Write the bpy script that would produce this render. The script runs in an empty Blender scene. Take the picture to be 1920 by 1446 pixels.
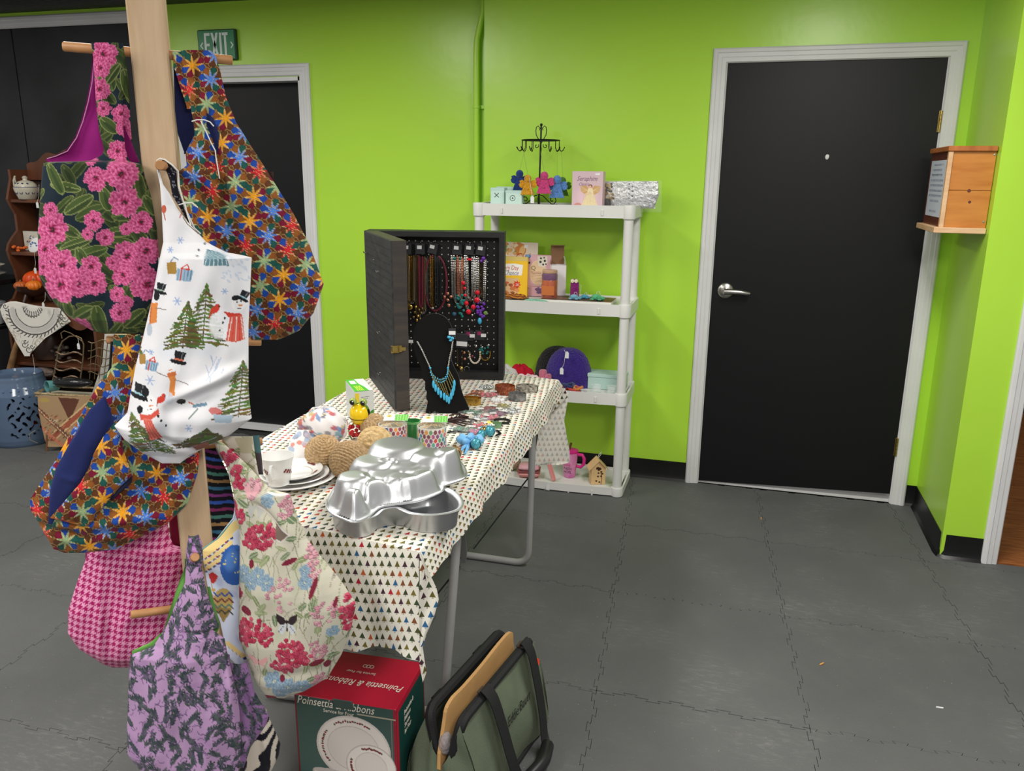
import bpy, math, random
import numpy as np
from mathutils import Vector, Matrix
S = bpy.context.scene
COL = S.collection
# ---------------------------------------------------------------- camera
CF, CP, CY, CR, CX, CYY, CZ = 1523.1095, .25233, -.27639, .00967, .2096, -4.0759, 1.5325
FW = Vector((math.sin(CY)*math.cos(CP), math.cos(CY)*math.cos(CP), -math.sin(CP)))
_r = Vector((math.cos(CY), -math.sin(CY), 0)); _u = _r.cross(FW)
RX = math.cos(CR)*_r + math.sin(CR)*_u
UX = -math.sin(CR)*_r + math.cos(CR)*_u
CAM = Vector((CX, CYY, CZ))
cd = bpy.data.cameras.new('camera'); co = bpy.data.objects.new('camera', cd); COL.objects.link(co)
cd.sensor_fit = 'HORIZONTAL'; cd.sensor_width = 36; cd.lens = CF/1920*36; cd.clip_start = .05
co.matrix_world = Matrix(((RX.x, UX.x, -FW.x, CX), (RX.y, UX.y, -FW.y, CYY), (RX.z, UX.z, -FW.z, CZ), (0, 0, 0, 1)))
S.camera = co
# ---------------------------------------------------------------- world, lights, exposure
w = bpy.data.worlds.new('world'); S.world = w; w.use_nodes = True
w.node_tree.nodes['Background'].inputs[0].default_value = (1, .98, .95, 1)
w.node_tree.nodes['Background'].inputs[1].default_value = .42
S.view_settings.view_transform = 'Standard'; S.view_settings.look = 'None'
S.view_settings.exposure = 0; S.view_settings.gamma = 1; S.view_settings.use_curve_mapping = False
def area(x, y, sx, sy, e, z=2.40):
    l = bpy.data.lights.new('ceiling_lamp', 'AREA'); l.shape = 'RECTANGLE'; l.size = sx; l.size_y = sy; l.energy = e
    l.color = (1, .97, .92)
    o = bpy.data.objects.new('ceiling_lamp', l); o.location = (x, y, z); COL.objects.link(o)


area(.55, -1.75, .3, 1.2, 36); area(-1.7, -1.7, .3, 1.2, 32); area(-3.7, -1.6, .3, 1.2, 24)
area(.9, -4.3, .6, 1.2, 58); area(-1.6, -4.2, .6, 1.2, 54)
# ---------------------------------------------------------------- helpers
def at(px, py, x=None, y=None, z=None, d=None, pl=None):
    """point of the room seen at a photo pixel, on a plane of the room"""
    v = FW + RX*((px-960)/CF) - UX*((py-723)/CF)
    if x is not None: t = (x-CX)/v.x
    elif y is not None: t = (y-CYY)/v.y
    elif z is not None: t = (z-CZ)/v.z
    elif pl is not None: t = (pl[0]-CAM).dot(pl[1])/v.dot(pl[1])
    else: t = d
    return CAM + v*t
def lin(c):
    c = np.asarray(c, float)/255.
    return np.where(c <= .04045, c/12.92, ((c+.055)/1.055)**2.4)
def L(c): return tuple(lin(c))+(1,)
OFF = {}
def setp(o, label=None, cat=None, group=None, kind=None):
    if label: o['label'] = label
    if cat: o['category'] = cat
    if group: o['group'] = group
    if kind: o['kind'] = kind
    return o
def thing(name, loc, label, cat, group=None):
    o = bpy.data.objects.new(name, None); o.empty_display_size = .05; COL.objects.link(o)
    o.location = loc; OFF[o.name] = Vector(loc)
    return setp(o, label, cat, group)
class MB:
    def __init__(s): s.v = []; s.f = []; s.m = []; s.uv = None; s.col = None; s.k = 0
    def add(s, vs, fs, k=None):
        b = len(s.v); s.v += [tuple(p) for p in vs]; s.f += [tuple(i+b for i in f) for f in fs]
        s.m += [s.k if k is None else k]*len(fs); return s
    def box(s, c, d, rot=None, k=None, bev=0):
        x, y, z = d[0]/2, d[1]/2, d[2]/2
        if bev:
            b = min(bev, x*.9, y*.9, z*.9); vs = []
            for zz, q in ((-z, b), (-z+b, 0), (z-b, 0), (z, b)):
                X, Y = x-q, y-q
                c8 = [(-X+b, -Y), (X-b, -Y), (X, -Y+b), (X, Y-b), (X-b, Y), (-X+b, Y), (-X, Y-b), (-X, -Y+b)]
                vs += [(p[0], p[1], zz) for p in c8]
            fs = [tuple(range(7, -1, -1)), tuple(range(24, 32))]
            for r in range(3):
                for i in range(8): j = (i+1) % 8; fs.append((r*8+i, r*8+j, r*8+8+j, r*8+8+i))
        else:
            vs = [(-x, -y, -z), (x, -y, -z), (x, y, -z), (-x, y, -z), (-x, -y, z), (x, -y, z), (x, y, z), (-x, y, z)]
            fs = [(3, 2, 1, 0), (4, 5, 6, 7), (0, 1, 5, 4), (1, 2, 6, 5), (2, 3, 7, 6), (3, 0, 4, 7)]
        M = rot if rot is not None else Matrix.Identity(3); c = Vector(c)
        return s.add([c+M@Vector(p) for p in vs], fs, k)
    def bx(s, x0, x1, y0, y1, z0, z1, k=None, bev=0):
        return s.box(((x0+x1)/2, (y0+y1)/2, (z0+z1)/2), (x1-x0, y1-y0, z1-z0), None, k, bev)
    def tube(s, pts, r, n=8, k=None, closed=False, cap=True):
        pts = [Vector(p) for p in pts]; N = len(pts); rs = r if hasattr(r, '__len__') else [r]*N
        ref = None; vs = []
        for i, p in enumerate(pts):
            if closed: t = pts[(i+1) % N]-pts[i-1]
            else: t = pts[min(i+1, N-1)]-pts[max(i-1, 0)]
            if t.length < 1e-9: t = Vector((0, 0, 1))
            t.normalize()
            if ref is None: ref = t.orthogonal().normalized()
            a = ref-t*ref.dot(t)
            if a.length < 1e-6: a = t.orthogonal()
            a.normalize(); ref = a; b = t.cross(a)
            for j in range(n):
                q = 2*math.pi*j/n; vs.append(p+(a*math.cos(q)+b*math.sin(q))*rs[i])
        fs = []
        for i in range(N if closed else N-1):
            for j in range(n):
                j2 = (j+1) % n; i2 = (i+1) % N
                fs.append((i*n+j, i*n+j2, i2*n+j2, i2*n+j))
        if cap and not closed: fs += [tuple(range(n-1, -1, -1)), tuple((N-1)*n+j for j in range(n))]
        return s.add(vs, fs, k)
    def lathe(s, prof, o=(0, 0, 0), n=24, ax=None, k=None, sx=1, sy=1, cap=True):
        """prof: list of (r, h) turned about the axis"""
        o = Vector(o); z = Vector(ax).normalized() if ax is not None else Vector((0, 0, 1))
        a = Vector((1, 0, 0)) if abs(z.z) > .99 else z.orthogonal().normalized(); b = z.cross(a)
        vs = []; fs = []
        for r, h in prof:
            for j in range(n):
                q = 2*math.pi*j/n; vs.append(o+z*h+(a*math.cos(q)*sx+b*math.sin(q)*sy)*max(r, 1e-5))
        for i in range(len(prof)-1):
            for j in range(n):
                j2 = (j+1) % n; fs.append((i*n+j, i*n+j2, i*n+n+j2, i*n+n+j))
        if cap and prof[0][0] > 1e-4: fs.append(tuple(range(n-1, -1, -1)))
        if cap and prof[-1][0] > 1e-4: fs.append(tuple((len(prof)-1)*n+j for j in range(n)))
        return s.add(vs, fs, k)
    def ball(s, c, r, n=14, m=9, k=None, rot=None):
        c = Vector(c); r = r if hasattr(r, '__len__') else (r, r, r); vs = []; fs = []
        M = rot if rot is not None else Matrix.Identity(3)
        for i in range(m+1):
            t = math.pi*i/m
            for j in range(n):
                q = 2*math.pi*j/n
                vs.append(c+M@Vector((r[0]*math.sin(t)*math.cos(q), r[1]*math.sin(t)*math.sin(q), -r[2]*math.cos(t))))
        for i in range(m):
            for j in range(n):
                j2 = (j+1) % n; fs.append((i*n+j, i*n+j2, i*n+n+j2, i*n+n+j))
        return s.add(vs, fs, k)
    def prism(s, poly, fr, d0, d1, k=None):
        """poly in the (u, v) plane of fr = (origin, u, v, normal), from d0 to d1 along the normal"""
        o, u, v, nn = fr; n = len(poly)
        vs = [o+u*p[0]+v*p[1]+nn*d0 for p in poly]+[o+u*p[0]+v*p[1]+nn*d1 for p in poly]
        fs = [tuple(range(n-1, -1, -1)), tuple(range(n, 2*n))]+[(i, (i+1) % n, n+(i+1) % n, n+i) for i in range(n)]
        return s.add(vs, fs, k)
    def grid(s, P, k=None, uv=None, col=None):
        """P: (rows, cols, 3) array"""
        R, C = P.shape[:2]; b = len(s.v)
        idx = np.arange(R*C).reshape(R, C)+b
        q = np.stack([idx[:-1, :-1], idx[:-1, 1:], idx[1:, 1:], idx[1:, :-1]], -1).reshape(-1, 4)
        s.v += [tuple(p) for p in P.reshape(-1, 3).tolist()]; s.f += [tuple(x) for x in q.tolist()]
        s.m += [s.k if k is None else k]*len(q)
        if uv is not None: s.uv = np.concatenate([s.uv, uv.reshape(-1, 2)]) if s.uv is not None else uv.reshape(-1, 2)
        if col is not None: s.col = np.concatenate([s.col, col.reshape(-1, 3)]) if s.col is not None else col.reshape(-1, 3)
        return s
    def mesh(s, name, mats, off=Vector((0, 0, 0)), smooth=True, ang=40):
        me = bpy.data.meshes.new(name)
        V = np.array(s.v, float)-np.array(off)
        me.from_pydata(V.tolist(), [], s.f)
        for m in (mats if isinstance(mats, (list, tuple)) else [mats]): me.materials.append(m)
        me.polygons.foreach_set('material_index', s.m)
        if s.uv is not None:
            lay = me.uv_layers.new(name='UVMap'); li = np.empty(len(me.loops), np.int32); me.loops.foreach_get('vertex_index', li)
            lay.data.foreach_set('uv', s.uv[li].astype(np.float32).ravel())
        if s.col is not None:
            a = me.color_attributes.new('Col', 'FLOAT_COLOR', 'POINT')
            a.data.foreach_set('color', np.concatenate([s.col, np.ones((len(s.col), 1))], 1).astype(np.float32).ravel())
        if smooth:
            me.polygons.foreach_set('use_smooth', [True]*len(me.polygons)); me.set_sharp_from_angle(angle=math.radians(ang))
        me.update(); return me
    def build(s, name, mats, parent=None, smooth=True, ang=40, label=None, cat=None, group=None, kind=None):
        if parent is not None: off = OFF[parent.name]
        else:
            V = np.array(s.v); mn = V.min(0); mx = V.max(0); off = Vector(((mn[0]+mx[0])/2, (mn[1]+mx[1])/2, mn[2]))
        me = s.mesh(name, mats, off, smooth, ang)
        o = bpy.data.objects.new(name, me); COL.objects.link(o)
        if parent is not None: o.parent = parent
        else: o.location = off
        OFF[o.name] = off
        return setp(o, label, cat, group, kind)
# ---------------------------------------------------------------- materials
MATS = {}
def N_(nt, t, **kw):
    n = nt.nodes.new(t)
    for k, v in kw.items():
        if k.startswith('i_'): n.inputs[k[2:].replace('_', ' ')].default_value = v
        else: setattr(n, k, v)
    return n
def mat(name, rgb=(128, 128, 128), rough=.6, metal=0, spec=.5, noise=0, nscale=20, bump=0, bscale=60, rgb2=None, stretch=None, trans=0, ior=1.45, alpha=1, emit=0, attr=False, coat=0, sheen=0, weave=0, wscale=900):
    if name in MATS: return MATS[name]
    m = bpy.data.materials.new(name); m.use_nodes = True; nt = m.node_tree; B = nt.nodes['Principled BSDF']
    lk = nt.links.new
    B.inputs['Base Color'].default_value = L(rgb); B.inputs['Roughness'].default_value = rough
    B.inputs['Metallic'].default_value = metal; B.inputs['Specular IOR Level'].default_value = spec
    B.inputs['Transmission Weight'].default_value = trans; B.inputs['IOR'].default_value = ior; B.inputs['Alpha'].default_value = alpha
    B.inputs['Coat Weight'].default_value = coat; B.inputs['Sheen Weight'].default_value = sheen
    if emit: B.inputs['Emission Color'].default_value = L(rgb); B.inputs['Emission Strength'].default_value = emit
    tc = N_(nt, 'ShaderNodeTexCoord')
    if attr:
        a = N_(nt, 'ShaderNodeAttribute', attribute_name='Col'); lk(a.outputs['Color'], B.inputs['Base Color'])
    if noise or rgb2 or bump:
        mp = N_(nt, 'ShaderNodeMapping'); lk(tc.outputs['Object'], mp.inputs[0])
        if stretch: mp.inputs['Scale'].default_value = stretch
    if noise or rgb2:
        n = N_(nt, 'ShaderNodeTexNoise'); n.inputs['Scale'].default_value = nscale; n.inputs['Detail'].default_value = 5
        lk(mp.outputs[0], n.inputs['Vector'])
        r = N_(nt, 'ShaderNodeMapRange'); r.inputs[1].default_value = .3; r.inputs[2].default_value = .7
        lk(n.outputs[0], r.inputs[0])
        mx = N_(nt, 'ShaderNodeMix', data_type='RGBA'); lk(r.outputs[0], mx.inputs[0])
        mx.inputs[6].default_value = L(rgb); c2 = L(rgb2) if rgb2 else tuple(c*(1-noise) for c in L(rgb)[:3])+(1,)
        mx.inputs[7].default_value = c2
        if attr: 
            mx.blend_type = 'MULTIPLY'; lk(a.outputs['Color'], mx.inputs[6]); mx.inputs[7].default_value = (1-noise, 1-noise, 1-noise, 1)
        lk(mx.outputs[2], B.inputs['Base Color'])
    if bump:
        n2 = N_(nt, 'ShaderNodeTexNoise'); n2.inputs['Scale'].default_value = bscale; n2.inputs['Detail'].default_value = 4
        lk(mp.outputs[0], n2.inputs['Vector'])
        bp = N_(nt, 'ShaderNodeBump'); bp.inputs['Strength'].default_value = bump; bp.inputs['Distance'].default_value = .01
        lk(n2.outputs[0], bp.inputs['Height']); lk(bp.outputs[0], B.inputs['Normal'])
    MATS[name] = m; return m
GREEN = mat('green_wall_paint', (178, 226, 66), .3, noise=.06, nscale=1.3, bump=.12, bscale=9)
WHITE = mat('white_trim_paint', (222, 222, 222), .4, noise=.08, nscale=6)
BLACK = mat('black_door_paint', (15, 15, 18), .48, spec=.35, noise=.25, nscale=2, bump=.05, bscale=5)
VINYL = mat('black_vinyl_base', (17, 17, 19), .35, noise=.4, nscale=8)
CEIL = mat('black_ceiling_texture', (22, 22, 24), .45, bump=1., bscale=26, stretch=(1, 3, 1))
STEEL = mat('brushed_steel', (190, 188, 182), .28, 1)
BRASS = mat('aged_brass', (175, 150, 85), .3, 1)
# ---------------------------------------------------------------- room
def struct(mb, name, m, parent=None, **k):
    return mb.build(name, m, parent, kind=None if parent else 'structure', **k)
f = struct(MB().bx(-6, 1.3, -6, .4, -.06, -.013), 'floor', mat('dark_subfloor', (38, 40, 40), .8))
# puzzle mats: one outline shared by every mat; neighbours interlock
MAT = mat('grey_rubber_mat', (78, 80, 80), .68)
nt = MAT.node_tree; B = nt.nodes['Principled BSDF']; tc = N_(nt, 'ShaderNodeNewGeometry')
def nz(scale, detail, vec=None, rough=.6):
    n = N_(nt, 'ShaderNodeTexNoise'); n.inputs['Scale'].default_value = scale; n.inputs['Detail'].default_value = detail; n.inputs['Roughness'].default_value = rough
    nt.links.new(vec or tc.outputs['Position'], n.inputs['Vector']); return n.outputs[0]
def rng(x, a, b, c=0., d=1.):
    n = N_(nt, 'ShaderNodeMapRange'); nt.links.new(x, n.inputs[0])
    for i, q in enumerate((a, b, c, d)): n.inputs[i+1].default_value = q
    return n.outputs[0]
def mth(op, a, b):
    n = N_(nt, 'ShaderNodeMath', operation=op)
    for i, q in enumerate((a, b)):
        if isinstance(q, (int, float)): n.inputs[i].default_value = q
        else: nt.links.new(q, n.inputs[i])
    return n.outputs[0]
mp = N_(nt, 'ShaderNodeMapping'); nt.links.new(tc.outputs['Position'], mp.inputs[0]); mp.inputs['Scale'].default_value = (.6, 2.2, 1); mp.inputs['Rotation'].default_value = (0, 0, .35)
scuff = mth('MULTIPLY', rng(nz(2.2, 3), .5, .68), rng(nz(34, 6, mp.outputs[0], .75), .5, .72))
speck = rng(nz(150, 2), .735, .76)
mx = N_(nt, 'ShaderNodeMix', data_type='RGBA'); nt.links.new(rng(nz(1.1, 6), .3, .7), mx.inputs[0])
mx.inputs[6].default_value = L((80, 81, 81)); mx.inputs[7].default_value = L((97, 98, 98))
mx2 = N_(nt, 'ShaderNodeMix', data_type='RGBA'); nt.links.new(mth('MULTIPLY', scuff, .26), mx2.inputs[0]); nt.links.new(mx.outputs[2], mx2.inputs[6]); mx2.inputs[7].default_value = L((170, 168, 160))
mx3 = N_(nt, 'ShaderNodeMix', data_type='RGBA'); nt.links.new(mth('MULTIPLY', speck, .7), mx3.inputs[0]); nt.links.new(mx2.outputs[2], mx3.inputs[6]); mx3.inputs[7].default_value = L((190, 185, 170))
nt.links.new(mx3.outputs[2], B.inputs['Base Color'])
bp = N_(nt, 'ShaderNodeBump'); bp.inputs['Strength'].default_value = .25; bp.inputs['Distance'].default_value = .004; nt.links.new(nz(120, 3), bp.inputs['Height']); nt.links.new(bp.outputs[0], B.inputs['Normal'])
PX, PY, SH = .622, .632, .047
def jag(n=9):
    """one interlocking edge: offsets (t along, o across), t in 0..1"""
    r = [(0, 0)]
    for i in range(n):
        a, b = (i+.22)/n, (i+.78)/n; s_ = .0105 if i % 2 else -.0105; e = .12/n
        r += [(a+e*.6, 0), (a-e*.2, s_), (b+e*.2, s_), (b-e*.6, 0)]
    return r
J = jag()
def mat_outline(g=.0014):
    top = [(t*PX, o) for t, o in J]; side = [(o, t*PY) for t, o in J]
    ring = [(x, y) for x, y in top]+[(PX+x, y) for x, y in side]+[(PX, PY)]+[(x, PY+y) for x, y in top[::-1]]
    ring.append((0, PY)); ring += [(x, y) for x, y in side[::-1]]
    out = []
    for q in ring:
        if not out or (abs(q[0]-out[-1][0])+abs(q[1]-out[-1][1])) > 1e-6: out.append(q)
    if abs(out[0][0]-out[-1][0])+abs(out[0][1]-out[-1][1]) < 1e-6: out.pop()
    n = len(out); ins = []
    for i in range(n):
        a, b, c = Vector(out[i-1]), Vector(out[i]), Vector(out[(i+1) % n])
        e1 = (b-a).normalized(); e2 = (c-b).normalized(); nn = Vector((-e1.y-e2.y, e1.x+e2.x))
        if nn.length > 1e-6: nn.normalize()
        ins.append(b+nn*g)
    return [(p[0]-SH*(p[1]/PY)*1.0, p[1]) for p in ins]
ol = mat_outline()
def mat_mesh(x0=-9, x1=9, y1=9):
    m = MB(); pts = [(min(max(p[0], x0), x1), min(p[1], y1)) for p in ol]
    m.prism(pts, (Vector((0, 0, 0)), Vector((1, 0, 0)), Vector((0, 1, 0)), Vector((0, 0, 1))), -.0125, 0)
    return m.mesh('floor_mat', MAT, smooth=False)
mm = mat_mesh()
for r in range(-3, 3):
    for c in range(-7, 5):
        y0 = -1.262+PY*(r-1); x0 = -.176+PX*c-SH*(r-1)
        if x0+PX < -4.9 or x0 > 1.9: continue
        back = .0 if x0 > -1.2 else .07
        if y0+.01 > back: continue
        me = mm
        if y0+PY > back-.01 or (x0+PX > 1.04 and y0+PY > -.6):
            me = mat_mesh(y1=back-.002-y0)
            if x0+PX > 1.07 and x0 < 1.06:
                me = mat_mesh(x0=1.086-x0, y1=-.572-y0)
                o = bpy.data.objects.new('floor_mat', mat_mesh(x1=1.086-x0, y1=-.002-y0)); COL.objects.link(o); o.parent = f
                o.location = Vector((x0, y0, 0))-OFF[f.name]
            elif x0 > 1.06: me = mat_mesh(y1=-.572-y0)
        o = bpy.data.objects.new('floor_mat', me); COL.objects.link(o); o.parent = f
        o.location = Vector((x0, y0, random.Random(r*31+c).uniform(-.0012, 0)))-OFF[f.name]
# walls (openings cut out by building round them)
def wall(name, pieces, m=GREEN):
    b = MB()
    for p in pieces: b.bx(*p)
    return struct(b, name, m, smooth=False)
wall('wall_back', [(-1.105, .055, 0, .12, 0, 2.43), (.985, 1.2, 0, .12, 0, 2.43), (.055, .985, 0, .12, 2.055, 2.43)])
wall('wall_left', [(-2.17, -1.105, .07, .2, 0, 2.43), (-3.22, -2.915, .07, .2, 0, 2.43), (-2.915, -2.17, .07, .2, 2.04, 2.43), (-4.9, -3.22, .07, .2, 2.36, 2.43)])
wall('wall_right', [(1.09, 1.245, -.57, 0, 0, 2.43)])
struct(MB().bx(-5, -1.12, -.45, .6, 2.43, 2.5), 'ceiling', CEIL)
struct(MB().bx(-5, 3.2, -6, -.45, 2.44, 2.5).bx(-1.12, 3.2, -.45, 2.4, 2.44, 2.5), 'ceiling', mat('ceiling_tile', (214, 212, 206), .8))
# door casings with a stepped moulding profile
def casing(name, x0, x1, zt, yf, wd=.064, left=True):
    b = MB(); pr = [(0, .012), (.1, .018), (.3, .02), (.36, .0165), (.6, .0155), (.66, .013), (.92, .0115), (1., .004)]
    def run(a, c, inward):   # outer polyline a -> c is swept; profile goes inward
        for i in range(len(pr)-1): pass
    # outline at distance q from outer edge
    rows = []
    for q, h in [(0, 0)]+pr+[(1, 0)]:
        e = wd*q
        rows.append([(x0+e, yf-h, 0), (x0+e, yf-h, zt-e), (x1-e, yf-h, zt-e), (x1-e, yf-h, 0)])
    b.grid(np.array(rows, float)); b.f = [t[::-1] for t in b.f]
    return struct(b, name, WHITE, ang=20)
casing('trim_1', -.003, 1.043, 2.105, 0)
casing('trim_2', -2.98, -2.105, 2.107, .07)
casing('trim_3', -5.2, -3.16, 2.41, .07)
# right door
d1 = struct(MB().prism([(.064, .012), (.976, .046), (.976, 2.043), (.064, 2.043)], (Vector((0, .004, 0)), Vector((1, 0, 0)), Vector((0, 0, 1)), Vector((0, -1, 0))), -.041, 0), 'door_1', BLACK, smooth=False)
b = MB(); b.bx(.055, .0632, -.002, .12, 0, 2.055); b.bx(.9765, .985, -.002, .12, 0, 2.055); b.bx(.055, .985, .0, .12, 2.0445, 2.055); b.bx(.055, .985, .012, .1, 0, .011)
struct(b, 'trim_4', WHITE, smooth=False)
h = MB(); o_ = Vector((.128, .004, 1.003))
h.lathe([(.037, 0), (.037, .006), (.031, .012), (.016, .014), (.013, .045)], o_, 28, (0, -1, 0))
h.tube([o_+Vector((-.004, -.045, 0)), o_+Vector((.03, -.047, .001)), o_+Vector((.07, -.046, 0)), o_+Vector((.1, -.043, -.004)), o_+Vector((.115, -.041, -.005))], [.0145, .0135, .012, .0105, .007], 12)
h.build('door_handle', STEEL, d1)
for z in (1.78, .29):
    h = MB(); h.bx(.968, .979, -.004, .01, z-.045, z+.045)
    for i in range(5): h.lathe([(.0055, 0), (.0055, .0165)], (.976, -.008, z-.045+i*.018), 10)
    h.build('hinge', BRASS, d1)
b = MB().ball((.53, .003, 1.63), (.008, .003, .012), 8, 5); b.ball((.536, .003, 1.632), (.003, .003, .009), 8, 5)
b.build('paint_chip', mat('white_chip', (220, 220, 220), .5), d1)
# left door, set back in its frame
d2 = struct(MB().bx(-2.905, -2.18, .155, .195, .03, 2.02, bev=.003), 'door_2', BLACK)
b = MB(); b.bx(-2.915, -2.905, .068, .2, 0, 2.04); b.bx(-2.18, -2.17, .068, .2, 0, 2.04); b.bx(-2.915, -2.17, .068, .2, 2.02, 2.04); b.bx(-2.915, -2.17, .1, .2, 0, .025)
struct(b, 'trim_5', WHITE, smooth=False)
# tall black door pair at the far left
d3 = struct(MB().bx(-4.07, -3.222, .085, .13, .01, 2.355, bev=.003).bx(-4.9, -4.078, .085, .13, .01, 2.355, bev=.003), 'door_3',
    mat('chalky_black_paint', (22, 23, 25), .7, rgb2=(46, 48, 50), nscale=2.5))
# baseboards: cove vinyl
def cove(name, path):
    rows = []
    for h_, t in ((.102, 0), (.102, .003), (.03, .004), (.012, .009), (.0, .02)):
        r = []
        for i, p in enumerate(path):
            a = Vector(path[i-1]) if i else None; c = Vector(path[i+1]) if i < len(path)-1 else None; p_ = Vector(p)
            ns = [Vector(((q-w_).y, -(q-w_).x)).normalized() for w_, q in ((a, p_), (p_, c)) if w_ is not None and q is not None]
            n_ = ns[0] if len(ns) == 1 else (ns[0]+ns[1])/(1+ns[0].dot(ns[1]))
            r.append((p_.x+n_.x*t, p_.y+n_.y*t, h_))
        rows.append(r)
    b = MB().grid(np.array(rows)); b.f = [t[::-1] for t in b.f]
    return struct(b, name, VINYL, ang=25)
cove('baseboard_back', [(-1.105, 0), (-.003, 0)])
cove('baseboard_right', [(1.043, 0), (1.09, 0), (1.09, -.53), (1.095, -.56), (1.11, -.57), (1.243, -.57)])
cove('baseboard_left', [(-2.105, .07), (-1.105, .07), (-1.105, 0)])
cove('baseboard_nook', [(-3.16, .07), (-2.98, .07)])
# doorway on the right with its casing and the wood-floored room beyond
b = MB(); rows = []
for q, h_ in ((0, 0), (0, .012), (.1, .018), (.3, .02), (.36, .0165), (.6, .0155), (.66, .013), (.92, .0115), (1, .004), (1, 0)):
    rows.append([(1.243+.062*q, -.57-h_, 0), (1.243+.062*q, -.57-h_, 2.43)])
b.grid(np.array(rows)); b.bx(1.29, 1.305, -.57, -.45, 0, 2.43); struct(b, 'trim_6', WHITE, ang=20)
f2 = struct(MB().bx(1.25, 3, -.56, 2.2, -.06, -.012), 'floor', MATS['dark_subfloor'])
WOOD = mat('laminate_plank', (176, 112, 62), .4, rgb2=(128, 74, 38), nscale=9, stretch=(1.2, 14, 1))
for i in range(20):
    y0 = -.56+i*.128
    for j in range(2):
        xa = 1.25+j*.9-(i % 3)*.25
        b = MB().bx(max(1.25, xa)+.0012, min(3, xa+.9)-.0012, y0, y0+.1262, -.012, random.Random(i*7+j).uniform(-.0008, .0006))
        if max(1.25, xa) < min(3, xa+.9): b.build('plank', WOOD, f2, smooth=False)
wall('wall_far', [(1.25, 3, 2.2, 2.3, 0, 2.43)], mat('dark_brown_panel', (58, 40, 30), .6))
# green painted conduit in the step of the wall
pp = thing('conduit_pipe', (-1.16, .045, 0), 'thin wall conduit painted green, running down the corner of the wall step behind the shelf', 'pipe')
MB().tube([(-1.16, .045, .12), (-1.16, .045, 2.12), (-1.157, .045, 2.19), (-1.14, .04, 2.25), (-1.122, .035, 2.31), (-1.118, .035, 2.43)], .0155, 14).build('pipe', GREEN, pp)
for z in (1.87, .6):
    MB().tube([(-1.16, .045, z-.006), (-1.16, .045, z+.006)], .0185, 14).bx(-1.145, -1.118, .055, .07, z-.008, z+.008).build('clamp', GREEN, pp)
# EXIT sign
ex = thing('exit_sign', (-2.65, .066, 2.13), 'green exit sign with white letters on wall above the left black door', 'sign')
x0, x1, z0, z1 = -2.77, -2.532, 2.132, 2.289
MB().bx(x0, x1, .045, .07, z0, z1, bev=.004).build('sign_housing', mat('sign_green_edge', (14, 60, 40), .4), ex)
MB().bx(x0+.007, x1-.007, .0435, .0455, z0+.006, z1-.006).build('face_plate', mat('sign_green', (10, 128, 74), .35), ex)
SW = mat('sign_letter_white', (225, 235, 230), .5)
def letter(polys, n='letter'):
    b = MB()
    for q in polys: b.prism(q, (Vector((0, .0435, 0)), Vector((1, 0, 0)), Vector((0, 0, 1)), Vector((0, -1, 0))), 0, .0012)
    b.build(n, SW, ex, smooth=False)
zb, zt = z0+.018, z1-.018; hh = zt-zb
def R_(a, b_, c, d): return [(a, c), (b_, c), (b_, d), (a, d)]
E0 = x0+.045
letter([R_(E0, E0+.013, zb, zt), R_(E0+.013, E0+.036, zb, zb+.014), R_(E0+.013, E0+.036, zt-.014, zt), R_(E0+.013, E0+.032, zb+hh/2-.007, zb+hh/2+.007)])
X0 = E0+.042
letter([[(X0, zb), (X0+.014, zb), (X0+.046, zt), (X0+.032, zt)], [(X0+.032, zb), (X0+.046, zb), (X0+.014, zt), (X0, zt)]])
I0 = X0+.053
letter([R_(I0, I0+.013, zb, zt)])
T0 = I0+.018
letter([R_(T0, T0+.036, zt-.014, zt), R_(T0+.0115, T0+.0245, zb, zt-.014)])
zc = z0+.075
letter([[(x0+.016, zc), (x0+.032, zc+.018), (x0+.037, zc+.014), (x0+.025, zc), (x0+.037, zc-.014), (x0+.032, zc-.018)]], 'chevron')
letter([[(x1-.012, zc), (x1-.026, zc-.018), (x1-.031, zc-.014), (x1-.02, zc), (x1-.031, zc+.014), (x1-.026, zc+.018)]], 'chevron')
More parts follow.
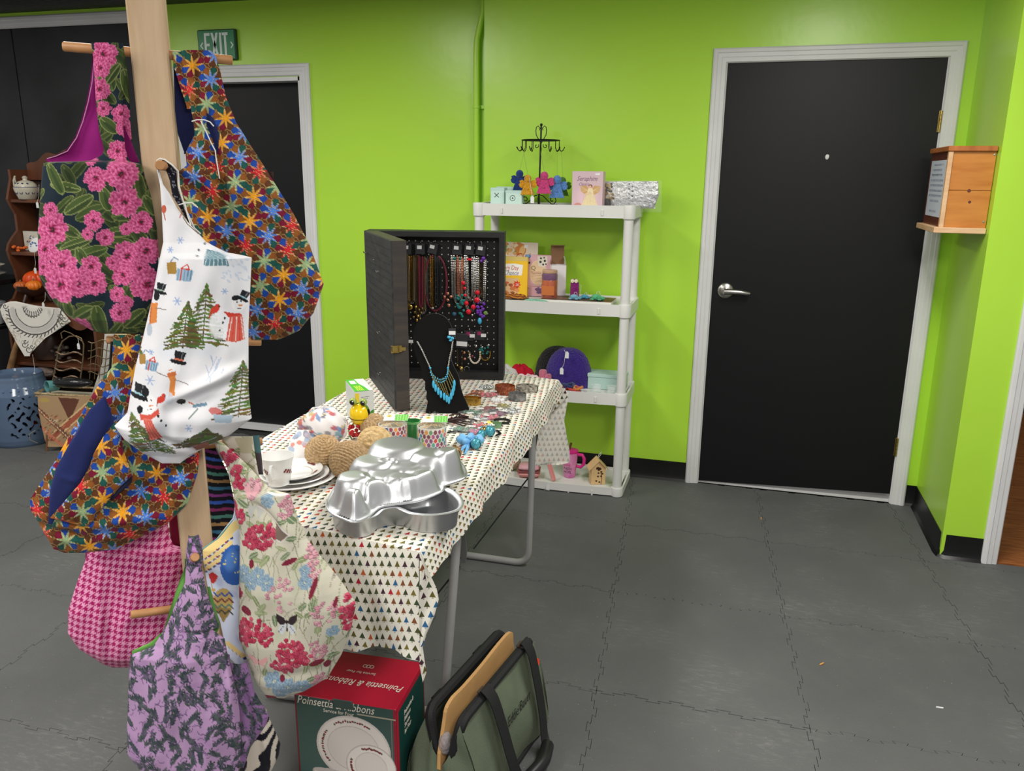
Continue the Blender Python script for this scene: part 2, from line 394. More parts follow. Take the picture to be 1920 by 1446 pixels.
# ---------------------------------------------------------------- printed cloth: a painter that colours the cloth's own points
class Paint:
    def __init__(s, X, Y, base):
        s.X, s.Y = X.ravel(), Y.ravel(); s.C = np.tile(lin(base), (s.X.size, 1))
    def _b(s, x0, x1, y0, y1): return np.nonzero((s.X >= x0) & (s.X <= x1) & (s.Y >= y0) & (s.Y <= y1))[0]
    def mix(s, i, c, a=1.):
        a = np.asarray(a)[..., None] if hasattr(a, '__len__') else a
        s.C[i] = s.C[i]*(1-a)+(lin(c) if not isinstance(c, np.ndarray) or c.ndim < 2 else c)*a
    def poly(s, p, c, a=1.):
        p = np.array(p, float); i = s._b(p[:, 0].min(), p[:, 0].max(), p[:, 1].min(), p[:, 1].max())
        if not len(i): return
        x, y = s.X[i], s.Y[i]; ins = np.zeros(len(i), bool)
        for k in range(len(p)):
            (xa, ya), (xb, yb) = p[k-1], p[k]
            ins ^= ((ya > y) != (yb > y)) & (x < (xb-xa)*(y-ya)/(yb-ya+1e-9)+xa)
        s.mix(i[ins], c, a)
    def ell(s, cx, cy, rx, ry, c, rot=0, a=1., soft=0):
        r = max(rx, ry); i = s._b(cx-r, cx+r, cy-r, cy+r)
        if not len(i): return
        q = math.radians(rot); dx, dy = s.X[i]-cx, s.Y[i]-cy
        d = ((dx*math.cos(q)+dy*math.sin(q))/rx)**2+((-dx*math.sin(q)+dy*math.cos(q))/ry)**2
        k = d < 1
        s.mix(i[k], c, np.clip((1-d[k])/soft, 0, 1)*a if soft else a)
    def line(s, pts, wd, c, a=1.):
        for (xa, ya), (xb, yb) in zip(pts[:-1], pts[1:]):
            i = s._b(min(xa, xb)-wd, max(xa, xb)+wd, min(ya, yb)-wd, max(ya, yb)+wd)
            if not len(i): continue
            dx, dy = xb-xa, yb-ya; t = np.clip(((s.X[i]-xa)*dx+(s.Y[i]-ya)*dy)/(dx*dx+dy*dy+1e-9), 0, 1)
            d = np.hypot(s.X[i]-xa-t*dx, s.Y[i]-ya-t*dy); k = d < wd/2
            s.mix(i[k], c, a)
    def leaf(s, x, y, l, wd, rot, c, vein=None):
        s.ell(x, y, l/2, wd/2, c, rot)
        q = math.radians(rot); dx, dy = math.cos(q)*l/2, math.sin(q)*l/2
        if vein: s.line([(x-dx, y-dy), (x+dx, y+dy)], 1.6, vein)
    def bloom(s, cx, cy, r, n, lo, hi, core, seed=0):
        """ruffled many petalled bloom: rings of broad streaked petals"""
        R = random.Random(int(cx*7+cy)); lo, hi = lin(lo), lin(hi)
        for ring, (k, off, ln, wd) in enumerate(((n+3, .52, .52, .36), (n+1, .34, .42, .34), (n-1, .16, .3, .26))):
            for j in range(k):
                a = seed+ring*.5+j*6.283/k+R.uniform(-.2, .2); px, py = cx+off*r*math.cos(a), cy+off*r*math.sin(a); L_, W_ = ln*r*R.uniform(.85, 1.1), wd*r*R.uniform(.9, 1.15)
                i = s._b(px-L_*1.3, px+L_*1.3, py-L_*1.3, py+L_*1.3)
                if not len(i): continue
                dx, dy = s.X[i]-px, s.Y[i]-py; u = (dx*math.cos(a)+dy*math.sin(a))/L_; v = (-dx*math.sin(a)+dy*math.cos(a))/W_
                th = np.arctan2(v, u); d = u*u+v*v; q = d < 1+.13*np.cos(th*11+j)+.06*np.cos(th*23)
                m = np.clip(.2+.58*u[q]+.24*np.cos(v[q]*8+j)+.12*(d[q]-.5), 0, 1)*(.62+.38*((j*3+ring) % 3)/2)
                m = np.where(d[q] > .86, np.minimum(m+.3, 1), m); s.mix(i[q], lo*(1-m[:, None])+hi*m[:, None])
        for k in range(7): s.ell(cx+R.uniform(-.14, .14)*r, cy+R.uniform(-.14, .14)*r, r*.08, r*.05, core, R.uniform(0, 180))
    def cluster(s, cx, cy, rx, ry, c1, c2, seed, n=26, pr=5):
        R = random.Random(seed)
        for k in range(n):
            a = R.uniform(0, 6.28); q = math.sqrt(R.random()); x, y = cx+rx*q*math.cos(a), cy+ry*q*math.sin(a)
            t = R.random(); c = tuple(c1[j]*(1-t)+c2[j]*t for j in range(3))
            s.ell(x, y, pr, pr*.9, tuple(v*.72 for v in c)); s.ell(x-.4, y-.6, pr*.82, pr*.72, c); s.ell(x, y, pr*.2, pr*.2, tuple(v*.6 for v in c))
def starprint(P, cell=36, ox=0, oy=0, rot=0):
    q = math.radians(rot); x = (P.X-ox)*math.cos(q)+(P.Y-oy)*math.sin(q); y = -(P.X-ox)*math.sin(q)+(P.Y-oy)*math.cos(q)
    a = cell; h = cell*.92
    best = np.full(x.shape, 1e9); bi = np.zeros(x.shape, int); bx = x*0; by = x*0; sec = np.full(x.shape, 1e9)
    j0 = np.floor(y/h).astype(int)
    for dj in (-1, 0, 1, 2):
        j = j0+dj; off = (j % 2)*.5*a; i0 = np.floor((x-off)/a).astype(int)
        for di in (0, 1):
            i = i0+di; cx, cy = i*a+off, j*h; d = np.hypot(x-cx, y-cy); k = d < best
            sec = np.where(k, best, np.minimum(sec, d)); bi = np.where(k, (i+2*(j % 2)+(j//2)) % 4, bi); bx = np.where(k, x-cx, bx); by = np.where(k, y-cy, by); best = np.where(k, d, best)
    th = np.arctan2(by, bx); u = (th/(2*np.pi)*8) % 1; tri = np.abs(u-.5)*2       # 1 on a star point
    rs = a*(.13+.3*tri**1.3); k = best < rs
    sc = lin([(222, 150, 26), (76, 124, 204), (196, 36, 44), (140, 166, 122)]); pc = lin([(84, 46, 22), (24, 64, 146), (22, 74, 66), (108, 14, 42), (128, 74, 28)])
    secn = (np.floor(th/(2*np.pi)*8)).astype(int) % 8
    pet = (secn*3+bi*2) % 5
    fi = th-(np.floor(th/(2*np.pi)*8)+.5)*(2*np.pi/8); px_, py_ = best*np.cos(fi)-.36*a, best*np.sin(fi)
    d_ = (px_/(.245*a))**2+(py_/(.185*a))**2+.5*np.abs(px_*py_)/(.03*a*a)*.35
    col = np.tile(lin((92, 46, 30)), (x.size, 1)); m_ = d_ < .8; col[m_] = (pc[pet]*(1.25-.5*d_)[:, None])[m_]
    col[(d_ >= .8) & (d_ < 1.12)] = lin((150, 122, 66))
    ray_ = np.abs(np.sin(th*4)) < .1
    st = sc[bi]*(.8+.4*(1-best/np.maximum(rs, 1e-3)))[:, None]; st = np.where((ray_ & (best > 2))[:, None], st*.4+lin((240, 225, 170))*.6, st)
    col[k] = st[k]; rim = (best > rs-.9) & k; col[rim] = lin((206, 180, 112))
    P.C[:] = col
# ---------------------------------------------------------------- cloth sheets (bags)
FW_, RX_, UX_, CAM_ = (np.array(v) for v in (FW, RX, UX, CAM))
def atv(px, py, P, n):
    v = FW_+RX_*((px[..., None]-960)/CF)-UX_*((py[..., None]-723)/CF)
    t = (np.array(P)-CAM_)@np.array(n)/(v@np.array(n)); return CAM_+v*t[..., None]
def curve(pts, y):
    p = np.array(pts, float); o = np.argsort(p[:, 1], kind='stable'); return np.interp(y, p[o, 1], p[o, 0])
POST = Vector((-.896, -2.69, 0)); NB = Vector((.5, -.866, 0))
def cloth_mat(name='printed_cotton'): return mat(name, rough=.85, attr=True, spec=.25, bump=.06, bscale=350, sheen=.1)
def sheet(Lp, Rp, pl, puff=.02, base=(200, 200, 200), paint=None, folds=(), step=1.6, wob=.002, sgn=1, flat_top=True, seed=1, mb=None):
    """cloth between a left and a right edge, bulged off its plane; returns the mesh builder"""
    ys = [p[1] for p in Lp+Rp]; y0, y1 = min(ys), max(ys); R = max(2, int((y1-y0)/step)+1); y = np.linspace(y0, y1, R)
    l, r = curve(Lp, y), curve(Rp, y); r = np.maximum(r, l+.3); wmax = (r-l).max(); C = max(3, int(wmax/step)+1)
    u = np.linspace(0, 1, C)[None, :]; X = l[:, None]+(r-l)[:, None]*u; Y = np.repeat(y[:, None], C, 1)
    P = Vector(pl[0]); n = Vector(pl[1]).normalized()
    W = atv(X, Y, P, n)
    prof = np.clip(1-np.abs(2*u-1)**2.4, 0, 1)**.6*np.clip((r-l)/wmax*1.1, .12, 1)[:, None]*np.clip((y1-Y)/28, 0, 1)**.5
    t = puff*prof; edge = np.clip(prof*4, 0, 1)
    for (xa, ya, xb, yb, am, wd) in folds:
        dx, dy = xb-xa, yb-ya; q = np.clip(((X-xa)*dx+(Y-ya)*dy)/(dx*dx+dy*dy), 0, 1)
        d = np.hypot(X-xa-q*dx, Y-ya-q*dy); t = t+am*np.exp(-(d/wd)**2)*edge*np.sin(np.pi*(.12+.76*q))
    t = t+wob*edge*(np.sin(X*.055+seed+Y*.021)+.7*np.sin(X*.03-Y*.06+seed*2)+.4*np.sin(X*.13+Y*.05))
    W = W+np.array(n)*(t*sgn)[..., None]
    pt = Paint(X, Y, base)
    if paint: paint(pt)
    m = mb or MB(); m.grid(W, col=pt.C.reshape(R, C, 3)); return m
def plane(o, yaw=None, at_=None):
    n = NB if yaw is None else Vector((math.sin(yaw), -math.cos(yaw), 0))
    p = (Vector(at_) if at_ is not None else POST)+n*o; return (p, n)
def pxs(pts, pl, o=0):
    return [at(x, y, pl=pl)+pl[1]*o for x, y in pts]
CL = cloth_mat()
def bag(label, top, pl, group='reversible fabric hobo bags on the post'):
    p = at(top[0], top[1], pl=pl); return thing('hobo_bag', p, label, 'bag', group)
def back(t, Lp, Rp, pl, puff, base, paint=None, o=0):
    sheet(Lp, Rp, (pl[0]+pl[1]*o, pl[1]), puff, base, paint, step=9, sgn=-1, wob=0).build('back_panel', CL, t)
# --- the post
st = thing('bag_stand', (POST.x, POST.y, 0), 'tall pale pine post with wooden dowels that holds the cloth bags', 'stand')
PINE = mat('pale_pine', (204, 178, 146), .6, rgb2=(184, 154, 120), nscale=6, stretch=(9, 9, .8))
DOW = mat('dowel_wood', (190, 140, 92), .5, rgb2=(165, 115, 70), nscale=9, stretch=(3, 3, 3))
u_ = Vector((.866, .5, 0)); Mp = Matrix((u_, Vector((-.5, .866, 0)), Vector((0, 0, 1)))).transposed()
MB().box((POST.x, POST.y, 1.2), (.066, .038, 2.36), Mp, bev=.003).build('post', PINE, st, smooth=False)
for sg in (-1, 1):
    MB().box(POST+u_*.0+NB*.11*sg+Vector((0, 0, .045)), (.066, .18, .09), Mp, bev=.004).build('foot', PINE, st, smooth=False)
    MB().box(POST+u_*.125*sg+Vector((0, 0, .045)), (.18, .038, .09), Mp, bev=.004).build('foot', PINE, st, smooth=False)
def dowel(a, b, r=.0088):
    a = Vector(a); b = Vector(b); c = (b-a).normalized()*.002
    MB().tube([a, a+c, b-c, b], [r*.85, r, r, r*.85], 14).build('dowel', DOW, st)
pl0 = plane(0)
dowel(at(118, 87, pl=pl0), at(436, 113, pl=pl0))
dowel(at(200, 637, pl=pl0), at(490, 641, pl=pl0))
dowel(at(330, 838, pl=pl0), at(492, 828, pl=pl0))
dowel(POST+Vector((0, 0, 1.545))-NB*.1, at(300, 310, pl=plane(.15)))
dowel(at(352, 1058, pl=plane(-.12)), at(366, 1045, pl=plane(.165)))
dowel(at(245, 1153, pl=plane(.055)), at(345, 1139, pl=plane(.02)))
# --- pink peony bag
def floral(P):
    R = random.Random(5); P.C[:] = lin((18, 34, 46))
    for k in range(120):
        x, y = R.uniform(60, 305), R.uniform(75, 640); rot = R.uniform(-90, 90); g_ = R.uniform(.7, 1.1); l_, w_ = R.uniform(40, 70), R.uniform(14, 23)
        P.leaf(x, y, l_+3, w_+3, rot, (112*g_, 120*g_, 70*g_)); P.leaf(x, y, l_, w_, rot, (62*g_, 80*g_, 38*g_), (104*g_, 116*g_, 66*g_)); P.leaf(x+2, y+w_*.2, l_*.8, w_*.4, rot, (46*g_, 62*g_, 34*g_))
        q = math.radians(rot)
    for (x, y, a, b, r) in [(155, 383, 60, 22, -32), (205, 372, 44, 20, 70), (130, 350, 56, 16, 10), (110, 335, 64, 18, 60), (150, 455, 62, 16, -18), (160, 478, 34, 18, 60), (135, 430, 44, 18, 25), (160, 585, 46, 22, -30), (190, 600, 60, 26, 80), (133, 575, 34, 16, 75), (215, 625, 60, 18, -50), (265, 350, 50, 15, 80), (282, 385, 40, 16, 60), (240, 160, 60, 22, 75), (212, 140, 46, 16, -55), (205, 235, 40, 20, 40), (255, 595, 50, 22, -40)]:
        P.leaf(x, y, a+4, b+3, r, (128, 136, 84)); P.leaf(x, y, a, b, r, (66, 84, 40), (132, 142, 90)); P.leaf(x+2, y+b*.2, a*.8, b*.36, r, (50, 66, 34))
    for k, (x, y, r) in enumerate([(197, 103, 27), (190, 128, 20), (187, 168, 21), (195, 204, 15), (227, 213, 18), (234, 240, 17), (222, 283, 20), (186, 335, 24), (232, 327, 30), (238, 377, 29), (267, 416, 22), (242, 428, 12), (184, 412, 19), (205, 443, 17), (172, 437, 12), (104, 428, 32), (89, 466, 24), (101, 393, 16), (84, 500, 18), (124, 494, 29), (155, 528, 28), (178, 497, 21), (184, 528, 24), (120, 532, 34), (217, 490, 14), (244, 478, 28), (277, 470, 26), (236, 513, 22), (265, 501, 18), (279, 532, 30), (225, 548, 15), (242, 563, 13), (230, 583, 20), (155, 612, 20), (136, 606, 12), (250, 250, 14), (176, 302, 10)]):
        P.bloom(x, y, r*.97, 5+k % 3, (146, 12, 72), (238, 128, 182), (58, 40, 36), k*1.3)
pl = plane(.032)
t = bag('hobo bag printed with pink peonies and olive leaves on black, magenta lining', (205, 83), pl)
LB = [(171, 81), (175, 110), (180, 193), (185, 240), (195, 280), (192, 290), (170, 301), (140, 303), (100, 303.6), (82, 304.2), (79, 319), (75, 377), (71, 428), (71, 466), (73, 517), (83, 540), (104, 571), (135, 598), (174, 621), (200, 626)]
RB = [(231, 83), (232, 140), (230, 200), (231, 240), (235, 280), (243, 303), (265, 308), (285, 374), (294, 428), (298, 482), (297, 560), (285, 610), (267, 626)]
sheet(LB, RB, pl, .03, paint=floral, folds=[(192, 150, 232, 240, -.008, 9), (90, 330, 240, 470, .004, 30), (270, 330, 290, 600, -.006, 12)]).build('front_panel', CL, t)
back(t, LB[9:], RB[6:], pl, .012, (24, 36, 40))
def pf2(P):
    floral(P); P.poly([(228, 228), (236, 243), (247, 267), (262, 307), (238, 307), (230, 270)], (120, 14, 92))
sheet([(190, 84), (200, 160), (222, 230), (230, 280), (238, 306)], [(231, 84), (241, 150), (245, 240), (248, 270), (263, 307)], (pl[0]-pl[1]*.014, pl[1]), .004, paint=pf2).build('back_strap', CL, t)
sheet([(174, 98), (170, 150), (162, 190), (152, 227), (140, 258), (123, 283), (100, 293), (82, 298), (98, 308), (130, 312)], [(178, 98), (186, 200), (192, 250), (205, 285), (205, 298), (190, 306), (160, 312)], (pl[0]-pl[1]*.016, pl[1]), .006, (136, 20, 108), sgn=-1, step=4).build('lining', CL, t)
MB().tube(pxs([(174, 100), (170, 150), (162, 190), (152, 227), (140, 258), (123, 283), (100, 293), (84, 297.5)], pl, -.014), .0009, 5).build('seam', mat('mauve_piping', (190, 130, 170), .8), t)
# --- star tile bag on the right
pl = plane(.012)
t = bag('star tile print hobo bag on right end of top dowel, navy lining, white string', (370, 98), pl)
def sr(P):
    starprint(P, 44, 362, 123, 38)
    P.poly([(388, 212), (402, 222), (412, 253), (409, 292), (399, 262), (388, 235)], (30, 38, 84))
LB = [(338, 99), (340, 115), (348, 160), (357, 200), (363, 230), (365, 253), (352, 277), (348, 287), (350, 310), (334, 322), (340, 370), (350, 420), (400, 520), (440, 600), (472, 636)]
RB = [(396, 95), (405, 107), (413, 133), (423, 180), (443, 230), (477, 283), (513, 340), (550, 400), (580, 458), (607, 533), (588, 587), (561, 620), (524, 637)]
sheet(LB, RB, pl, .03, paint=sr, folds=[(395, 215, 450, 480, -.016, 9), (425, 215, 520, 600, .006, 22), (375, 260, 420, 470, .008, 14), (480, 640, 590, 560, .004, 12), (372, 105, 378, 220, -.006, 7)]).build('front_panel', CL, t)
back(t, LB[9:], RB[6:], pl, .015, (60, 44, 40))
sheet([(324, 99), (325, 117), (328, 207), (333, 250), (345, 285)], [(342, 99), (352, 160), (362, 205), (368, 250), (354, 289)], (pl[0]-pl[1]*.012, pl[1]), .006, (28, 34, 76), step=4, sgn=-1).build('lining', CL, t)
sheet([(323, 97), (326, 125), (340, 170), (350, 200)], [(340, 97), (350, 160), (357, 190), (360, 204)], (pl[0]+pl[1]*.002, pl[1]), .003, paint=sr).build('strap_fold', CL, t)
WS = mat('white_string', (225, 225, 220), .8)
MB().tube(pxs([(362, 229), (372, 226), (385, 226), (396, 230), (403, 238)], pl, .021), .0012, 6).tube(pxs([(379, 228), (390, 250), (398, 268), (406, 283), (407, 293), (414, 335)], pl, .024), .0011, 6).build('tag_string', WS, t)
# --- snowman bag
def tree(P, x, y0, y1, wd, lean=0, c=(102, 110, 58), seed=0):
    R = random.Random(seed+int(x)); n = 15
    P.line([(x, y0), (x+lean, y1)], 2, (84, 72, 44))
    for k in range(n):
        f_ = (k+.6)/n; y = y0+(y1-y0)*f_; xc = x+lean*f_; h = wd*f_**.85
        for sg in (-1, 1):
            for q in range(4):
                l = h*R.uniform(.55, 1.05); c2 = tuple(v*R.uniform(.7, 1.25) for v in c)
                P.line([(xc, y-3), (xc+sg*l*.6, y+R.uniform(-3, 3)), (xc+sg*l, y+R.uniform(0, 6))], R.uniform(1.8, 3), c2)
def hat(P, x, y, s, rot, band=(150, 190, 200)):
    q = math.radians(rot); r = lambda a, b: (x+(a*math.cos(q)-b*math.sin(q))*s, y+(a*math.sin(q)+b*math.cos(q))*s)
    P.poly([r(-.7, -1.3), r(.7, -1.3), r(.55, 0), r(-.55, 0)], (30, 32, 38)); P.poly([r(-.6, -.4), r(.6, -.4), r(.55, 0), r(-.55, 0)], band)
    P.poly([r(-1.1, .05), r(-.9, -.2), r(.9, -.2), r(1.1, .05), r(.7, .25), r(-.7, .25)], (24, 26, 30)); P.line([r(.3, -1.2), r(.25, -.5)], 1.4, (120, 124, 130))
def snow(P):
    B_ = (206, 214, 226); RD = (200, 62, 48); ORG = (214, 132, 66); GR = (120, 146, 170)
    for x, y, r in ((416, 602, 28), (385, 640, 40), (300, 790, 26), (440, 500, 34), (330, 650, 34), (300, 850, 30)): P.ell(x, y, r, r*.7, (212, 218, 228), a=.55, soft=.8)
    tree(P, 392, 527, 640, 46, -8); tree(P, 358, 560, 645, 42, -10, (90, 98, 50)); tree(P, 457, 672, 775, 52, -8); tree(P, 250, 768, 842, 46, 44, (96, 104, 56)); tree(P, 392, 792, 830, 60, -8, (84, 90, 54)); tree(P, 252, 615, 660, 18, 0)
    # snowman with red scarf at the right
    P.ell(449, 567, 13, 14, (236, 236, 238)); P.ell(418, 602, 25, 30, (234, 236, 240), a=.8, soft=.4); hat(P, 455, 558, 12, 30); P.ell(443, 556, 7, 5, (26, 28, 32))
    P.poly([(421, 579), (440, 584), (455, 586), (452, 594), (432, 592)], RD)
    P.poly([(433, 590), (455, 588), (460, 634), (444, 637), (426, 633)], (204, 92, 78))
    for k in range(5): P.line([(437+k*4, 592), (430+k*7, 634)], 1.6, RD if k % 2 else (236, 210, 204))
    for y in (592, 600, 614): P.ell(424-(y-592)*.4, y, 2, 2, (40, 40, 46))
    P.ell(452, 570, 4, 1.5, ORG); P.line([(447, 576), (453, 576)], 1.2, (60, 50, 50)); P.ell(446, 564, 1.3, 1.3, (30, 30, 30)); P.ell(453, 562, 1.3, 1.3, (30, 30, 30))
    for x, y in ((406, 576), (309, 738)):
        P.ell(x, y, 9, 6, RD, -30); P.ell(x+5, y-6, 5, 4.5, (196, 66, 50)); P.line([(x-6, y+4), (x-10, y+14)], 3.4, (176, 70, 52)); P.ell(x+8, y-6, 1.6, 1.4, (40, 30, 30))
    # small snowman with orange scarf
    P.ell(334, 682, 10, 11, (234, 236, 238)); hat(P, 340, 670, 15, 14, (205, 110, 80)); P.poly([(320, 692), (336, 690), (334, 730), (322, 734), (326, 705)], ORG); P.poly([(320, 690), (336, 686), (337, 694), (321, 697)], (200, 110, 60))
    P.line([(300, 690), (320, 696)], 1.6, (130, 118, 110)); P.line([(334, 702), (358, 710)], 1.6, (130, 118, 110)); P.ell(324, 736, 8, 12, B_, a=.7); P.line([(329, 683), (324, 685)], 2, ORG)
    # left lower snowman
    P.ell(285, 748, 16, 17, (236, 236, 238)); hat(P, 264, 738, 18, 10); P.ell(278, 728, 7, 9, (26, 28, 32)); P.ell(268, 760, 6, 7, (26, 28, 32))
    P.poly([(268, 768), (290, 766), (304, 754), (306, 764), (292, 774), (270, 778)], (205, 84, 70)); P.poly([(276, 774), (292, 774), (310, 812), (288, 816)], (214, 120, 108))
    for k in range(4): P.line([(279+k*4, 776), (290+k*6, 813)], 1.7, RD)
    P.line([(286, 752), (293, 750)], 2.4, ORG); P.ell(281, 744, 1.5, 1.5, (30, 30, 30)); P.ell(290, 741, 1.5, 1.5, (30, 30, 30)); P.line([(284, 758), (291, 757)], 1.2, (70, 50, 50))
    for x, y in ((304, 768), (310, 776), (318, 786)): P.ell(x, y, 2.2, 2.2, (40, 40, 46))
    # edge snowman, upper snowman, fallen snowman
    hat(P, 303, 545, 13, 14, (150, 170, 160)); P.ell(297, 552, 6, 9, (26, 28, 32)); P.poly([(284, 566), (300, 564), (298, 600), (282, 606)], ORG); P.line([(286, 575), (284, 604)], 1.8, (180, 90, 50)); P.line([(296, 574), (316, 576)], 1.6, (130, 118, 110)); P.ell(283, 615, 6, 12, (140, 160, 180), a=.6)
    P.poly([(390, 466), (425, 474), (432, 496), (385, 494)], (96, 132, 146))
    for k in range(6): P.line([(394+k*6, 470), (388+k*8, 495)], 1.5, (196, 212, 216))
    for x, y in ((375, 467), (373, 477), (385, 456)): P.ell(x, y, 2, 2, (40, 40, 46))
    P.ell(357, 746, 13, 7, (232, 234, 236)); P.ell(345, 743, 8, 6, (26, 28, 32)); P.line([(358, 746), (366, 749)], 2.4, (206, 100, 70)); P.line([(368, 752), (390, 748)], 5, (110, 140, 160)); P.line([(360, 772), (376, 756)], 2, (90, 110, 100))
    # presents
    for x, y, a in ((316, 488, 1), (262, 660, .8)):
        P.poly([(x, y+2), (x+18*a, y), (x+20*a, y+22*a), (x+2, y+24*a)], (166, 128, 62)); P.poly([(x+20*a, y+12*a), (x+52*a, y+16*a), (x+46*a, y+36*a), (x+18*a, y+34*a)], (150, 178, 200))
        for k in range(5): P.line([(x+(24+k*6)*a, y+14*a), (x+(21+k*6)*a, y+34*a)], 1.5, (90, 120, 150))
        P.line([(x+8, y), (x+14, y-8), (x+22, y-4)], 2, GR); P.line([(x+28*a, y+12*a), (x+40*a, y+4*a), (x+44*a, y+14*a), (x+30*a, y+12*a), (x+26*a, y+34*a)], 2.2, RD)
    P.ell(408, 760, 12, 7, RD, 20, .8); P.poly([(404, 764), (440, 770), (436, 784), (408, 780)], (170, 190, 206)); P.poly([(362, 826), (392, 820), (396, 836), (370, 842)], (150, 90, 74)); P.line([(400, 466), (440, 482), (466, 510)], 2, B_)
    R = random.Random(3)
    for k in range(26): P.ell(R.uniform(420, 470), R.uniform(482, 525), 4, 1.6, (196, 206, 222), R.uniform(0, 90))
    for k in range(12): x, y = R.uniform(378, 420), R.uniform(672, 705); P.line([(x, y), (x+R.uniform(-6, 12), y-R.uniform(6, 20))], 1.4, (176, 190, 214))
    for k in range(30): x, y = R.uniform(240, 440), R.uniform(815, 866); P.line([(x, y), (x+14, y-5)], 1.4, (150, 164, 176))
    for x, y, r in ((337, 560, 8), (424, 542, 6), (287, 706, 9), (340, 450, 6), (322, 467, 5), (360, 790, 7), (288, 655, 5)):
        for k in range(3): q = k*1.047; P.line([(x-r*math.cos(q), y-r*math.sin(q)), (x+r*math.cos(q), y+r*math.sin(q))], 1.8, (150, 172, 212))
    P.ell(308, 392, 5, 8, (190, 90, 70)); P.line([(308, 400), (311, 412)], 2, (170, 90, 70)); P.line([(344, 408), (352, 420), (372, 438)], 1.6, (130, 110, 90)); P.line([(340, 402), (338, 408)], 2, RD)
pl = plane(.1)
t = bag('white hobo bag printed with snowmen, fir trees and presents, hung on the front dowel', (300, 305), pl)
LB = [(294, 318), (300, 346), (303, 388), (306, 454), (297, 496), (285, 562), (268, 633), (254, 687), (243, 749), (239, 774), (214, 799), (233, 823), (266, 848), (304, 869)]
RB = [(297.5, 318), (306, 346), (318, 363), (333, 392), (353, 417), (374, 440), (387, 454), (424, 473), (457, 479), (472, 483), (466, 612), (466, 728), (470, 770), (472, 784), (432, 815), (382, 840), (337, 868)]
sheet(LB, RB, pl, .045, (226, 226, 230), snow, folds=[(318, 745, 478, 672, .016, 12), (330, 752, 480, 700, -.016, 14), (240, 790, 400, 850, -.008, 10), (250, 780, 470, 775, .008, 18), (300, 480, 290, 640, .006, 16), (330, 760, 300, 860, -.006, 16), (440, 500, 452, 670, -.005, 12)]).build('front_panel', CL, t)
back(t, LB[4:], RB[9:], pl, .02, (200, 200, 204))
def dots(P):
    R = random.Random(9)
    for k in range(150): P.ell(R.uniform(300, 362), R.uniform(298, 430), 1.1, 1.1, (150, 150, 170))
lp = (pl[0]-pl[1]*.022, pl[1])
sheet([(303, 299), (309, 312), (318, 338), (323, 367), (341, 396), (358, 426), (372, 440)], [(306, 298), (320, 309), (331, 321), (333, 350), (345, 392), (362, 429), (380, 445)], lp, .004, (20, 20, 30), dots).build('lining', CL, t)
MB().tube(pxs([(295, 326), (293, 312), (292, 300), (297, 297), (306, 299), (320, 309), (331, 321), (333, 350), (345, 392), (362, 429), (374, 440)], pl, -.018), .0016, 6).build('white_piping', WS, t)
MB().tube(pxs([(335, 384), (347, 381), (360, 380), (371, 389)], pl, .0), .0011, 6).tube(pxs([(347, 382), (352, 405), (358, 422)], pl, .0), .0011, 6).build('tag_string', WS, t)
# --- star tile bag at the lower left
pl = plane(.035)
t = bag('crumpled hobo bag in star tile print at lower left, navy lining hanging open', (238, 632), pl)
LB = [(213, 627), (209, 690), (190, 712), (167, 750), (135, 807), (100, 870), (72, 912), (56, 937), (57, 956), (73, 982), (100, 1030), (120, 1035)]
RB = [(263, 627), (280, 700), (320, 800), (374, 850), (371, 886), (352, 944), (314, 982), (218, 1030), (158, 1037)]
def sl(P): starprint(P, 45, 250, 700, 14)
def sl2(P): starprint(P, 47, 232, 860, -32)
sheet(LB, RB, pl, .02, paint=sl, folds=[(100, 985, 330, 960, .012, 14), (70, 980, 180, 1010, -.01, 9), (225, 940, 360, 870, -.008, 14), (120, 1010, 250, 1000, .006, 10)]).build('front_panel', CL, t)
back(t, LB[3:], RB[3:], pl, .02, (60, 44, 40))
sheet([(193, 744), (167, 769), (132, 829), (104, 880), (94, 918), (90, 982)], [(197, 744), (215, 791), (196, 820), (180, 842), (167, 877), (151, 905), (120, 945), (98, 983)], (pl[0]+pl[1]*.024, pl[1]), .006, (30, 40, 92), step=4, folds=[(110, 890, 160, 905, .004, 5)]).build('lining', CL, t)
sheet([(216, 790), (193, 820), (176, 850), (167, 877), (151, 905), (94, 971), (150, 986)], [(222, 790), (231, 842), (248, 892), (218, 920), (167, 985), (160, 987)], (pl[0]+pl[1]*.03, pl[1]), .008, paint=sl2, folds=[(215, 800, 240, 890, .006, 8)]).build('rim_fold', CL, t)
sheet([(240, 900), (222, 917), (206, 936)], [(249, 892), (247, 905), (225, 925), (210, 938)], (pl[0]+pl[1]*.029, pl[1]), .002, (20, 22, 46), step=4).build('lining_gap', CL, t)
sheet([(207, 640), (204, 690), (196, 712), (190, 746)], [(212, 640), (210, 690), (206, 710), (197, 748)], (pl[0]-pl[1]*.004, pl[1]), .002, (14, 14, 20), step=4).build('inner_strap', CL, t)
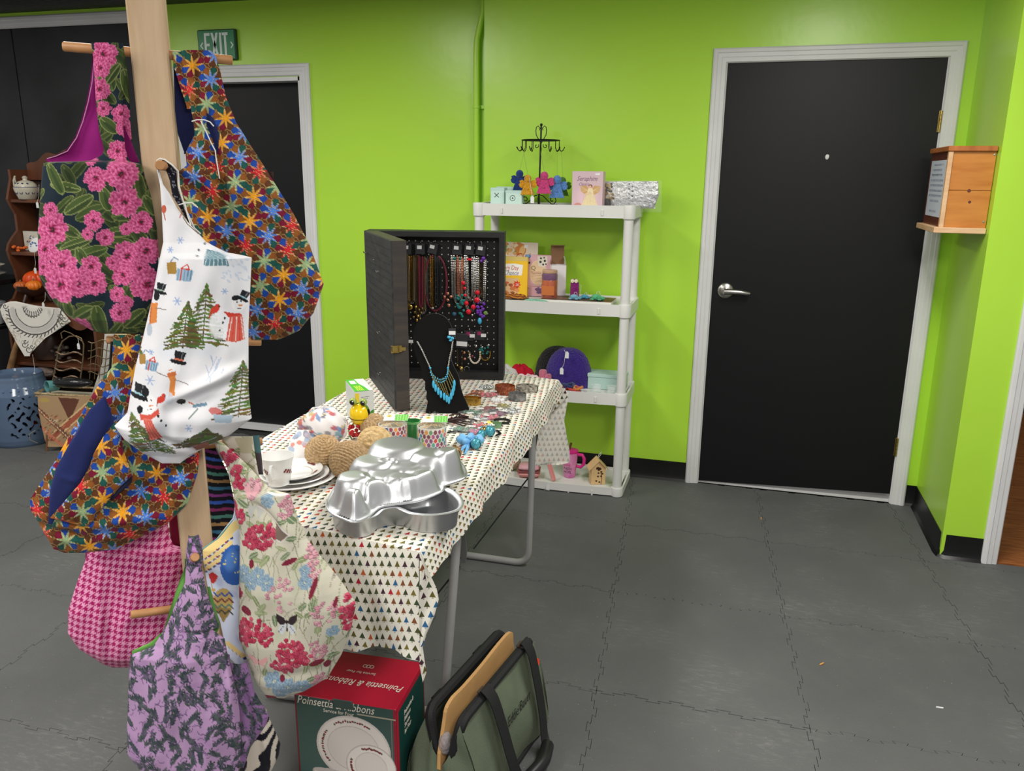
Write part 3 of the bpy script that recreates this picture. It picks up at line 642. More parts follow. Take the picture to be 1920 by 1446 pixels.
# --- houndstooth bag
def hound(P):
    c = 12.0; x = (P.X+P.Y*.12)/c; y = (P.Y-P.X*.06)/c; fx, fy = x % 1, y % 1
    a = fx < .5; b_ = fy < .5; d = ((fx*4+fy*4) % 2) < 1
    dark = np.where(a & b_, True, np.where(~a & ~b_, False, d)); P.C[:] = lin((232, 156, 192)); P.C[dark] = lin((166, 20, 96))
pl = plane(-.075)
t = bag('pink and magenta houndstooth hobo bag hanging behind the lower left star tile bag', (260, 960), pl)
LB = [(190, 950), (170, 1020), (160, 1052), (144, 1093), (128, 1144), (127, 1185), (146, 1213), (192, 1245), (211, 1252)]
RB = [(312, 950), (315, 985), (318, 1005), (325, 1022), (351, 1029), (356, 1100), (350, 1180), (330, 1230), (270, 1252)]
sheet(LB, RB, pl, .04, paint=hound, step=1.2, folds=[(192, 1060, 196, 1240, .007, 8), (215, 1060, 215, 1240, -.005, 10), (180, 1060, 150, 1130, -.006, 9), (290, 1020, 240, 1150, .005, 16)]).build('front_panel', CL, t)
back(t, LB[2:], RB[4:], pl, .02, (190, 90, 140))
sheet([(316, 965), (320, 1018)], [(340, 965), (350, 1026)], (pl[0]-pl[1]*.01, pl[1]), .003, (120, 16, 50), step=4).build('lining', CL, t)
# --- balloon bag with striped lining, behind the butterfly bag
def stripes(P):
    y = P.Y+2.5*np.sin(P.X*.09)-P.X*.12; k = np.floor(y/13.5).astype(int); f_ = (y/13.5) % 1
    pal = lin([(48, 82, 165), (128, 44, 92), (70, 120, 108), (150, 116, 74), (52, 100, 130), (120, 52, 120)])
    P.C[:] = lin((12, 13, 22)); m = f_ < .42; P.C[m] = pal[k[m] % 6]
def balloons(P):
    R = random.Random(2)
    for k in range(40): P.ell(R.uniform(375, 460), R.uniform(980, 1250), 14, 9, (240, 240, 240) if k % 2 else (160, 172, 214), R.uniform(0, 90), .5, .8)
    P.poly([(378, 1030), (440, 975), (452, 970), (452, 985), (380, 1045)], (230, 206, 140))
    for j in range(3):
        for k in range(7):
            x = 384+k*8; y = 1040+j*13-k*6.2; P.ell(x, y, 6, 4.5, (236, 210, 140), -35); P.ell(x+3, y+4, 3.5, 1.8, (44, 60, 130), -35)
            if k % 2: P.ell(x, y+5, 2, 2, (170, 50, 50))
    P.ell(440, 1056, 26, 38, (52, 98, 178)); P.ell(434, 1046, 14, 24, (96, 146, 214), 10, .6, .7)
    for k in range(14): P.ell(R.uniform(420, 455), R.uniform(1025, 1085), 1.5, 1.5, (220, 210, 120))
    P.ell(419, 1126, 18, 27, (186, 160, 96)); P.poly([(403, 1135), (436, 1138), (419, 1166)], (150, 124, 70))
    for j in range(4): P.line([(402, 1108+j*11), (409, 1115+j*11), (416, 1108+j*11), (423, 1115+j*11), (430, 1108+j*11), (437, 1115+j*11)], 3, ((60, 84, 150), (120, 60, 60), (90, 120, 110), (70, 70, 60))[j])
    P.poly([(391, 1074), (400, 1068), (410, 1076), (403, 1090), (397, 1090)], (190, 50, 50)); P.line([(397, 1090), (399, 1102)], 2.4, (190, 140, 60)); P.ell(401, 1103, 4, 3, (206, 160, 80)); P.ell(396, 1118, 5, 9, (206, 100, 60))
    for k in range(5): P.ell(428+k*7, 1206+k*5, 6, 5, (230, 205, 140)); P.ell(432+k*7, 1212+k*5, 4, 3, (44, 60, 130))
pl = plane(.03)
t = bag('hobo bag with hot air balloons print and dark striped lining, behind the butterfly bag', (430, 838), pl)
LB = [(440, 955), (436, 972), (406, 1010), (379, 1030), (382, 1060), (391, 1109), (413, 1167), (427, 1231), (445, 1248)]
RB = [(452, 955), (470, 1050), (480, 1150), (478, 1220), (462, 1250)]
sheet(LB, RB, pl, .012, (206, 214, 234), balloons).build('front_panel', CL, t)
back(t, LB[3:], RB[1:], pl, .012, (180, 190, 210))
sheet([(378, 840), (380, 870), (388, 944), (392, 1022)], [(404, 840), (429, 890), (440, 944), (440, 975), (410, 1010), (396, 1024)], (pl[0]-pl[1]*.02, pl[1]), .006, paint=stripes, sgn=-1).build('lining', CL, t)
MB().tube(pxs([(446, 948), (440, 972), (408, 1010), (379, 1030)], pl, .002), .0022, 6).build('teal_binding', mat('teal_binding', (110, 160, 158), .8), t)
sheet([(474, 820), (478, 850), (484, 884)], [(486, 816), (490, 850), (494, 890)], (pl[0]-pl[1]*.0, pl[1]), .002, (74, 112, 116), lambda P: P.poly([(470, 845), (496, 850), (496, 892), (478, 890)], (70, 60, 66)), step=3).build('back_strap', CL, t)
# --- butterfly garden bag
def garden(P):
    R = random.Random(11)
    for k in range(60): P.ell(R.uniform(400, 668), R.uniform(815, 1310), R.uniform(10, 26), R.uniform(8, 18), R.choice([(176, 180, 148), (214, 206, 186), (196, 186, 166), (186, 190, 166)]), R.uniform(0, 180), .5, .8)
    for k in range(260):
        x, y = R.uniform(405, 665), R.uniform(820, 1305); a = R.uniform(-2, -1.1); pts = [(x, y)]
        for j in range(5): a += R.uniform(-.3, .3); x += 8*math.cos(a); y += 8*math.sin(a); pts.append((x, y))
        P.line(pts, 1.1, R.choice([(126, 132, 96), (150, 150, 116), (140, 130, 120)]))
        if k % 2: P.leaf(x, y, R.uniform(16, 28), R.uniform(6, 11), R.uniform(-80, 80), R.choice([(128, 142, 98), (150, 160, 120), (108, 128, 96)]), (176, 180, 150))
    red, red2, pk, pk2, bl, bl2 = (176, 38, 70), (214, 98, 122), (200, 136, 152), (222, 176, 182), (126, 152, 172), (164, 184, 196)
    for i, (x, y, r) in enumerate([(539, 1100, 25), (593, 1060, 13), (618, 1132, 20), (478, 912, 14), (544, 947, 15), (604, 1203, 15), (604, 1273, 15), (590, 1030, 12), (500, 865, 9)]): P.cluster(x, y, r, r*1.2, pk, pk2, i, 30, 4)
    for i, (x, y, rx, ry) in enumerate([(428, 858, 18, 16), (446, 880, 10, 10), (453, 904, 11, 12), (494, 1000, 27, 22), (478, 1010, 16, 16), (514, 990, 14, 14), (454, 962, 13, 14), (440, 945, 8, 12), (486, 1166, 32, 22), (470, 1185, 18, 12), (512, 1180, 12, 14), (557, 1205, 26, 24), (545, 1230, 26, 16), (580, 1215, 14, 14), (655, 1142, 11, 34), (452, 1105, 8, 8)]): P.cluster(x, y, rx, ry, red, red2, 50+i, int(rx*ry/12)+8, 4.6)
    for i, (x, y, r) in enumerate([(464, 1068, 13), (480, 1082, 11), (494, 1068, 13), (512, 1078, 12), (582, 1078, 11), (580, 1058, 8), (522, 1266, 17), (548, 1276, 15), (572, 1278, 14), (508, 933, 11), (530, 1290, 12), (632, 1170, 9), (604, 1008, 6)]): P.bloom(x, y, r*1.25, 4, (104, 134, 160), (172, 192, 204), (196, 200, 170), i)
    for sg in (-1, 1):
        P.poly([(550, 1150), (550+sg*6, 1140), (550+sg*20, 1133), (550+sg*19, 1146), (550+sg*10, 1156)], (48, 34, 40)); P.poly([(550, 1152), (550+sg*12, 1155), (550+sg*17, 1163), (550+sg*9, 1174), (550+sg*3, 1164)], (204, 208, 214))
        for k in range(4): P.ell(550+sg*(7+k*2.4), 1158+k*3, 1.1, 1.1, (60, 60, 70))
        P.poly([(494, 1226), (494+sg*18, 1214), (494+sg*20, 1224), (494+sg*10, 1230), (494+sg*12, 1238), (494, 1232)], (222, 164, 164)); P.poly([(478, 920), (478+sg*6, 900), (478+sg*14, 912), (478+sg*8, 926)], (224, 168, 176))
        P.poly([(486, 944), (486+sg*12, 940), (486+sg*13, 956), (486+sg*6, 966)], (186, 186, 180))
    P.line([(550, 1146), (550, 1166)], 2.4, (40, 30, 34)); P.line([(494, 1220), (494, 1238)], 2, (110, 70, 70))
    for x, y, rx, ry, r in [(602, 1228, 13, 6, -15), (618, 1236, 6, 8, 20), (598, 1088, 5, 18, 15), (552, 1042, 14, 5, -20), (452, 1108, 7, 9, 0), (470, 1135, 12, 7, 20), (480, 1048, 5, 8, 0), (538, 1258, 5, 7, 0), (636, 1118, 4, 9, 10), (506, 1306, 14, 5, 0)]: P.ell(x, y, rx, ry, (122, 34, 54), r)
    P.poly([(524, 973), (551, 994), (536, 1006), (525, 1000)], (120, 104, 92)); P.line([(488, 944), (524, 973), (551, 994), (536, 1006), (526, 1002)], 2.2, (216, 206, 204)); P.line([(508, 920), (522, 924), (543, 926)], 2, (220, 212, 210))
pl = plane(0, .18, (-.80, -2.725, 0))
t = bag('large cream hobo bag printed with red blooms and butterflies, in front of table corner', (440, 832), pl)
LB = [(402, 832), (424, 872), (438, 922), (442, 962), (448, 985), (450, 1001), (450, 1052), (448, 1160), (449, 1195), (460, 1224), (474, 1267), (489, 1293), (501, 1309)]
RB = [(410, 826), (420, 832), (460, 868), (496, 906), (510, 918), (543, 926), (553, 955), (564, 983), (575, 1009), (600, 1041), (636, 1084), (668, 1131), (658, 1181), (640, 1228), (614, 1271), (571, 1296), (532, 1308)]
sheet(LB, RB, pl, .04, (200, 196, 178), garden, folds=[(485, 940, 528, 978, -.012, 6), (500, 915, 560, 1010, .008, 10), (590, 1030, 600, 1200, .006, 30), (480, 1260, 640, 1240, -.005, 12), (455, 1010, 455, 1190, .004, 8)]).build('front_panel', CL, t)
back(t, LB[4:], RB[7:], pl, .01, (190, 186, 176))
sheet([(415, 825), (440, 850), (470, 885), (498, 910)], [(474, 818), (478, 850), (486, 895), (504, 914)], (pl[0]-pl[1]*.02, pl[1]), .004, (206, 200, 184), lambda P: (garden(P), P.poly([(440, 822), (474, 818), (474, 850), (455, 850)], (186, 178, 150))), step=2).build('back_strap', CL, t)
# --- lavender sprig bag
def sprig(P):
    R = random.Random(21)
    for k in range(70): P.ell(R.uniform(235, 510), R.uniform(1000, 1500), 16, 10, (196, 160, 204) if k % 2 else (168, 128, 180), R.uniform(0, 180), .5, .8)
    for k in range(420):
        x, y = 232+(k % 20)*14.2+R.uniform(-8, 8), 1000+(k//20)*25+R.uniform(-12, 12); a = R.uniform(-2.5, -.6); cv = R.uniform(-.2, .2); pts = [(x, y)]
        for j in range(5):
            a += cv; x += 4.6*math.cos(a); y += 4.6*math.sin(a); pts.append((x, y))
            for sg in (-1, 1):
                q = a+sg*.6; P.ell(x+4*math.cos(q), y+4*math.sin(q), 4.6, 1.6, R.choice([(60, 76, 72), (78, 92, 84), (54, 64, 70), (88, 92, 100)]), math.degrees(q))
        P.line(pts, 1.6, (78, 70, 96))
    for k in range(520):
        x, y = R.uniform(232, 510), R.uniform(1000, 1510); a = R.uniform(0, 6); pts = []
        for j in range(6): a += .45; x += 3*math.cos(a); y += 3*math.sin(a); pts.append((x, y))
        P.line(pts, 1.4, (112, 88, 128))
pl = plane(.135)
t = bag('lilac hobo bag with dark green leaf sprigs and lime lining, lowest on the post', (364, 1020), pl)
LB = [(349, 1048), (347, 1093), (329, 1133), (313, 1173), (289, 1210), (262, 1222), (245, 1228), (241, 1278), (238, 1370), (239, 1413), (258, 1438), (290, 1480)]
RB = [(369, 1048), (381, 1074), (390, 1117), (397, 1180), (412, 1176), (421, 1197), (431, 1247), (443, 1293), (449, 1333), (452, 1386), (449, 1446), (430, 1482)]
sheet(LB, RB, pl, .03, (182, 146, 188), sprig, folds=[(400, 1190, 446, 1400, -.006, 12), (375, 1060, 380, 1160, .005, 8), (430, 1250, 446, 1420, .006, 8), (300, 1260, 330, 1440, .004, 24)]).build('front_panel', CL, t)
back(t, LB[6:], RB[6:], pl, .02, (150, 116, 160))
sheet([(346, 1048), (347, 1062), (332, 1102), (319, 1142), (307, 1182), (282, 1205), (246, 1221), (250, 1232)], [(360, 1048), (350, 1093), (333, 1135), (317, 1175), (300, 1212), (260, 1232)], (pl[0]-pl[1]*.012, pl[1]), .003, (112, 172, 84), step=3).build('lining', CL, t)
sheet([(388, 1100), (393, 1130), (397, 1160), (397, 1188)], [(394, 1100), (404, 1140), (413, 1174), (405, 1190)], (pl[0]-pl[1]*.01, pl[1]), .002, (96, 150, 76), step=3).build('lining', CL, t)
sheet([(353, 1009), (349, 1030), (349, 1046), (352, 1060)], [(372, 1002), (379, 1018), (381, 1046), (378, 1066)], (pl[0]+pl[1]*-.002, pl[1]), .016, (178, 132, 192), sprig, folds=[(356, 1018, 378, 1026, -.004, 3), (352, 1030, 379, 1040, -.004, 3)]).build('strap', CL, t)
sheet([(428, 1240), (443, 1300), (449, 1350), (450, 1440)], [(464, 1242), (477, 1296), (504, 1342), (498, 1361), (470, 1401), (457, 1440)], (pl[0]-pl[1]*.03, pl[1]), .012, (150, 112, 162), sprig, folds=[(450, 1260, 480, 1380, -.006, 8)]).build('side_panel', CL, t)  # same print, ground colour darkened to carry the shade on this side
# --- zebra stripe bag peeping out at the bottom
def zebra(P):
    v = P.X*.62+P.Y*.5+9*np.sin(P.Y*.06)+5*np.sin(P.X*.11); P.C[:] = lin((214, 204, 190)); P.C[(v % 21) < 10.5] = lin((22, 22, 34))
pl = plane(.055)
t = bag('black and cream zebra striped bag peeping out low behind the lilac bag', (500, 1340), pl)
LB = [(470, 1330), (455, 1360), (450, 1400), (450, 1470)]; RB = [(500, 1335), (512, 1362), (526, 1395), (523, 1416), (508, 1446), (490, 1472)]
sheet(LB, RB, pl, .02, paint=zebra, folds=[(490, 1350, 510, 1440, .006, 7)]).build('front_panel', CL, t)
back(t, LB, RB, pl, .012, (200, 190, 180))
# ---------------------------------------------------------------- more helpers
Xv, Yv, Zv = Vector((1, 0, 0)), Vector((0, 1, 0)), Vector((0, 0, 1))
PAPER = mat('printed_card', rough=.5, attr=True)
GLOSS = mat('glossy_print', rough=.28, attr=True)
def panel(parent, name, o, u, v, wd, h, base, paint=None, step=1.5, m=None, lift=0, scale=1000.):
    """flat print wd x h metres; o is the top left corner, u right, v down; the painter works in millimetres"""
    C, R = max(2, int(wd*scale/step)+1), max(2, int(h*scale/step)+1)
    X, Y = np.meshgrid(np.linspace(0, wd*scale, C), np.linspace(0, h*scale, R))
    o = Vector(o)+u.cross(-v)*lift
    P3 = np.array(o)+X[..., None]/scale*np.array(u)+Y[..., None]/scale*np.array(v)
    p = Paint(X, Y, base)
    if paint: paint(p)
    return MB().grid(P3, col=p.C.reshape(R, C, 3)).build(name, m or PAPER, parent, smooth=False)
def text(parent, s, size, o, u, v, m, shear=0, lift=.0006, align='LEFT', name='lettering', sx=1):
    c = bpy.data.curves.new('t', 'FONT'); c.body = s; c.size = size; c.shear = shear; c.align_x = align; c.extrude = .0002; c.resolution_u = 2
    ob = bpy.data.objects.new('t', c); me = bpy.data.meshes.new_from_object(ob)
    n = u.cross(v); b = MB()
    b.add([Vector(o)+u*(q.co.x*sx)+v*q.co.y+n*(lift+q.co.z) for q in me.vertices], [tuple(p.vertices) for p in me.polygons])
    bpy.data.objects.remove(ob); bpy.data.curves.remove(c); bpy.data.meshes.remove(me)
    return b.build(name, m, parent, smooth=False)
def carton(name, label, cat, o, u, wd, h, dp, rgb, front=None, base=None, group=None, m=None, side=None, step=1.5, lean=0):
    """upright box: o = bottom left front corner, u = along the front"""
    u = Vector(u).normalized(); n = u.cross(Zv); v = (Zv-n*lean).normalized(); n = u.cross(v)
    t = thing(name, Vector(o)+u*wd/2, label, cat, group); o = Vector(o)
    M = Matrix((u, -n, v)).transposed()
    MB().box(o+u*wd/2+v*h/2-n*dp/2, (wd, dp, h), M, bev=min(.002, dp*.2)).build('body', m or mat('card_%d_%d_%d' % rgb, rgb, .5), t, smooth=False)
    if front: panel(t, 'front_print', o+v*h, u, -v, wd, h, base or rgb, front, step, lift=.0006)
    t['_'] = 0; del t['_']
    return t, o, u, v, n
def tag(px, py, label, Y, l=.03, string=None, lean=0, d=None):
    p = at(px, py, y=Y); t = thing('price_tag', p, label, 'tag')
    MB().prism([(-.009, 0), (.009, 0), (.009, .026), (.004, .034), (-.004, .034), (-.009, .026)], (p, Xv, Zv, -Yv), 0, .0006).build('card', TAGM, t, smooth=False)
    if string: MB().tube([p+Zv*.031-Yv*.001, at((px+string[0])/2+1, (py+string[1])/2, y=Y), at(string[0], string[1], y=Y+.002)], .0009, 5).build('string', WS, t)
    return t
TAGM = mat('tag_white', (226, 226, 226), .6)
WPL = mat('white_plastic', (222, 222, 218), .38, noise=.04, nscale=5)
def wool(name, rgb, k=1): return mat('wool_'+name, rgb, .95, bump=.9*k, bscale=170, noise=.35, nscale=120, sheen=.3, spec=.2)
# ---------------------------------------------------------------- white plastic shelf unit
x0, x1, y0, y1 = -1.06, -.285, -.335, -.02
sh = thing('shelf_unit', ((x0+x1)/2, (y0+y1)/2, 0), 'white plastic four-tier shelf unit standing against the green wall', 'shelf')
TOPS = [.045, .525, .955, 1.407]
for zt in TOPS:
    b = MB(); zb = zt-.062 if zt > .1 else 0.0
    b.bx(x0+.02, x1-.02, y0+.012, y1-.012, zt-.02, zt-.011)
    n = 24; rows = []
    for q in (0, 1): pass
    # gently bowed front lip, straight other lips
    f_ = [(x0+.03+(x1-x0-.06)*i/n, y0+.012-.016*math.sin(math.pi*i/n)) for i in range(n+1)]
    for (xa, ya), (xb, yb) in zip(f_[:-1], f_[1:]):
        b.add([(xa, ya, zb+.006), (xb, yb, zb+.006), (xb, yb, zt), (xa, ya, zt), (xa, ya+.007, zb+.006), (xb, yb+.007, zb+.006), (xb, yb+.007, zt), (xa, ya+.007, zt)],
              [(0, 1, 2, 3), (3, 2, 6, 7), (5, 4, 7, 6), (1, 0, 4, 5)])
        b.add([(xa, ya, zt-.012), (xb, yb, zt-.012), (xb, y0+.03, zt-.012), (xa, y0+.03, zt-.012)], [(0, 1, 2, 3)])
    b.bx(x0+.03, x1-.03, y1-.012, y1-.004, zb+.006, zt); b.bx(x0, x0+.008, y0+.03, y1-.03, zb+.006, zt); b.bx(x1-.008, x1, y0+.03, y1-.03, zb+.006, zt)
    for i in range(1, 6): b.bx(x0+.03+(x1-x0-.06)*i/6-.004, x0+.03+(x1-x0-.06)*i/6+.004, y0, y1-.03, zt-.045, zt-.02)
    for xx in (x0+.03, x1-.03):
        for yy in (y0+.03, y1-.03): b.lathe([(.026, zb), (.0295, zb+.004), (.031, zt-.004), (.029, zt+.002), (.022, zt+.003)], (xx, yy, 0), 20)
    b.build('shelf_board', WPL, sh, ang=30)
for za, zb in zip(TOPS[:-1], TOPS[1:]):
    for xx in (x0+.03, x1-.03):
        for yy in (y0+.03, y1-.03): MB().lathe([(.0225, za), (.0225, zb-.06)], (xx, yy, 0), 20).build('post', WPL, sh)
# --- top board
Zt = 1.397
def on(px, Y, z): p = at(px, 388, y=Y); return Vector((p.x, Y, z))
def span(pa, pb, Y): return at(pa, 380, y=Y).x, at(pb, 380, y=Y).x
def hgt(px, py, Y): return at(px, py, y=Y).z
MINT = (196, 222, 214)
def mint(label, pa, pb, py, Y, dp, mark):
    a, c = span(pa, pb, Y); h = hgt(pa, py, Y)-Zt
    t, o, u, v, n = carton('gift_box', label, 'box', (a, Y, Zt), Xv, c-a, h, dp, MINT, mark, group=None, step=1)
    MB().box(o+u*(c-a)/2+v*(h-.006)-n*dp/2, (c-a+.003, dp+.003, .013), Matrix((u, -n, v)).transposed(), bev=.001).build('lid', mat('mint_lid', (186, 214, 210), .45), t, smooth=False)
DK = (70, 78, 80)
mint('small mint gift box with an X mark, leftmost on the shelf top', 920, 945, 352, -.2, .05, lambda P: (P.line([(20, 26), (40, 44)], 4, DK), P.line([(20, 44), (40, 26)], 4, DK)))
mint('pale mint gift box behind the two marked ones', 931, 975, 350, -.12, .05, lambda P: P.line([(72, 22), (72, 44), (86, 44), (86, 22)], 2.5, (150, 190, 200)))
def ring_(P): P.ell(35, 36, 14, 14, DK); P.ell(35, 36, 11, 11, MINT); P.ell(35, 36, 4, 4, DK)
mint('small mint gift box with a circle mark, beside the wire jewelry stand', 948, 978, 357, -.225, .055, ring_)
# wire jewelry stand
IRON = mat('black_iron', (20, 20, 22), .4, .3)
YS = -.17; c0 = Vector((at(1010, 388, y=YS).x, YS, Zt)); tz = hgt(1016, 232, YS)
sd = thing('jewelry_stand', c0, 'black wrought wire jewelry stand with a ring of hooks on shelf top', 'stand')
MB().tube([c0+Zv*.004, Vector((c0.x+.006, YS, tz))], .0042, 8).build('pole', IRON, sd)
def spiral(c, u, v, r, turns, a0, n=30, k=1):
    return [Vector(c)+u*(r*(1-.8*i/n)*math.cos(a0+k*turns*6.283*i/n))+v*(r*(1-.8*i/n)*math.sin(a0+k*turns*6.283*i/n)) for i in range(n+1)]
b = MB()
for q in range(4):
    d_ = Vector((math.cos(q*math.pi/2+.3), math.sin(q*math.pi/2+.3), 0))
    b.tube([c0+Zv*.05, c0+d_*.02+Zv*.045, c0+d_*.045+Zv*.02, c0+d_*.06+Zv*.008]+spiral(c0+d_*.066+Zv*.026, d_, Zv, .02, 1.1, -1.4, 22), .0022, 6)
    b.tube([c0+Zv*.003, c0+d_*.09+Zv*.003], .0022, 6)
b.build('scroll_base', IRON, sd)
b = MB(); tc_ = Vector((c0.x+.006, YS, tz-.05))
for sg in (-1, 1):
    pts = [tc_+Xv*sg*r_*math.sin(a)*.026*1+Zv*(.0+h_) for a, r_, h_ in [(0, 1, -.04), (.5, .9, -.022), (1.2, 1, 0), (1.6, 1, .018), (1.3, .95, .034), (.7, .9, .04), (.3, .8, .03), (.5, .7, .02)]]
    b.tube(pts, .0022, 6); b.tube(spiral(tc_+Xv*sg*.022-Zv*.05, Xv*sg, Zv, .012, .9, 2.6, 16), .002, 6)
b.ball(tc_+Zv*.045, .007, 10, 6)
b.build('heart_finial', IRON, sd)
zr = hgt(1016, 263, YS); rr = .09
MB().tube([Vector((c0.x+.005+rr*math.cos(a), YS+rr*math.sin(a), zr)) for a in np.linspace(0, 6.283, 33)[:-1]], .0026, 7, closed=True).tube([Vector((c0.x+.005-rr, YS, zr)), Vector((c0.x+.005+rr, YS, zr))], .0022, 6).build('ring', IRON, sd)
for i in range(14):
    a = i*6.283/14; d_ = Vector((math.cos(a), math.sin(a), 0)); p = Vector((c0.x+.005, YS, zr))+d_*rr
    MB().tube([p, p-Zv*.035, p-Zv*.047+d_*.006, p-Zv*.05+d_*.012, p-Zv*.044+d_*.02, p-Zv*.034+d_*.025], .002, 6).ball(p-Zv*.033+d_*.0255, .003, 6, 4).build('hook', IRON, sd)
def angel(label, px, py0, py1, Y, rgb, hang, halfw=14):
    t0 = at(px, py0, y=Y); b0 = at(px, py1, y=Y); H = t0.z-b0.z; k = H/1.0
    t = thing('crochet_angel', b0, label, 'ornament')
    o = b0; fr = (o, Xv, Zv, -Yv)
    def pol(pts): return [(p[0]*H, p[1]*H) for p in pts]
    m = wool(label.split()[0], rgb)
    sk = [(-.34, .0)]+[(-.34+.68*i/12, .05 if i % 2 else 0) for i in range(1, 13)]+[(.2, .42), (.14, .62), (-.14, .62), (-.2, .42)]
    MB().prism(pol(sk), fr, -.006, .006).build('dress', m, t)
    MB().ball(o+Zv*H*.79, (H*.19, H*.15, H*.2), 12, 8).build('head', m, t)
    for sg in (-1, 1):
        w_ = [(.06, .5), (.3, .34), (.42, .4), (.46, .52), (.4, .6), (.44, .68), (.3, .74), (.08, .64)]
        MB().prism(pol([(sg*x, y) for x, y in (w_ if sg > 0 else w_)]), fr, -.012, -.004).build('wing', m, t)
    hp = Vector(hang); MB().tube([o+Zv*H*.97, hp], .0006, 4).build('thread', mat('thread_grey', (110, 130, 90), .7), t)
    for i in range(9): pass
    MB().ball(o+Vector((0, -.009, H*.3)), (.006, .003, .006), 6, 4).build('bow', m, t)
    return t
cR = Vector((c0.x+.005, YS, zr-.05))
def hk(a): return cR+Vector((math.cos(a), math.sin(a), 0))*(rr+.012)
angel('navy blue crochet angel hanging at the left of the wire stand', 974, 318, 358, YS+.03, (36, 66, 140), hk(2.69))
angel('orange yellow crochet angel hanging on the wire stand', 989, 327, 366, YS-.06, (236, 168, 34), hk(4.04))
angel('hot pink crochet angel hanging on the wire stand', 1020, 321, 364, YS-.05, (226, 74, 142), hk(4.93))
angel('sky blue crochet angel hanging at the right of the wire stand', 1044, 328, 372, YS-.03, (98, 148, 216), hk(5.83))
angel('leaf green crochet angel half hidden behind the sky blue one', 1054, 331, 368, YS+.05, (86, 140, 50), hk(.45))
tag(998, 381, 'white paper price tag hanging from the orange yellow crochet angel', YS-.072, string=(992, 332))
# pink boxed angel figurine
a, c = span(1072, 1129, -.21); h = hgt(1075, 321, -.21)-Zt
def seraph(P):
    W_, H_ = (c-a)*1000, h*1000
    P.ell(W_*.5, H_*.7, W_*.4, H_*.35, (232, 196, 206), soft=.6, a=.7)
    for sg in (-1, 1): P.poly([(W_*.6, H_*.52), (W_*(.6+sg*.14), H_*.4), (W_*(.6+sg*.33), H_*.42), (W_*(.6+sg*.3), H_*.58), (W_*(.6+sg*.12), H_*.68)], (206, 164, 112)); [P.line([(W_*(.6+sg*.08), H_*.54), (W_*(.6+sg*.3), H_*(.44+.05*q))], 1.3, (232, 204, 160)) for q in range(4)]
    P.poly([(W_*.53, H_*.48), (W_*.67, H_*.48), (W_*.72, H_*.64), (W_*.86, H_), (W_*.3, H_), (W_*.48, H_*.66)], (236, 218, 178))
    P.ell(W_*.6, H_*.42, W_*.065, H_*.05, (118, 66, 40)); P.ell(W_*.59, H_*.435, W_*.045, H_*.038, (228, 180, 150)); P.poly([(W_*.42, H_*.64), (W_*.6, H_*.56), (W_*.64, H_*.62), (W_*.46, H_*.7)], (232, 206, 166))
    for k in range(9): P.line([(W_*(.42+.04*k), H_*.6), (W_*(.36+.055*k), H_)], 1.4, (212, 186, 140))
    P.poly([(W_*.74, H_*.06), (W_*.9, H_*.05), (W_*.9, H_*.1), (W_*.75, H_*.1)], (240, 240, 240)); P.ell(W_*.2, H_*.95, W_*.12, H_*.05, (206, 140, 130))
t, o, u, v, n = carton('figurine_box', 'pale pink box with a winged angel figure on its front, on shelf top', 'box', (a, -.21, Zt), Xv, c-a, h, .07, (214, 186, 194), seraph, step=1.2)
PUR = mat('ink_purple', (112, 70, 110), .5)
text(t, 'Seraphim', .03, o+u*.022+v*(h-.043), u, v, PUR, .35, sx=.85); text(t, 'Classics', .02, o+u*.03+v*(h-.065), u, v, PUR, .35, sx=.8)
# silver pouch in clear plastic
CLEAR = mat('clear_plastic', (240, 240, 240), .08, alpha=.1, spec=.8)
FOIL = mat('crinkled_silver', rough=.32, metal=.75, attr=True, bump=.9, bscale=60)
plp = (Vector((0, -.14, 0)), Vector((0, -1, 0)))
p = at(1185, 390, y=-.14); t = thing('foil_pouch', (p.x, -.14, Zt), 'crinkled silver pouch in a clear plastic bag beside the pink angel box', 'pouch')
def foil(P):
    R = random.Random(4)
    for k in range(70): P.ell(R.uniform(1130, 1150), R.uniform(345, 392), 2.5, 2.5, R.choice([(150, 120, 60), (60, 50, 40), (200, 180, 120)]))
    P.poly([(1132, 372), (1146, 372), (1146, 392), (1132, 392)], (50, 50, 54))
    for k in range(10): P.ell(1180+(k % 2)*6, 345+k*4.6, 1.8, 1.2, (60, 60, 66))
    P.poly([(1146, 376), (1236, 366), (1230, 390), (1146, 392)], (176, 178, 186), .6)
sheet([(1132, 344), (1131, 370), (1134, 391)], [(1234, 340), (1236, 365), (1228, 386)], plp, .012, (214, 214, 216), foil, wob=.003, step=1.5).build('foil_front', FOIL, t)
sheet([(1132, 344), (1131, 370), (1134, 391)], [(1234, 340), (1236, 365), (1228, 386)], plp, .02, (200, 200, 205), sgn=-1, wob=0, step=6).build('foil_back', FOIL, t)
sheet([(1129, 341), (1128, 370), (1132, 392)], [(1241, 338), (1241, 365), (1240, 398)], (plp[0]-Yv*.018, plp[1]), .008, (240, 240, 240), wob=.003, step=4).build('clear_bag', CLEAR, t)
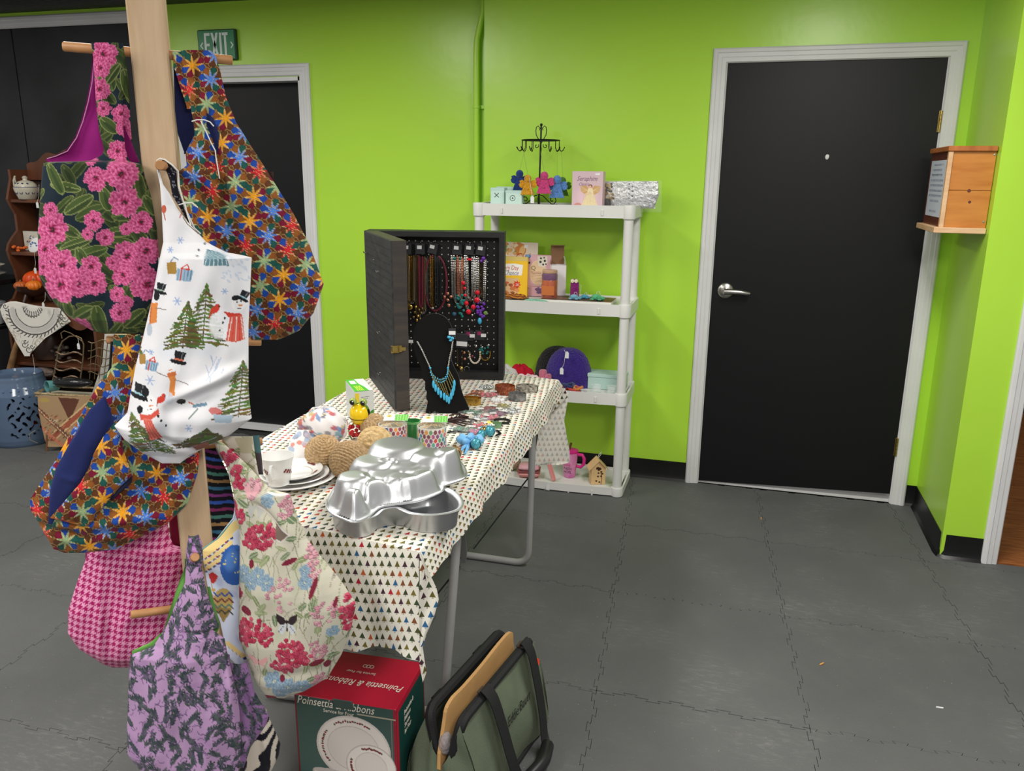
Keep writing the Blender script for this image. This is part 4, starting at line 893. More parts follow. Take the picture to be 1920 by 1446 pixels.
# --- second board
Z2 = .945
def lo(px, Y, z): p = at(px, 560, y=Y); return Vector((p.x, Y, z))
def box2(name, label, cat, pa, pb, py, Y, dp, rgb, paint, z=Z2, lean=0, step=1.3, ref=None):
    a, c = at(pa, 540, y=Y).x, at(pb, 540, y=Y).x; h = at((pa+pb)/2, py, y=Y).z-z
    return carton(name, label, cat, (a, Y, z+dp*lean+.001), Xv, c-a, h, dp, rgb, paint, step=step, lean=lean)+(c-a, h)
def guilt(P):
    R = random.Random(8)
    for k in range(40): P.ell(R.uniform(60, 150), R.uniform(5, 60), R.uniform(5, 14), R.uniform(4, 9), R.choice([(214, 168, 104), (196, 130, 70), (230, 210, 180), (120, 140, 60)]), R.uniform(0, 180))
    P.ell(150, 40, 26, 34, (206, 128, 52), 20); P.ell(156, 40, 14, 26, (228, 184, 120), 20); P.poly([(100, 66), (200, 66), (200, 90), (100, 96)], (236, 216, 206)); P.poly([(0, 92), (200, 86), (200, 92), (0, 98)], (196, 60, 60)); P.poly([(166, 12), (184, 12), (184, 28), (166, 28)], (236, 236, 236))
t, o, u, v, n, W_, H_ = box2('cookbook', 'cookbook with breads on its cover, at the back of the second shelf', 'book', 922, 1006, 455, -.1, .012, (226, 214, 196), guilt, lean=.06)
text(t, 'Guilt', .05, o+u*(W_*.5)+v*(H_-.088), u, v, mat('ink_rust', (170, 60, 50), .5), .3, sx=.9)
def everyday(P):
    P.poly([(0, 0), (200, 0), (200, 22), (0, 22)], (214, 190, 110)); P.poly([(0, 40), (82, 34), (128, 40), (122, 92), (0, 96)], (244, 240, 232))
    P.poly([(0, 108), (105, 108), (105, 220), (0, 220)], (222, 186, 140))
    R = random.Random(3)
    for k in range(40): P.ell(R.uniform(10, 100), R.uniform(130, 215), R.uniform(5, 13), R.uniform(5, 10), R.choice([(206, 120, 70), (226, 150, 90), (160, 90, 50), (240, 200, 170), (210, 90, 60)]))
    for k in range(8): q = k*.785; P.poly([(98, 138), (98+24*math.cos(q), 138+24*math.sin(q)), (98+15*math.cos(q+.4), 138+15*math.sin(q+.4))], (214, 60, 40)); 
    P.ell(98, 138, 14, 14, (214, 60, 40))
t, o, u, v, n, W_, H_ = box2('recipe_book', 'yellow paperback recipe book with red title in front of the bread cookbook', 'book', 934, 988, 482, -.15, .02, (240, 192, 40), everyday, lean=.04)
IR = mat('ink_red', (196, 52, 40), .5); IN = mat('ink_navy', (50, 60, 120), .5); IW = mat('ink_white', (236, 236, 236), .5); IK = mat('ink_black', (24, 24, 26), .5)
text(t, 'Every Day', .032, o+u*.006+v*(H_-.066), u, v, IR, .05, sx=.75); text(t, 'Chance', .032, o+u*.026+v*(H_-.092), u, v, IN, .4, sx=.8)
text(t, 'by Taste of', .012, o+u*.012+v*(H_-.034), u, v, mat('ink_brown', (110, 70, 30), .5)) if False else None
text(t, '20', .018, o+u*.09+v*(H_-.145), u, v, IW, .1)
def iq(P):
    P.ell(66, 88, 44, 62, (232, 206, 170)); P.ell(66, 88, 38, 56, (226, 196, 158))
    P.poly([(62, 6), (112, 4), (114, 44), (96, 60), (66, 52)], (224, 216, 200))
    R = random.Random(5)
    for x, y, r in ((80, 16, 5), (96, 12, 4), (78, 34, 6), (100, 28, 6), (92, 46, 5), (106, 44, 4), (20, 40, 6), (98, 72, 3), (92, 150, 7), (14, 168, 5)): P.ell(x, y, r, r, (50, 46, 46))
    P.cluster(78, 176, 22, 14, (120, 90, 140), (150, 110, 150), 4, 26, 6); P.ell(12, 8, 16, 12, (60, 110, 170)); P.ell(12, 6, 9, 6, (110, 160, 200))
    for k in range(9): P.line([(36, 92+k*8), (36+R.uniform(25, 60), 92+k*8)], 1.7, (150, 110, 100))
t, o, u, v, n, W_, H_ = box2('card_set', 'pink card pack with sweets and dark dots, left of the orange candle jar', 'pack', 984, 1032, 479, -.12, .02, (222, 176, 186), iq, lean=.03)
text(t, 'Q', .03, o+u*.03+v*(H_-.075), u, v, mat('ink_olive', (90, 100, 60), .5)); text(t, 'FRESHNESS', .011, o+u*.03+v*(H_-.09), u, v, mat('ink_rose', (150, 80, 90), .5)); text(t, 'Magic Market', .011, o+u*.03+v*(H_-.105), u, v, IK) if False else None
# candle jar
AMB = mat('amber_glass', (196, 104, 56), .12, rgb2=(150, 80, 80), nscale=8, spec=.8); VIO = mat('violet_band', (124, 88, 120), .15, spec=.8)
p = lo(1030, -.22, Z2); r_ = (at(1044, 540, y=-.22).x-at(1015, 540, y=-.22).x)/2; H_ = at(1030, 506, y=-.22).z-Z2
t = thing('candle_jar', p, 'amber and violet glass candle jar with a tan lid on second shelf', 'jar')
MB().lathe([(r_*.92, 0), (r_, .006), (r_, H_*.66), (r_*.97, H_*.68)], p, 28).build('wax_glass', AMB, t)
MB().lathe([(r_*.97, H_*.68), (r_, H_*.7), (r_, H_*.87), (r_*.86, H_*.9)], p, 28).build('glass_neck', VIO, t)
MB().lathe([(r_*.93, H_*.9), (r_*.95, H_*.91), (r_*.95, H_*.985), (r_*.9, H_)], p, 28).build('lid', mat('tan_lid', (196, 160, 130), .4), t)
MB().bx(p.x-r_*.8, p.x+r_*.8, p.y-r_-.001, p.y-r_*.6, H_*.2+Z2, H_*.5+Z2).build('label', mat('amber_label', (206, 120, 70), .3), t, smooth=False)
# open white carton
pa, pb, Y = 1034, 1060, -.17; a, c = at(pa, 540, y=Y).x, at(pb, 540, y=Y).x; h = at(1045, 498, y=Y).z-Z2
t = thing('open_carton', ((a+c)/2, Y, Z2), 'open white carton with brown inside and raised flaps, beside magenta crochet owl', 'box')
WC = mat('white_card', (226, 220, 222), .6); BC = mat('brown_card', (142, 104, 74), .7); u = Vector((.93, .36, 0)).normalized(); n = u.cross(Zv); o = Vector((a, Y, Z2)); wd = c-a; dp = .06
b = MB(); M = Matrix((u, -n, Zv)).transposed()
b.box(o+u*wd/2+Zv*h/2, (wd, .003, h), M); b.box(o+u*wd/2+Zv*h/2-n*dp, (wd, .003, h), M); b.box(o-n*dp/2+Zv*h/2, (.003, dp, h), M); b.box(o+u*wd-n*dp/2+Zv*h/2, (.003, dp, h), M); b.box(o+u*wd/2-n*dp/2+Zv*.002, (wd, dp, .003), M)
b.build('carton_body', WC, t, smooth=False)
MB().box(o+u*wd/2-n*(dp+.002)+Zv*(h+.045), (wd*.95, .003, .09), M).box(o+u*wd/2-n*(dp-.012)+Zv*(h+.092), (wd*.95, .03, .003), M).build('flap', BC, t, smooth=False, label='brown inner face of the raised back flap')
MB().add([o+Zv*h, o-n*dp+Zv*h, o-n*dp*.8-u*.002+Zv*(h+.03), o-n*dp*.25-u*.004+Zv*(h+.022)], [(0, 1, 2, 3)]).build('flap', BC, t, smooth=False)
MB().add([o+u*wd+Zv*h, o+u*wd-n*dp+Zv*h, o+u*(wd+.002)-n*dp*.85+Zv*(h+.038), o+u*(wd-.012)-n*dp*.3+Zv*(h+.045)], [(0, 1, 2, 3)]).build('flap', WC, t, smooth=False)
# magenta crochet owl
Y = -.2; p = lo(1077, Y, Z2); H_ = at(1077, 523, y=Y).z-Z2; m = wool('magenta', (150, 34, 126))
t = thing('crochet_owl', p, 'tall magenta crochet figure with round white eyes on second shelf', 'ornament')
MB().lathe([(.012, 0), (.02, .004), (.0225, H_*.4), (.021, H_*.8), (.014, H_*.95), (.004, H_)], p, 18, sy=.6).build('body', m, t)
for sg in (-1, 1): MB().lathe([(.009, 0), (.009, .003)], p+Vector((sg*.009, -.013, H_*.92)), 14, (0, -1, 0)).lathe([(.004, .003), (.004, .0045)], p+Vector((sg*.009, -.013, H_*.92)), 10, (0, -1, 0)).build('eye', mat('eye_cream', (232, 224, 196), .5), t)
MB().tube([p+Vector((.018, 0, H_*.75)), p+Vector((.032, 0, H_*.72)), p+Vector((.03, 0, H_*.4)), p+Vector((.034, 0, .01))], .0008, 5).build('cord', WS, t)
# flat book with crochet turtles on it
Y = -.3; a, c = at(1013, 565, y=Y).x, at(1146, 565, y=Y).x
t = thing('flat_book', ((a+c)/2, Y+.05, Z2), 'thin white-edged book lying flat on the second shelf under the crochet turtles', 'book')
MB().bx(a, c, Y, -.14, Z2, Z2+.016).build('pages', mat('page_white', (230, 228, 222), .6), t, smooth=False)
def food(P):
    R = random.Random(6)
    for k in range(50): x, y = R.uniform(0, 330), R.uniform(0, 150); P.poly([(x, y), (x+30, y), (x+30, y+12), (x, y+12)], R.choice([(140, 90, 50), (70, 60, 60), (180, 140, 90), (50, 50, 56), (160, 60, 40)]))
panel(t, 'cover', (a, -.14, Z2+.0165), Xv, -Yv, c-a, -.14-Y, (96, 74, 60), food, 3)
def turtle(label, px, py, rgb, Y, s=1):
    p = at(px, py, y=Y); p.z = Z2+.0175; m = wool(label.split()[0]+'_turtle', rgb); t = thing('crochet_turtle', p, label, 'ornament')
    MB().ball(p+Zv*.012*s, (.022*s, .02*s, .013*s), 14, 8).build('shell', m, t)
    MB().ball(p+Vector((.028*s, -.004, .009*s)), (.009*s, .008*s, .008*s), 10, 6).build('head', m, t)
    for q in (.7, 2.3, 3.9, 5.5): MB().ball(p+Vector((.022*s*math.cos(q), .02*s*math.sin(q), .005)), (.009*s, .008*s, .005), 8, 5).build('leg', m, t)
    MB().tube([p+Zv*.024*s, p+Vector((.002, 0, .034))*s, p+Vector((.012, 0, .036))*s, p+Vector((.016, 0, .024))*s], .001, 5).build('loop', WS, t)
turtle('pale blue crochet turtle, leftmost on the flat book', 1076, 562, (126, 190, 216), -.27)
turtle('turquoise blue crochet turtle behind, middle of the three', 1096, 558, (84, 176, 204), -.22, .8)
turtle('green crochet turtle on the right end of the flat book', 1118, 562, (92, 200, 140), -.25, 1.15)
# crochet flats
def doily(name, label, cat, px, Y, rx, ry, rgb, z, seed, rgb2=None, hgt_=.012):
    p = at(px, 565, y=Y); p.z = z; R = random.Random(seed); b = MB(); n, m_ = 40, 8
    rows = []; cols = []
    for i in range(m_+1):
        f_ = i/m_; rows.append([(p.x+rx*f_*math.cos(q)*(1+.08*math.sin(9*q)*f_), Y+ry*f_*math.sin(q)*(1+.08*math.sin(9*q)*f_), z+hgt_*(1-f_**4)*(.82+.12*math.sin(5*q+seed)+.1*math.sin(3*q+9*f_))+.004*f_*max(0, math.sin(7*q+seed))) for q in np.linspace(0, 6.2832, n)])
        cols.append([lin(rgb2 if rgb2 and (i+int(j/5)) % 2 else rgb) for j in range(n)])
    b.grid(np.array(rows), col=np.array(cols)); t = thing(name, p, label, cat)
    b.build('knit', mat('wool_print', rough=.95, attr=True, bump=.8, bscale=180), t)
    MB().tube([Vector(q) for q in rows[-1]], .002, 5).build('edging', wool(name+str(seed), rgb), t)
doily('crochet_coaster', 'mint green crochet coaster at the front edge of second shelf', 'coaster', 1004, -.305, .06, .03, (116, 190, 158), Z2+.004, 3, (150, 200, 180))
doily('knit_headband', 'black and orange tiger striped knit band on the second shelf', 'headband', 962, -.24, .075, .04, (26, 24, 26), Z2+.006, 5, (222, 134, 44), .022)
# --- third board
Z3 = .515
def cap(label, px0, px1, py, Y, rgb, nm, flat=1.):
    a, c = at(px0, 700, y=Y).x, at(px1, 700, y=Y).x; H_ = at((px0+px1)/2, py, y=Y).z-Z3; p = Vector(((a+c)/2, Y, Z3)); R_ = (c-a)/2
    t = thing('knit_hat', p, label, 'hat'); rows = []
    for i in range(19):
        f_ = i/18; th = f_*math.pi/2; rr_ = R_*math.cos(th)**.8 if i < 18 else 1e-4; rows.append([(p.x+rr_*math.cos(q)*(1+.012*math.cos(26*q)*math.sin(40*f_)), Y+.05*math.cos(th)**.7*math.sin(q)+.02*f_, Z3+.03+(H_-.03)*math.sin(th)) for q in np.linspace(0, 6.2832, 53)])
    MB().grid(np.array(rows)).build('crown', wool(nm, rgb, 1.3), t)
    MB().grid(np.array([[(p.x+R_*(1.0+k*.01)*math.cos(q), Y+.053*math.sin(q), Z3+z_) for q in np.linspace(0, 6.2832, 41)] for k, z_ in ((0, .0), (2, .008), (2, .03), (0, .038))])).build('brim', wool(nm, rgb, 1.3), t)
    return t
cap('black knit hat behind the purple one on third shelf', 1004, 1086, 650, -.1, (10, 10, 14), 'black')
cap('purple knit hat with two price tags on the third shelf', 1022, 1110, 653, -.19, (58, 30, 140), 'purple')
tag(1063, 672, 'white price tag near the top of the purple knit hat', -.252, string=(1058, 656)); tag(1053, 702, 'white price tag hanging low on the purple knit hat', -.254, string=(1060, 664))
doily('knit_scarf', 'red knit scarf bundle on the left of the third shelf', 'scarf', 978, -.14, .075, .05, (192, 16, 44), Z3+.006, 8, None, .075)
doily('ruffled_scrunchie', 'pale pink ruffled knit piece before the red scarf', 'scrunchie', 993, -.26, .08, .04, (232, 206, 208), Z3+.006, 11, None, .055)
doily('knit_shawl', 'pastel aqua and cream knit shawl on third shelf behind the display case', 'shawl', 945, -.2, .08, .07, (190, 214, 206), Z3+.006, 14, (226, 204, 196), .08)
t = thing('hand_towel_roll', lo(1024, -.25, Z3), 'two rolled pink knit cloths standing by the purple hat', 'towel'); p = at(1018, 700, y=-.25)
for k, (dx, h_) in enumerate(((0, .085), (.024, .065))):
    MB().lathe([(.017, 0), (.02, .004), (.02, h_-.008), (.016, h_), (.0, h_)], (p.x+dx, -.25, Z3+.0), 16).build('roll', wool('rosepink', (222, 120, 148)), t)
t = thing('hair_band_bundle', lo(1072, -.3, Z3), 'bundle of red, orange and navy knit hair bands at third shelf edge', 'headband')
for k, (px, py, rgb, r_) in enumerate([(1066, 722, (40, 60, 110), .026), (1074, 728, (222, 66, 60), .024), (1084, 727, (230, 140, 60), .02), (1068, 734, (216, 60, 50), .022), (1080, 733, (200, 40, 70), .02), (1070, 738, (228, 150, 100), .016)]):
    q = at(px, py, y=-.29); MB().tube([q+Vector((r_*math.cos(a), .02*math.sin(a), .006*math.sin(a*2+k))) for a in np.linspace(0, 6.283, 17)[:-1]], .0065, 7, closed=True).build('band', wool('band%d' % k, rgb), t)
MINTG = mat('mint_frosted', (186, 216, 208), .35, alpha=.9)
a, c = at(1102, 710, y=-.22).x, at(1172, 710, y=-.22).x; h = at(1110, 702, y=-.22).z-Z3
t = thing('frosted_box', ((a+c)/2, -.2, Z3), 'frosted mint box at the right of the third shelf behind a small glass', 'box')
MB().bx(a, c, -.22, -.12, Z3, Z3+h, bev=.003).build('body', MINTG, t, smooth=False); MB().bx(a-.002, c+.002, -.223, -.117, Z3+h*.82, Z3+h+.004, bev=.002).build('lid', MINTG, t, smooth=False)
GLS = mat('clear_glass', (236, 244, 242), .05, alpha=.25, spec=.9)
for k, (px, lab) in enumerate(((1118, 'small clear ribbed glass cup before the frosted box'), (1147, 'small clear glass cup by the right post of third shelf'))):
    p = at(px, 738, y=-.28); p.z = Z3-.004; t = thing('glass_cup', p, lab, 'glass'); MB().lathe([(.018, .002), (.022, .006), (.025, .042), (.0235, .042), (.02, .008), (.001, .006)], p, 24).build('glass', GLS, t); MB().lathe([(.02, .0), (.021, .003)], p, 24).build('foot', GLS, t)
# --- bottom board
Z4 = .0356
PINK = mat('pink_leatherette', (226, 150, 146), .45, bump=.1, bscale=80)
t = thing('pink_handbag', lo(992, -.25, Z4), 'small pink zip bag lying on the bottom shelf', 'bag'); p = at(992, 880, y=-.26); p.z = Z4
for z_, s_, nm in ((.02, 1, 'base_section'), (.052, .92, 'top_section')):
    MB().box(p+Zv*z_, (.115*s_, .085, .03), Matrix.Rotation(.2, 3, 'Z'), bev=.012).build(nm, PINK if nm[0] == 'b' else mat('pink_mesh', (214, 160, 170), .3, bump=.5, bscale=90), t, ang=50)
MB().box(p+Zv*.036, (.117, .087, .005), Matrix.Rotation(.2, 3, 'Z')).build('zip', mat('zip_rose', (150, 84, 84), .5), t, smooth=False)
q = at(1032, 872, y=-.3); MB().box((q.x, -.3, Z4+.057), (.016, .006, .11), Matrix.Rotation(-.3, 3, 'Y'), bev=.002).box((q.x+.008, -.294, Z4+.057), (.014, .005, .11), Matrix.Rotation(-.3, 3, 'Y'), bev=.002).build('strap', PINK, t, smooth=False)
# tumbler
Y = -.2; p = at(1068, 886, y=Y); p.z = Z4; H_ = at(1068, 846, y=Y).z-Z4
t = thing('tumbler', p, 'pink marbled tumbler mug with magenta handle on the bottom shelf', 'mug')
MB().lathe([(.028, 0), (.031, .004), (.041, H_), (.038, H_), (.03, .01), (.001, .01)], p, 28).build('cup', mat('pink_marble', (236, 170, 206), .3, rgb2=(206, 96, 168), nscale=22), t)
MB().lathe([(.0415, H_-.004), (.0425, H_+.006), (.03, H_+.01), (.001, H_+.01)], p, 28).build('lid', mat('magenta_lid', (206, 40, 130), .35), t)
MB().tube([p+Vector((-.006, -.005, H_)), p+Vector((0.004, .0, H_+.045))], .006, 10).build('straw', mat('straw_brown', (96, 60, 40), .4), t)
MB().tube([p+Vector((.04, -.005, H_-.012)), p+Vector((.066, -.008, H_-.012)), p+Vector((.076, -.01, H_-.03)), p+Vector((.074, -.01, H_-.06)), p+Vector((.058, -.008, H_-.078)), p+Vector((.036, -.005, H_-.075))], .0085, 10).build('handle', MATS['magenta_lid'], t)
for k, (s_, m_) in enumerate((('LOVE', mat('ink_magenta', (200, 40, 110), .5)), ('FAITH', IK), ('HOPE', IK))): text(t, s_, .02, p+Vector((-.022, -.0405+.002*k, .07-.02*k)), Vector((.97, -.22, 0)), Zv, m_, sx=.8)
# birdhouse
Y = -.27; a, c = at(1109, 880, y=Y).x, at(1136, 880, y=Y).x; p = Vector(((a+c)/2, Y, Z4)); u = Vector((.93, .36, 0)).normalized(); n = u.cross(Zv); BW = mat('birch_ply', (226, 190, 136), .6, noise=.12, nscale=20, stretch=(1, 1, 5)); wd = .072; hb = .085; dp = .06
t = thing('birdhouse', p, 'small unpainted wooden birdhouse with burnt tree design on the bottom shelf', 'birdhouse'); o = p-u*wd*.5
MB().prism([(0, 0), (wd, 0), (wd, hb), (wd/2, hb+.038), (0, hb)], (o, u, Zv, n), -dp, 0).build('house', BW, t, smooth=False)
for sg in (-1, 1):
    e = Vector((sg*.5*wd, .0)); d_ = (u*sg*(wd/2+.014)-Zv*(.038+.0145)*1.0); top = o+u*wd/2+Zv*(hb+.0405)
    nn = d_.cross(n).normalized()*sg; pts = [top+n*.01, top+d_+n*.01, top+d_-n*(dp+.01), top-n*(dp+.01)]; nn = Vector((0, 0, .004))
    MB().add(pts+[q+nn for q in pts], [(0, 1, 2, 3), (7, 6, 5, 4), (0, 4, 5, 1), (1, 5, 6, 2), (2, 6, 7, 3), (3, 7, 4, 0)]).build('roof_board', BW, t, smooth=False)
BRN = mat('burnt_brown', (74, 44, 24), .7); b = MB()
def disc(x, z, rx, rz=None, rot=0):
    b.prism([(x+rx*math.cos(a)*math.cos(rot)-(rz or rx)*math.sin(a)*math.sin(rot), z+rx*math.cos(a)*math.sin(rot)+(rz or rx)*math.sin(a)*math.cos(rot)) for a in np.linspace(0, 6.283, 15)[:-1]], (o, u, Zv, n), 0, .0006)
for x, z in ((.03, .086), (.043, .083)): disc(x, z, .0085, .006, .8 if x < .04 else -.8); 
disc(.037, .078, .006, .007)
b.build('butterfly_hole', BRN, t, smooth=False); b = MB()
for x, z in ((.036, .06), (.05, .066), (.034, .042), (.05, .043), (.026, .018), (.042, .012), (.056, .056)): disc(x, z, .0052, .0045)
b.tube([o+u*.05+n*.001, o+u*.054+Zv*.03+n*.001, o+u*.05+Zv*.055+n*.001, o+u*.046+Zv*.07+n*.001], .0014, 5)
b.build('burnt_tree', BRN, t, smooth=False)
MB().tube([o+u*wd*.5-n*.03+Zv*(hb+.044), o+u*wd*.55-n*.03+Zv*(hb+.06), o+u*wd*.75-n*.03+Zv*(hb+.078), o+u*wd*.72-n*.03+Zv*(hb+.064), o+u*wd*.55-n*.03+Zv*(hb+.045)], .0012, 6).build('hanging_cord', WS, t)
tag(1027, 919, 'white price tag hanging over the lip of the bottom shelf', -.357, string=(1028, 904))
t = thing('woven_pouch', lo(958, -.2, Z4), 'beige woven pouch with cord handles behind the pink zip bag', 'pouch'); p = at(955, 878, y=-.2); p.z = Z4
MB().ball(p+Zv*.045, (.062, .04, .045), 20, 12).build('body', mat('woven_beige', (190, 166, 134), .8, bump=.8, bscale=140, rgb2=(150, 120, 96), nscale=60), t)
for k in (-1, 1): MB().tube([p+Vector((-.03, .01*k, .08)), p+Vector((-.01, .012*k, .12)), p+Vector((.02, .012*k, .115)), p+Vector((.04, .01*k, .075))], .002, 6).build('cord', mat('cord_red', (150, 70, 80), .7), t)
# ---------------------------------------------------------------- folding table and its cloth
ZT = .752
NR, FR = at(787, 1035, z=ZT), at(1046, 712, z=ZT); EW = Vector((-.733, .105, 0)); NL, FL = NR+EW, FR+EW
e1 = EW.normalized(); e2 = (FR-NR).normalized(); TW, TL = EW.length, (FR-NR).length
def tp(a, b, z=0): return NR+EW*a+(FR-NR)*b+Zv*z
tb = thing('folding_table', (tp(.5, .5).x, tp(.5, .5).y, 0), 'long folding table with grey tube legs under the tree print cloth', 'table')
GREY = mat('grey_tube', (150, 150, 148), .42, noise=.1, nscale=8); DGREY = mat('dark_steel', (52, 52, 54), .4, .4)
q = [tp(.012, .008), tp(.988, .008), tp(.988, .992), tp(.012, .992)]
MB().prism([(p.x, p.y) for p in q][::-1], (Vector((0, 0, 0)), Xv, Yv, Zv), .712, ZT-.006).build('tabletop', mat('table_board', (190, 188, 182), .5), tb, smooth=False)
def bend(pts, r=.06):
    out = [Vector(pts[0])]
    for a, b_, c in zip(pts[:-2], pts[1:-1], pts[2:]):
        a, b_, c = Vector(a), Vector(b_), Vector(c); u = (a-b_).normalized()*r; v = (c-b_).normalized()*r
        for i in range(9): t_ = i/8; out.append((b_+u)*(1-t_)**2+b_*2*t_*(1-t_)+(b_+v)*t_**2)
    return out+[Vector(pts[-1])]
MB().tube(bend([(-.54, -1.115, .715), (-.54, -1.165, .0135), (-1.1, -1.165, .0135), (-1.1, -1.115, .715)]), .0135, 14).build('leg_frame', GREY, tb)
MB().tube(bend([(-.54, -1.955, .715), (-.535, -2.15, .0135), (-1.08, -2.215, .0135), (-1.09, -2.02, .715)]), .0135, 14).build('leg_frame', GREY, tb)
MB().tube([at(993, 893, y=-1.1), (-.785, -1.13, .028)], .0032, 6).build('brace_rod', DGREY, tb)
MB().tube([at(1006, 815, y=-1.09), at(993, 893, y=-1.1)], .007, 8).build('brace_bar', DGREY, tb)
MB().tube([at(862, 1062, y=-2.0), at(815, 1120, y=-2.05)], .003, 6).build('brace_rod', DGREY, tb)
p = at(866, 1000, y=-1.96); M = Matrix.Rotation(-.16, 3, 'Y')
MB().prism([(-.018, .05), (.012, .05), (.022, -.05), (.018, -.085), (.008, -.085), (-.006, -.04)], (p-Yv*.016, Xv, Zv, -Yv), 0, .004).build('bracket', mat('grey_steel', (120, 120, 120), .4, .4), tb, smooth=False)
# tree print, driven by the cloth's own UVs in metres
def treecloth(name, fade):
    global nt
    m = bpy.data.materials.new(name); m.use_nodes = True; nt = m.node_tree; B = nt.nodes['Principled BSDF']; lk = nt.links.new
    B.inputs['Roughness'].default_value = .8; B.inputs['Specular IOR Level'].default_value = .25
    uvn = N_(nt, 'ShaderNodeUVMap', uv_map='UVMap'); sp = N_(nt, 'ShaderNodeSeparateXYZ'); lk(uvn.outputs[0], sp.inputs[0])
    v = mth('DIVIDE', sp.outputs[1], .0228); row = mth('FLOOR', v, 0); fy = mth('FRACT', v, 0)
    u = mth('ADD', mth('DIVIDE', sp.outputs[0], .0196), mth('MULTIPLY', row, .37)); col = mth('FLOOR', u, 0); fx = mth('ABSOLUTE', mth('SUBTRACT', mth('FRACT', u, 0), .5), 0)
    hw = mth('MULTIPLY', mth('SUBTRACT', .9, fy), .52)
    tri = mth('MULTIPLY', mth('LESS_THAN', fx, hw), mth('MULTIPLY', mth('GREATER_THAN', fy, .24), mth('LESS_THAN', fy, .9)))
    trk = mth('MULTIPLY', mth('LESS_THAN', fx, .075), mth('MULTIPLY', mth('GREATER_THAN', fy, .08), mth('LESS_THAN', fy, .26)))
    trh = mth('MULTIPLY', mth('LESS_THAN', fx, .03), mth('MULTIPLY', mth('GREATER_THAN', fy, .12), mth('LESS_THAN', fy, .26)))
    msk = mth('MAXIMUM', tri, mth('SUBTRACT', trk, trh))
    cb = N_(nt, 'ShaderNodeCombineXYZ'); lk(col, cb.inputs[0]); lk(row, cb.inputs[1])
    wn = N_(nt, 'ShaderNodeTexWhiteNoise', noise_dimensions='2D'); lk(cb.outputs[0], wn.inputs[0])
    rp = N_(nt, 'ShaderNodeValToRGB'); rp.color_ramp.interpolation = 'CONSTANT'; lk(wn.outputs[0], rp.inputs[0])
    cs = [(74, 78, 44), (116, 104, 46), (76, 80, 68), (172, 36, 54), (58, 74, 50), (126, 76, 46), (70, 42, 56), (112, 102, 46), (78, 78, 42), (64, 78, 56), (184, 88, 48), (100, 92, 42), (46, 96, 138), (66, 68, 48)]
    while len(rp.color_ramp.elements) < len(cs): rp.color_ramp.elements.new(.5)
    for i, (e, c) in enumerate(zip(rp.color_ramp.elements, cs)): e.position = i/len(cs)
    for i, c in enumerate(cs): rp.color_ramp.elements[i].color = L(c)
    mx = N_(nt, 'ShaderNodeMix', data_type='RGBA'); mx.inputs[6].default_value = L((226, 222, 210)); lk(mth('MULTIPLY', msk, fade), mx.inputs[0]); lk(rp.outputs[0], mx.inputs[7]); lk(mx.outputs[2], B.inputs['Base Color'])
    tcn = N_(nt, 'ShaderNodeTexNoise'); tcn.inputs['Scale'].default_value = 60; lk(N_(nt, 'ShaderNodeTexCoord').outputs['Object'], tcn.inputs['Vector'])
    bp = N_(nt, 'ShaderNodeBump'); bp.inputs['Strength'].default_value = .12; bp.inputs['Distance'].default_value = .01; lk(tcn.outputs[0], bp.inputs['Height']); lk(bp.outputs[0], B.inputs['Normal'])
    return m
TC, TCF = treecloth('tree_print_cloth', 1.), treecloth('tree_print_reverse', .42)
cl = MB()
def uvw(P): d = P-np.array(NR); return np.stack([-(d@np.array(e1)), d@np.array(e2)+d[..., 2]], -1)
A, Bq = np.meshgrid(np.linspace(0, 1, 50), np.linspace(0, 1, 100)); R_n = np.random.RandomState(4)
P = np.array(NR)+A[..., None]*np.array(EW)+Bq[..., None]*np.array(FR-NR)
P[..., 2] += .0006*np.sin(A*23+Bq*9)*np.sin(Bq*31); P[..., 2] += .0012*np.exp(-((Bq-.34)/.004)**2)
cl.grid(P, uv=uvw(P))
# near drop
nf = Vector((e1.y, -e1.x, 0)); nf = -nf if nf.dot(CAM-NR) < 0 else nf
ss = np.linspace(0, 1, 60); zz = np.linspace(0, 1, 34); Sg, Zg = np.meshgrid(ss, zz)
zbot = np.array([at(784, 1233, pl=(NR, nf)).z, at(770, 1223, pl=(NR, nf)).z, at(745, 1214, pl=(NR, nf)).z, at(715, 1212, pl=(NR, nf)).z, at(690, 1221, pl=(NR, nf)).z, at(655, 1219, pl=(NR, nf)).z, at(600, 1225, pl=(NR, nf)).z, at(600, 1215, pl=(NR, nf)).z])
sb = np.interp(ss, [0, .03, .09, .16, .22, .3, .5, 1], zbot)
P = np.array(NR)+Sg[..., None]*np.array(EW); P[..., 2] = ZT-Zg**1.0*(ZT-sb)[None, :]
P += np.array(nf)[None, None]*((.004*np.minimum(Zg*12, 1)+Zg*(.006+.006*np.sin(Sg*26)+.004*np.sin(Sg*61))+np.where(Zg > .9, (Zg-.9)*.06*np.sin(Sg*40), 0)))[..., None]
UVd = uvw(P); cl.grid(P, uv=UVd)
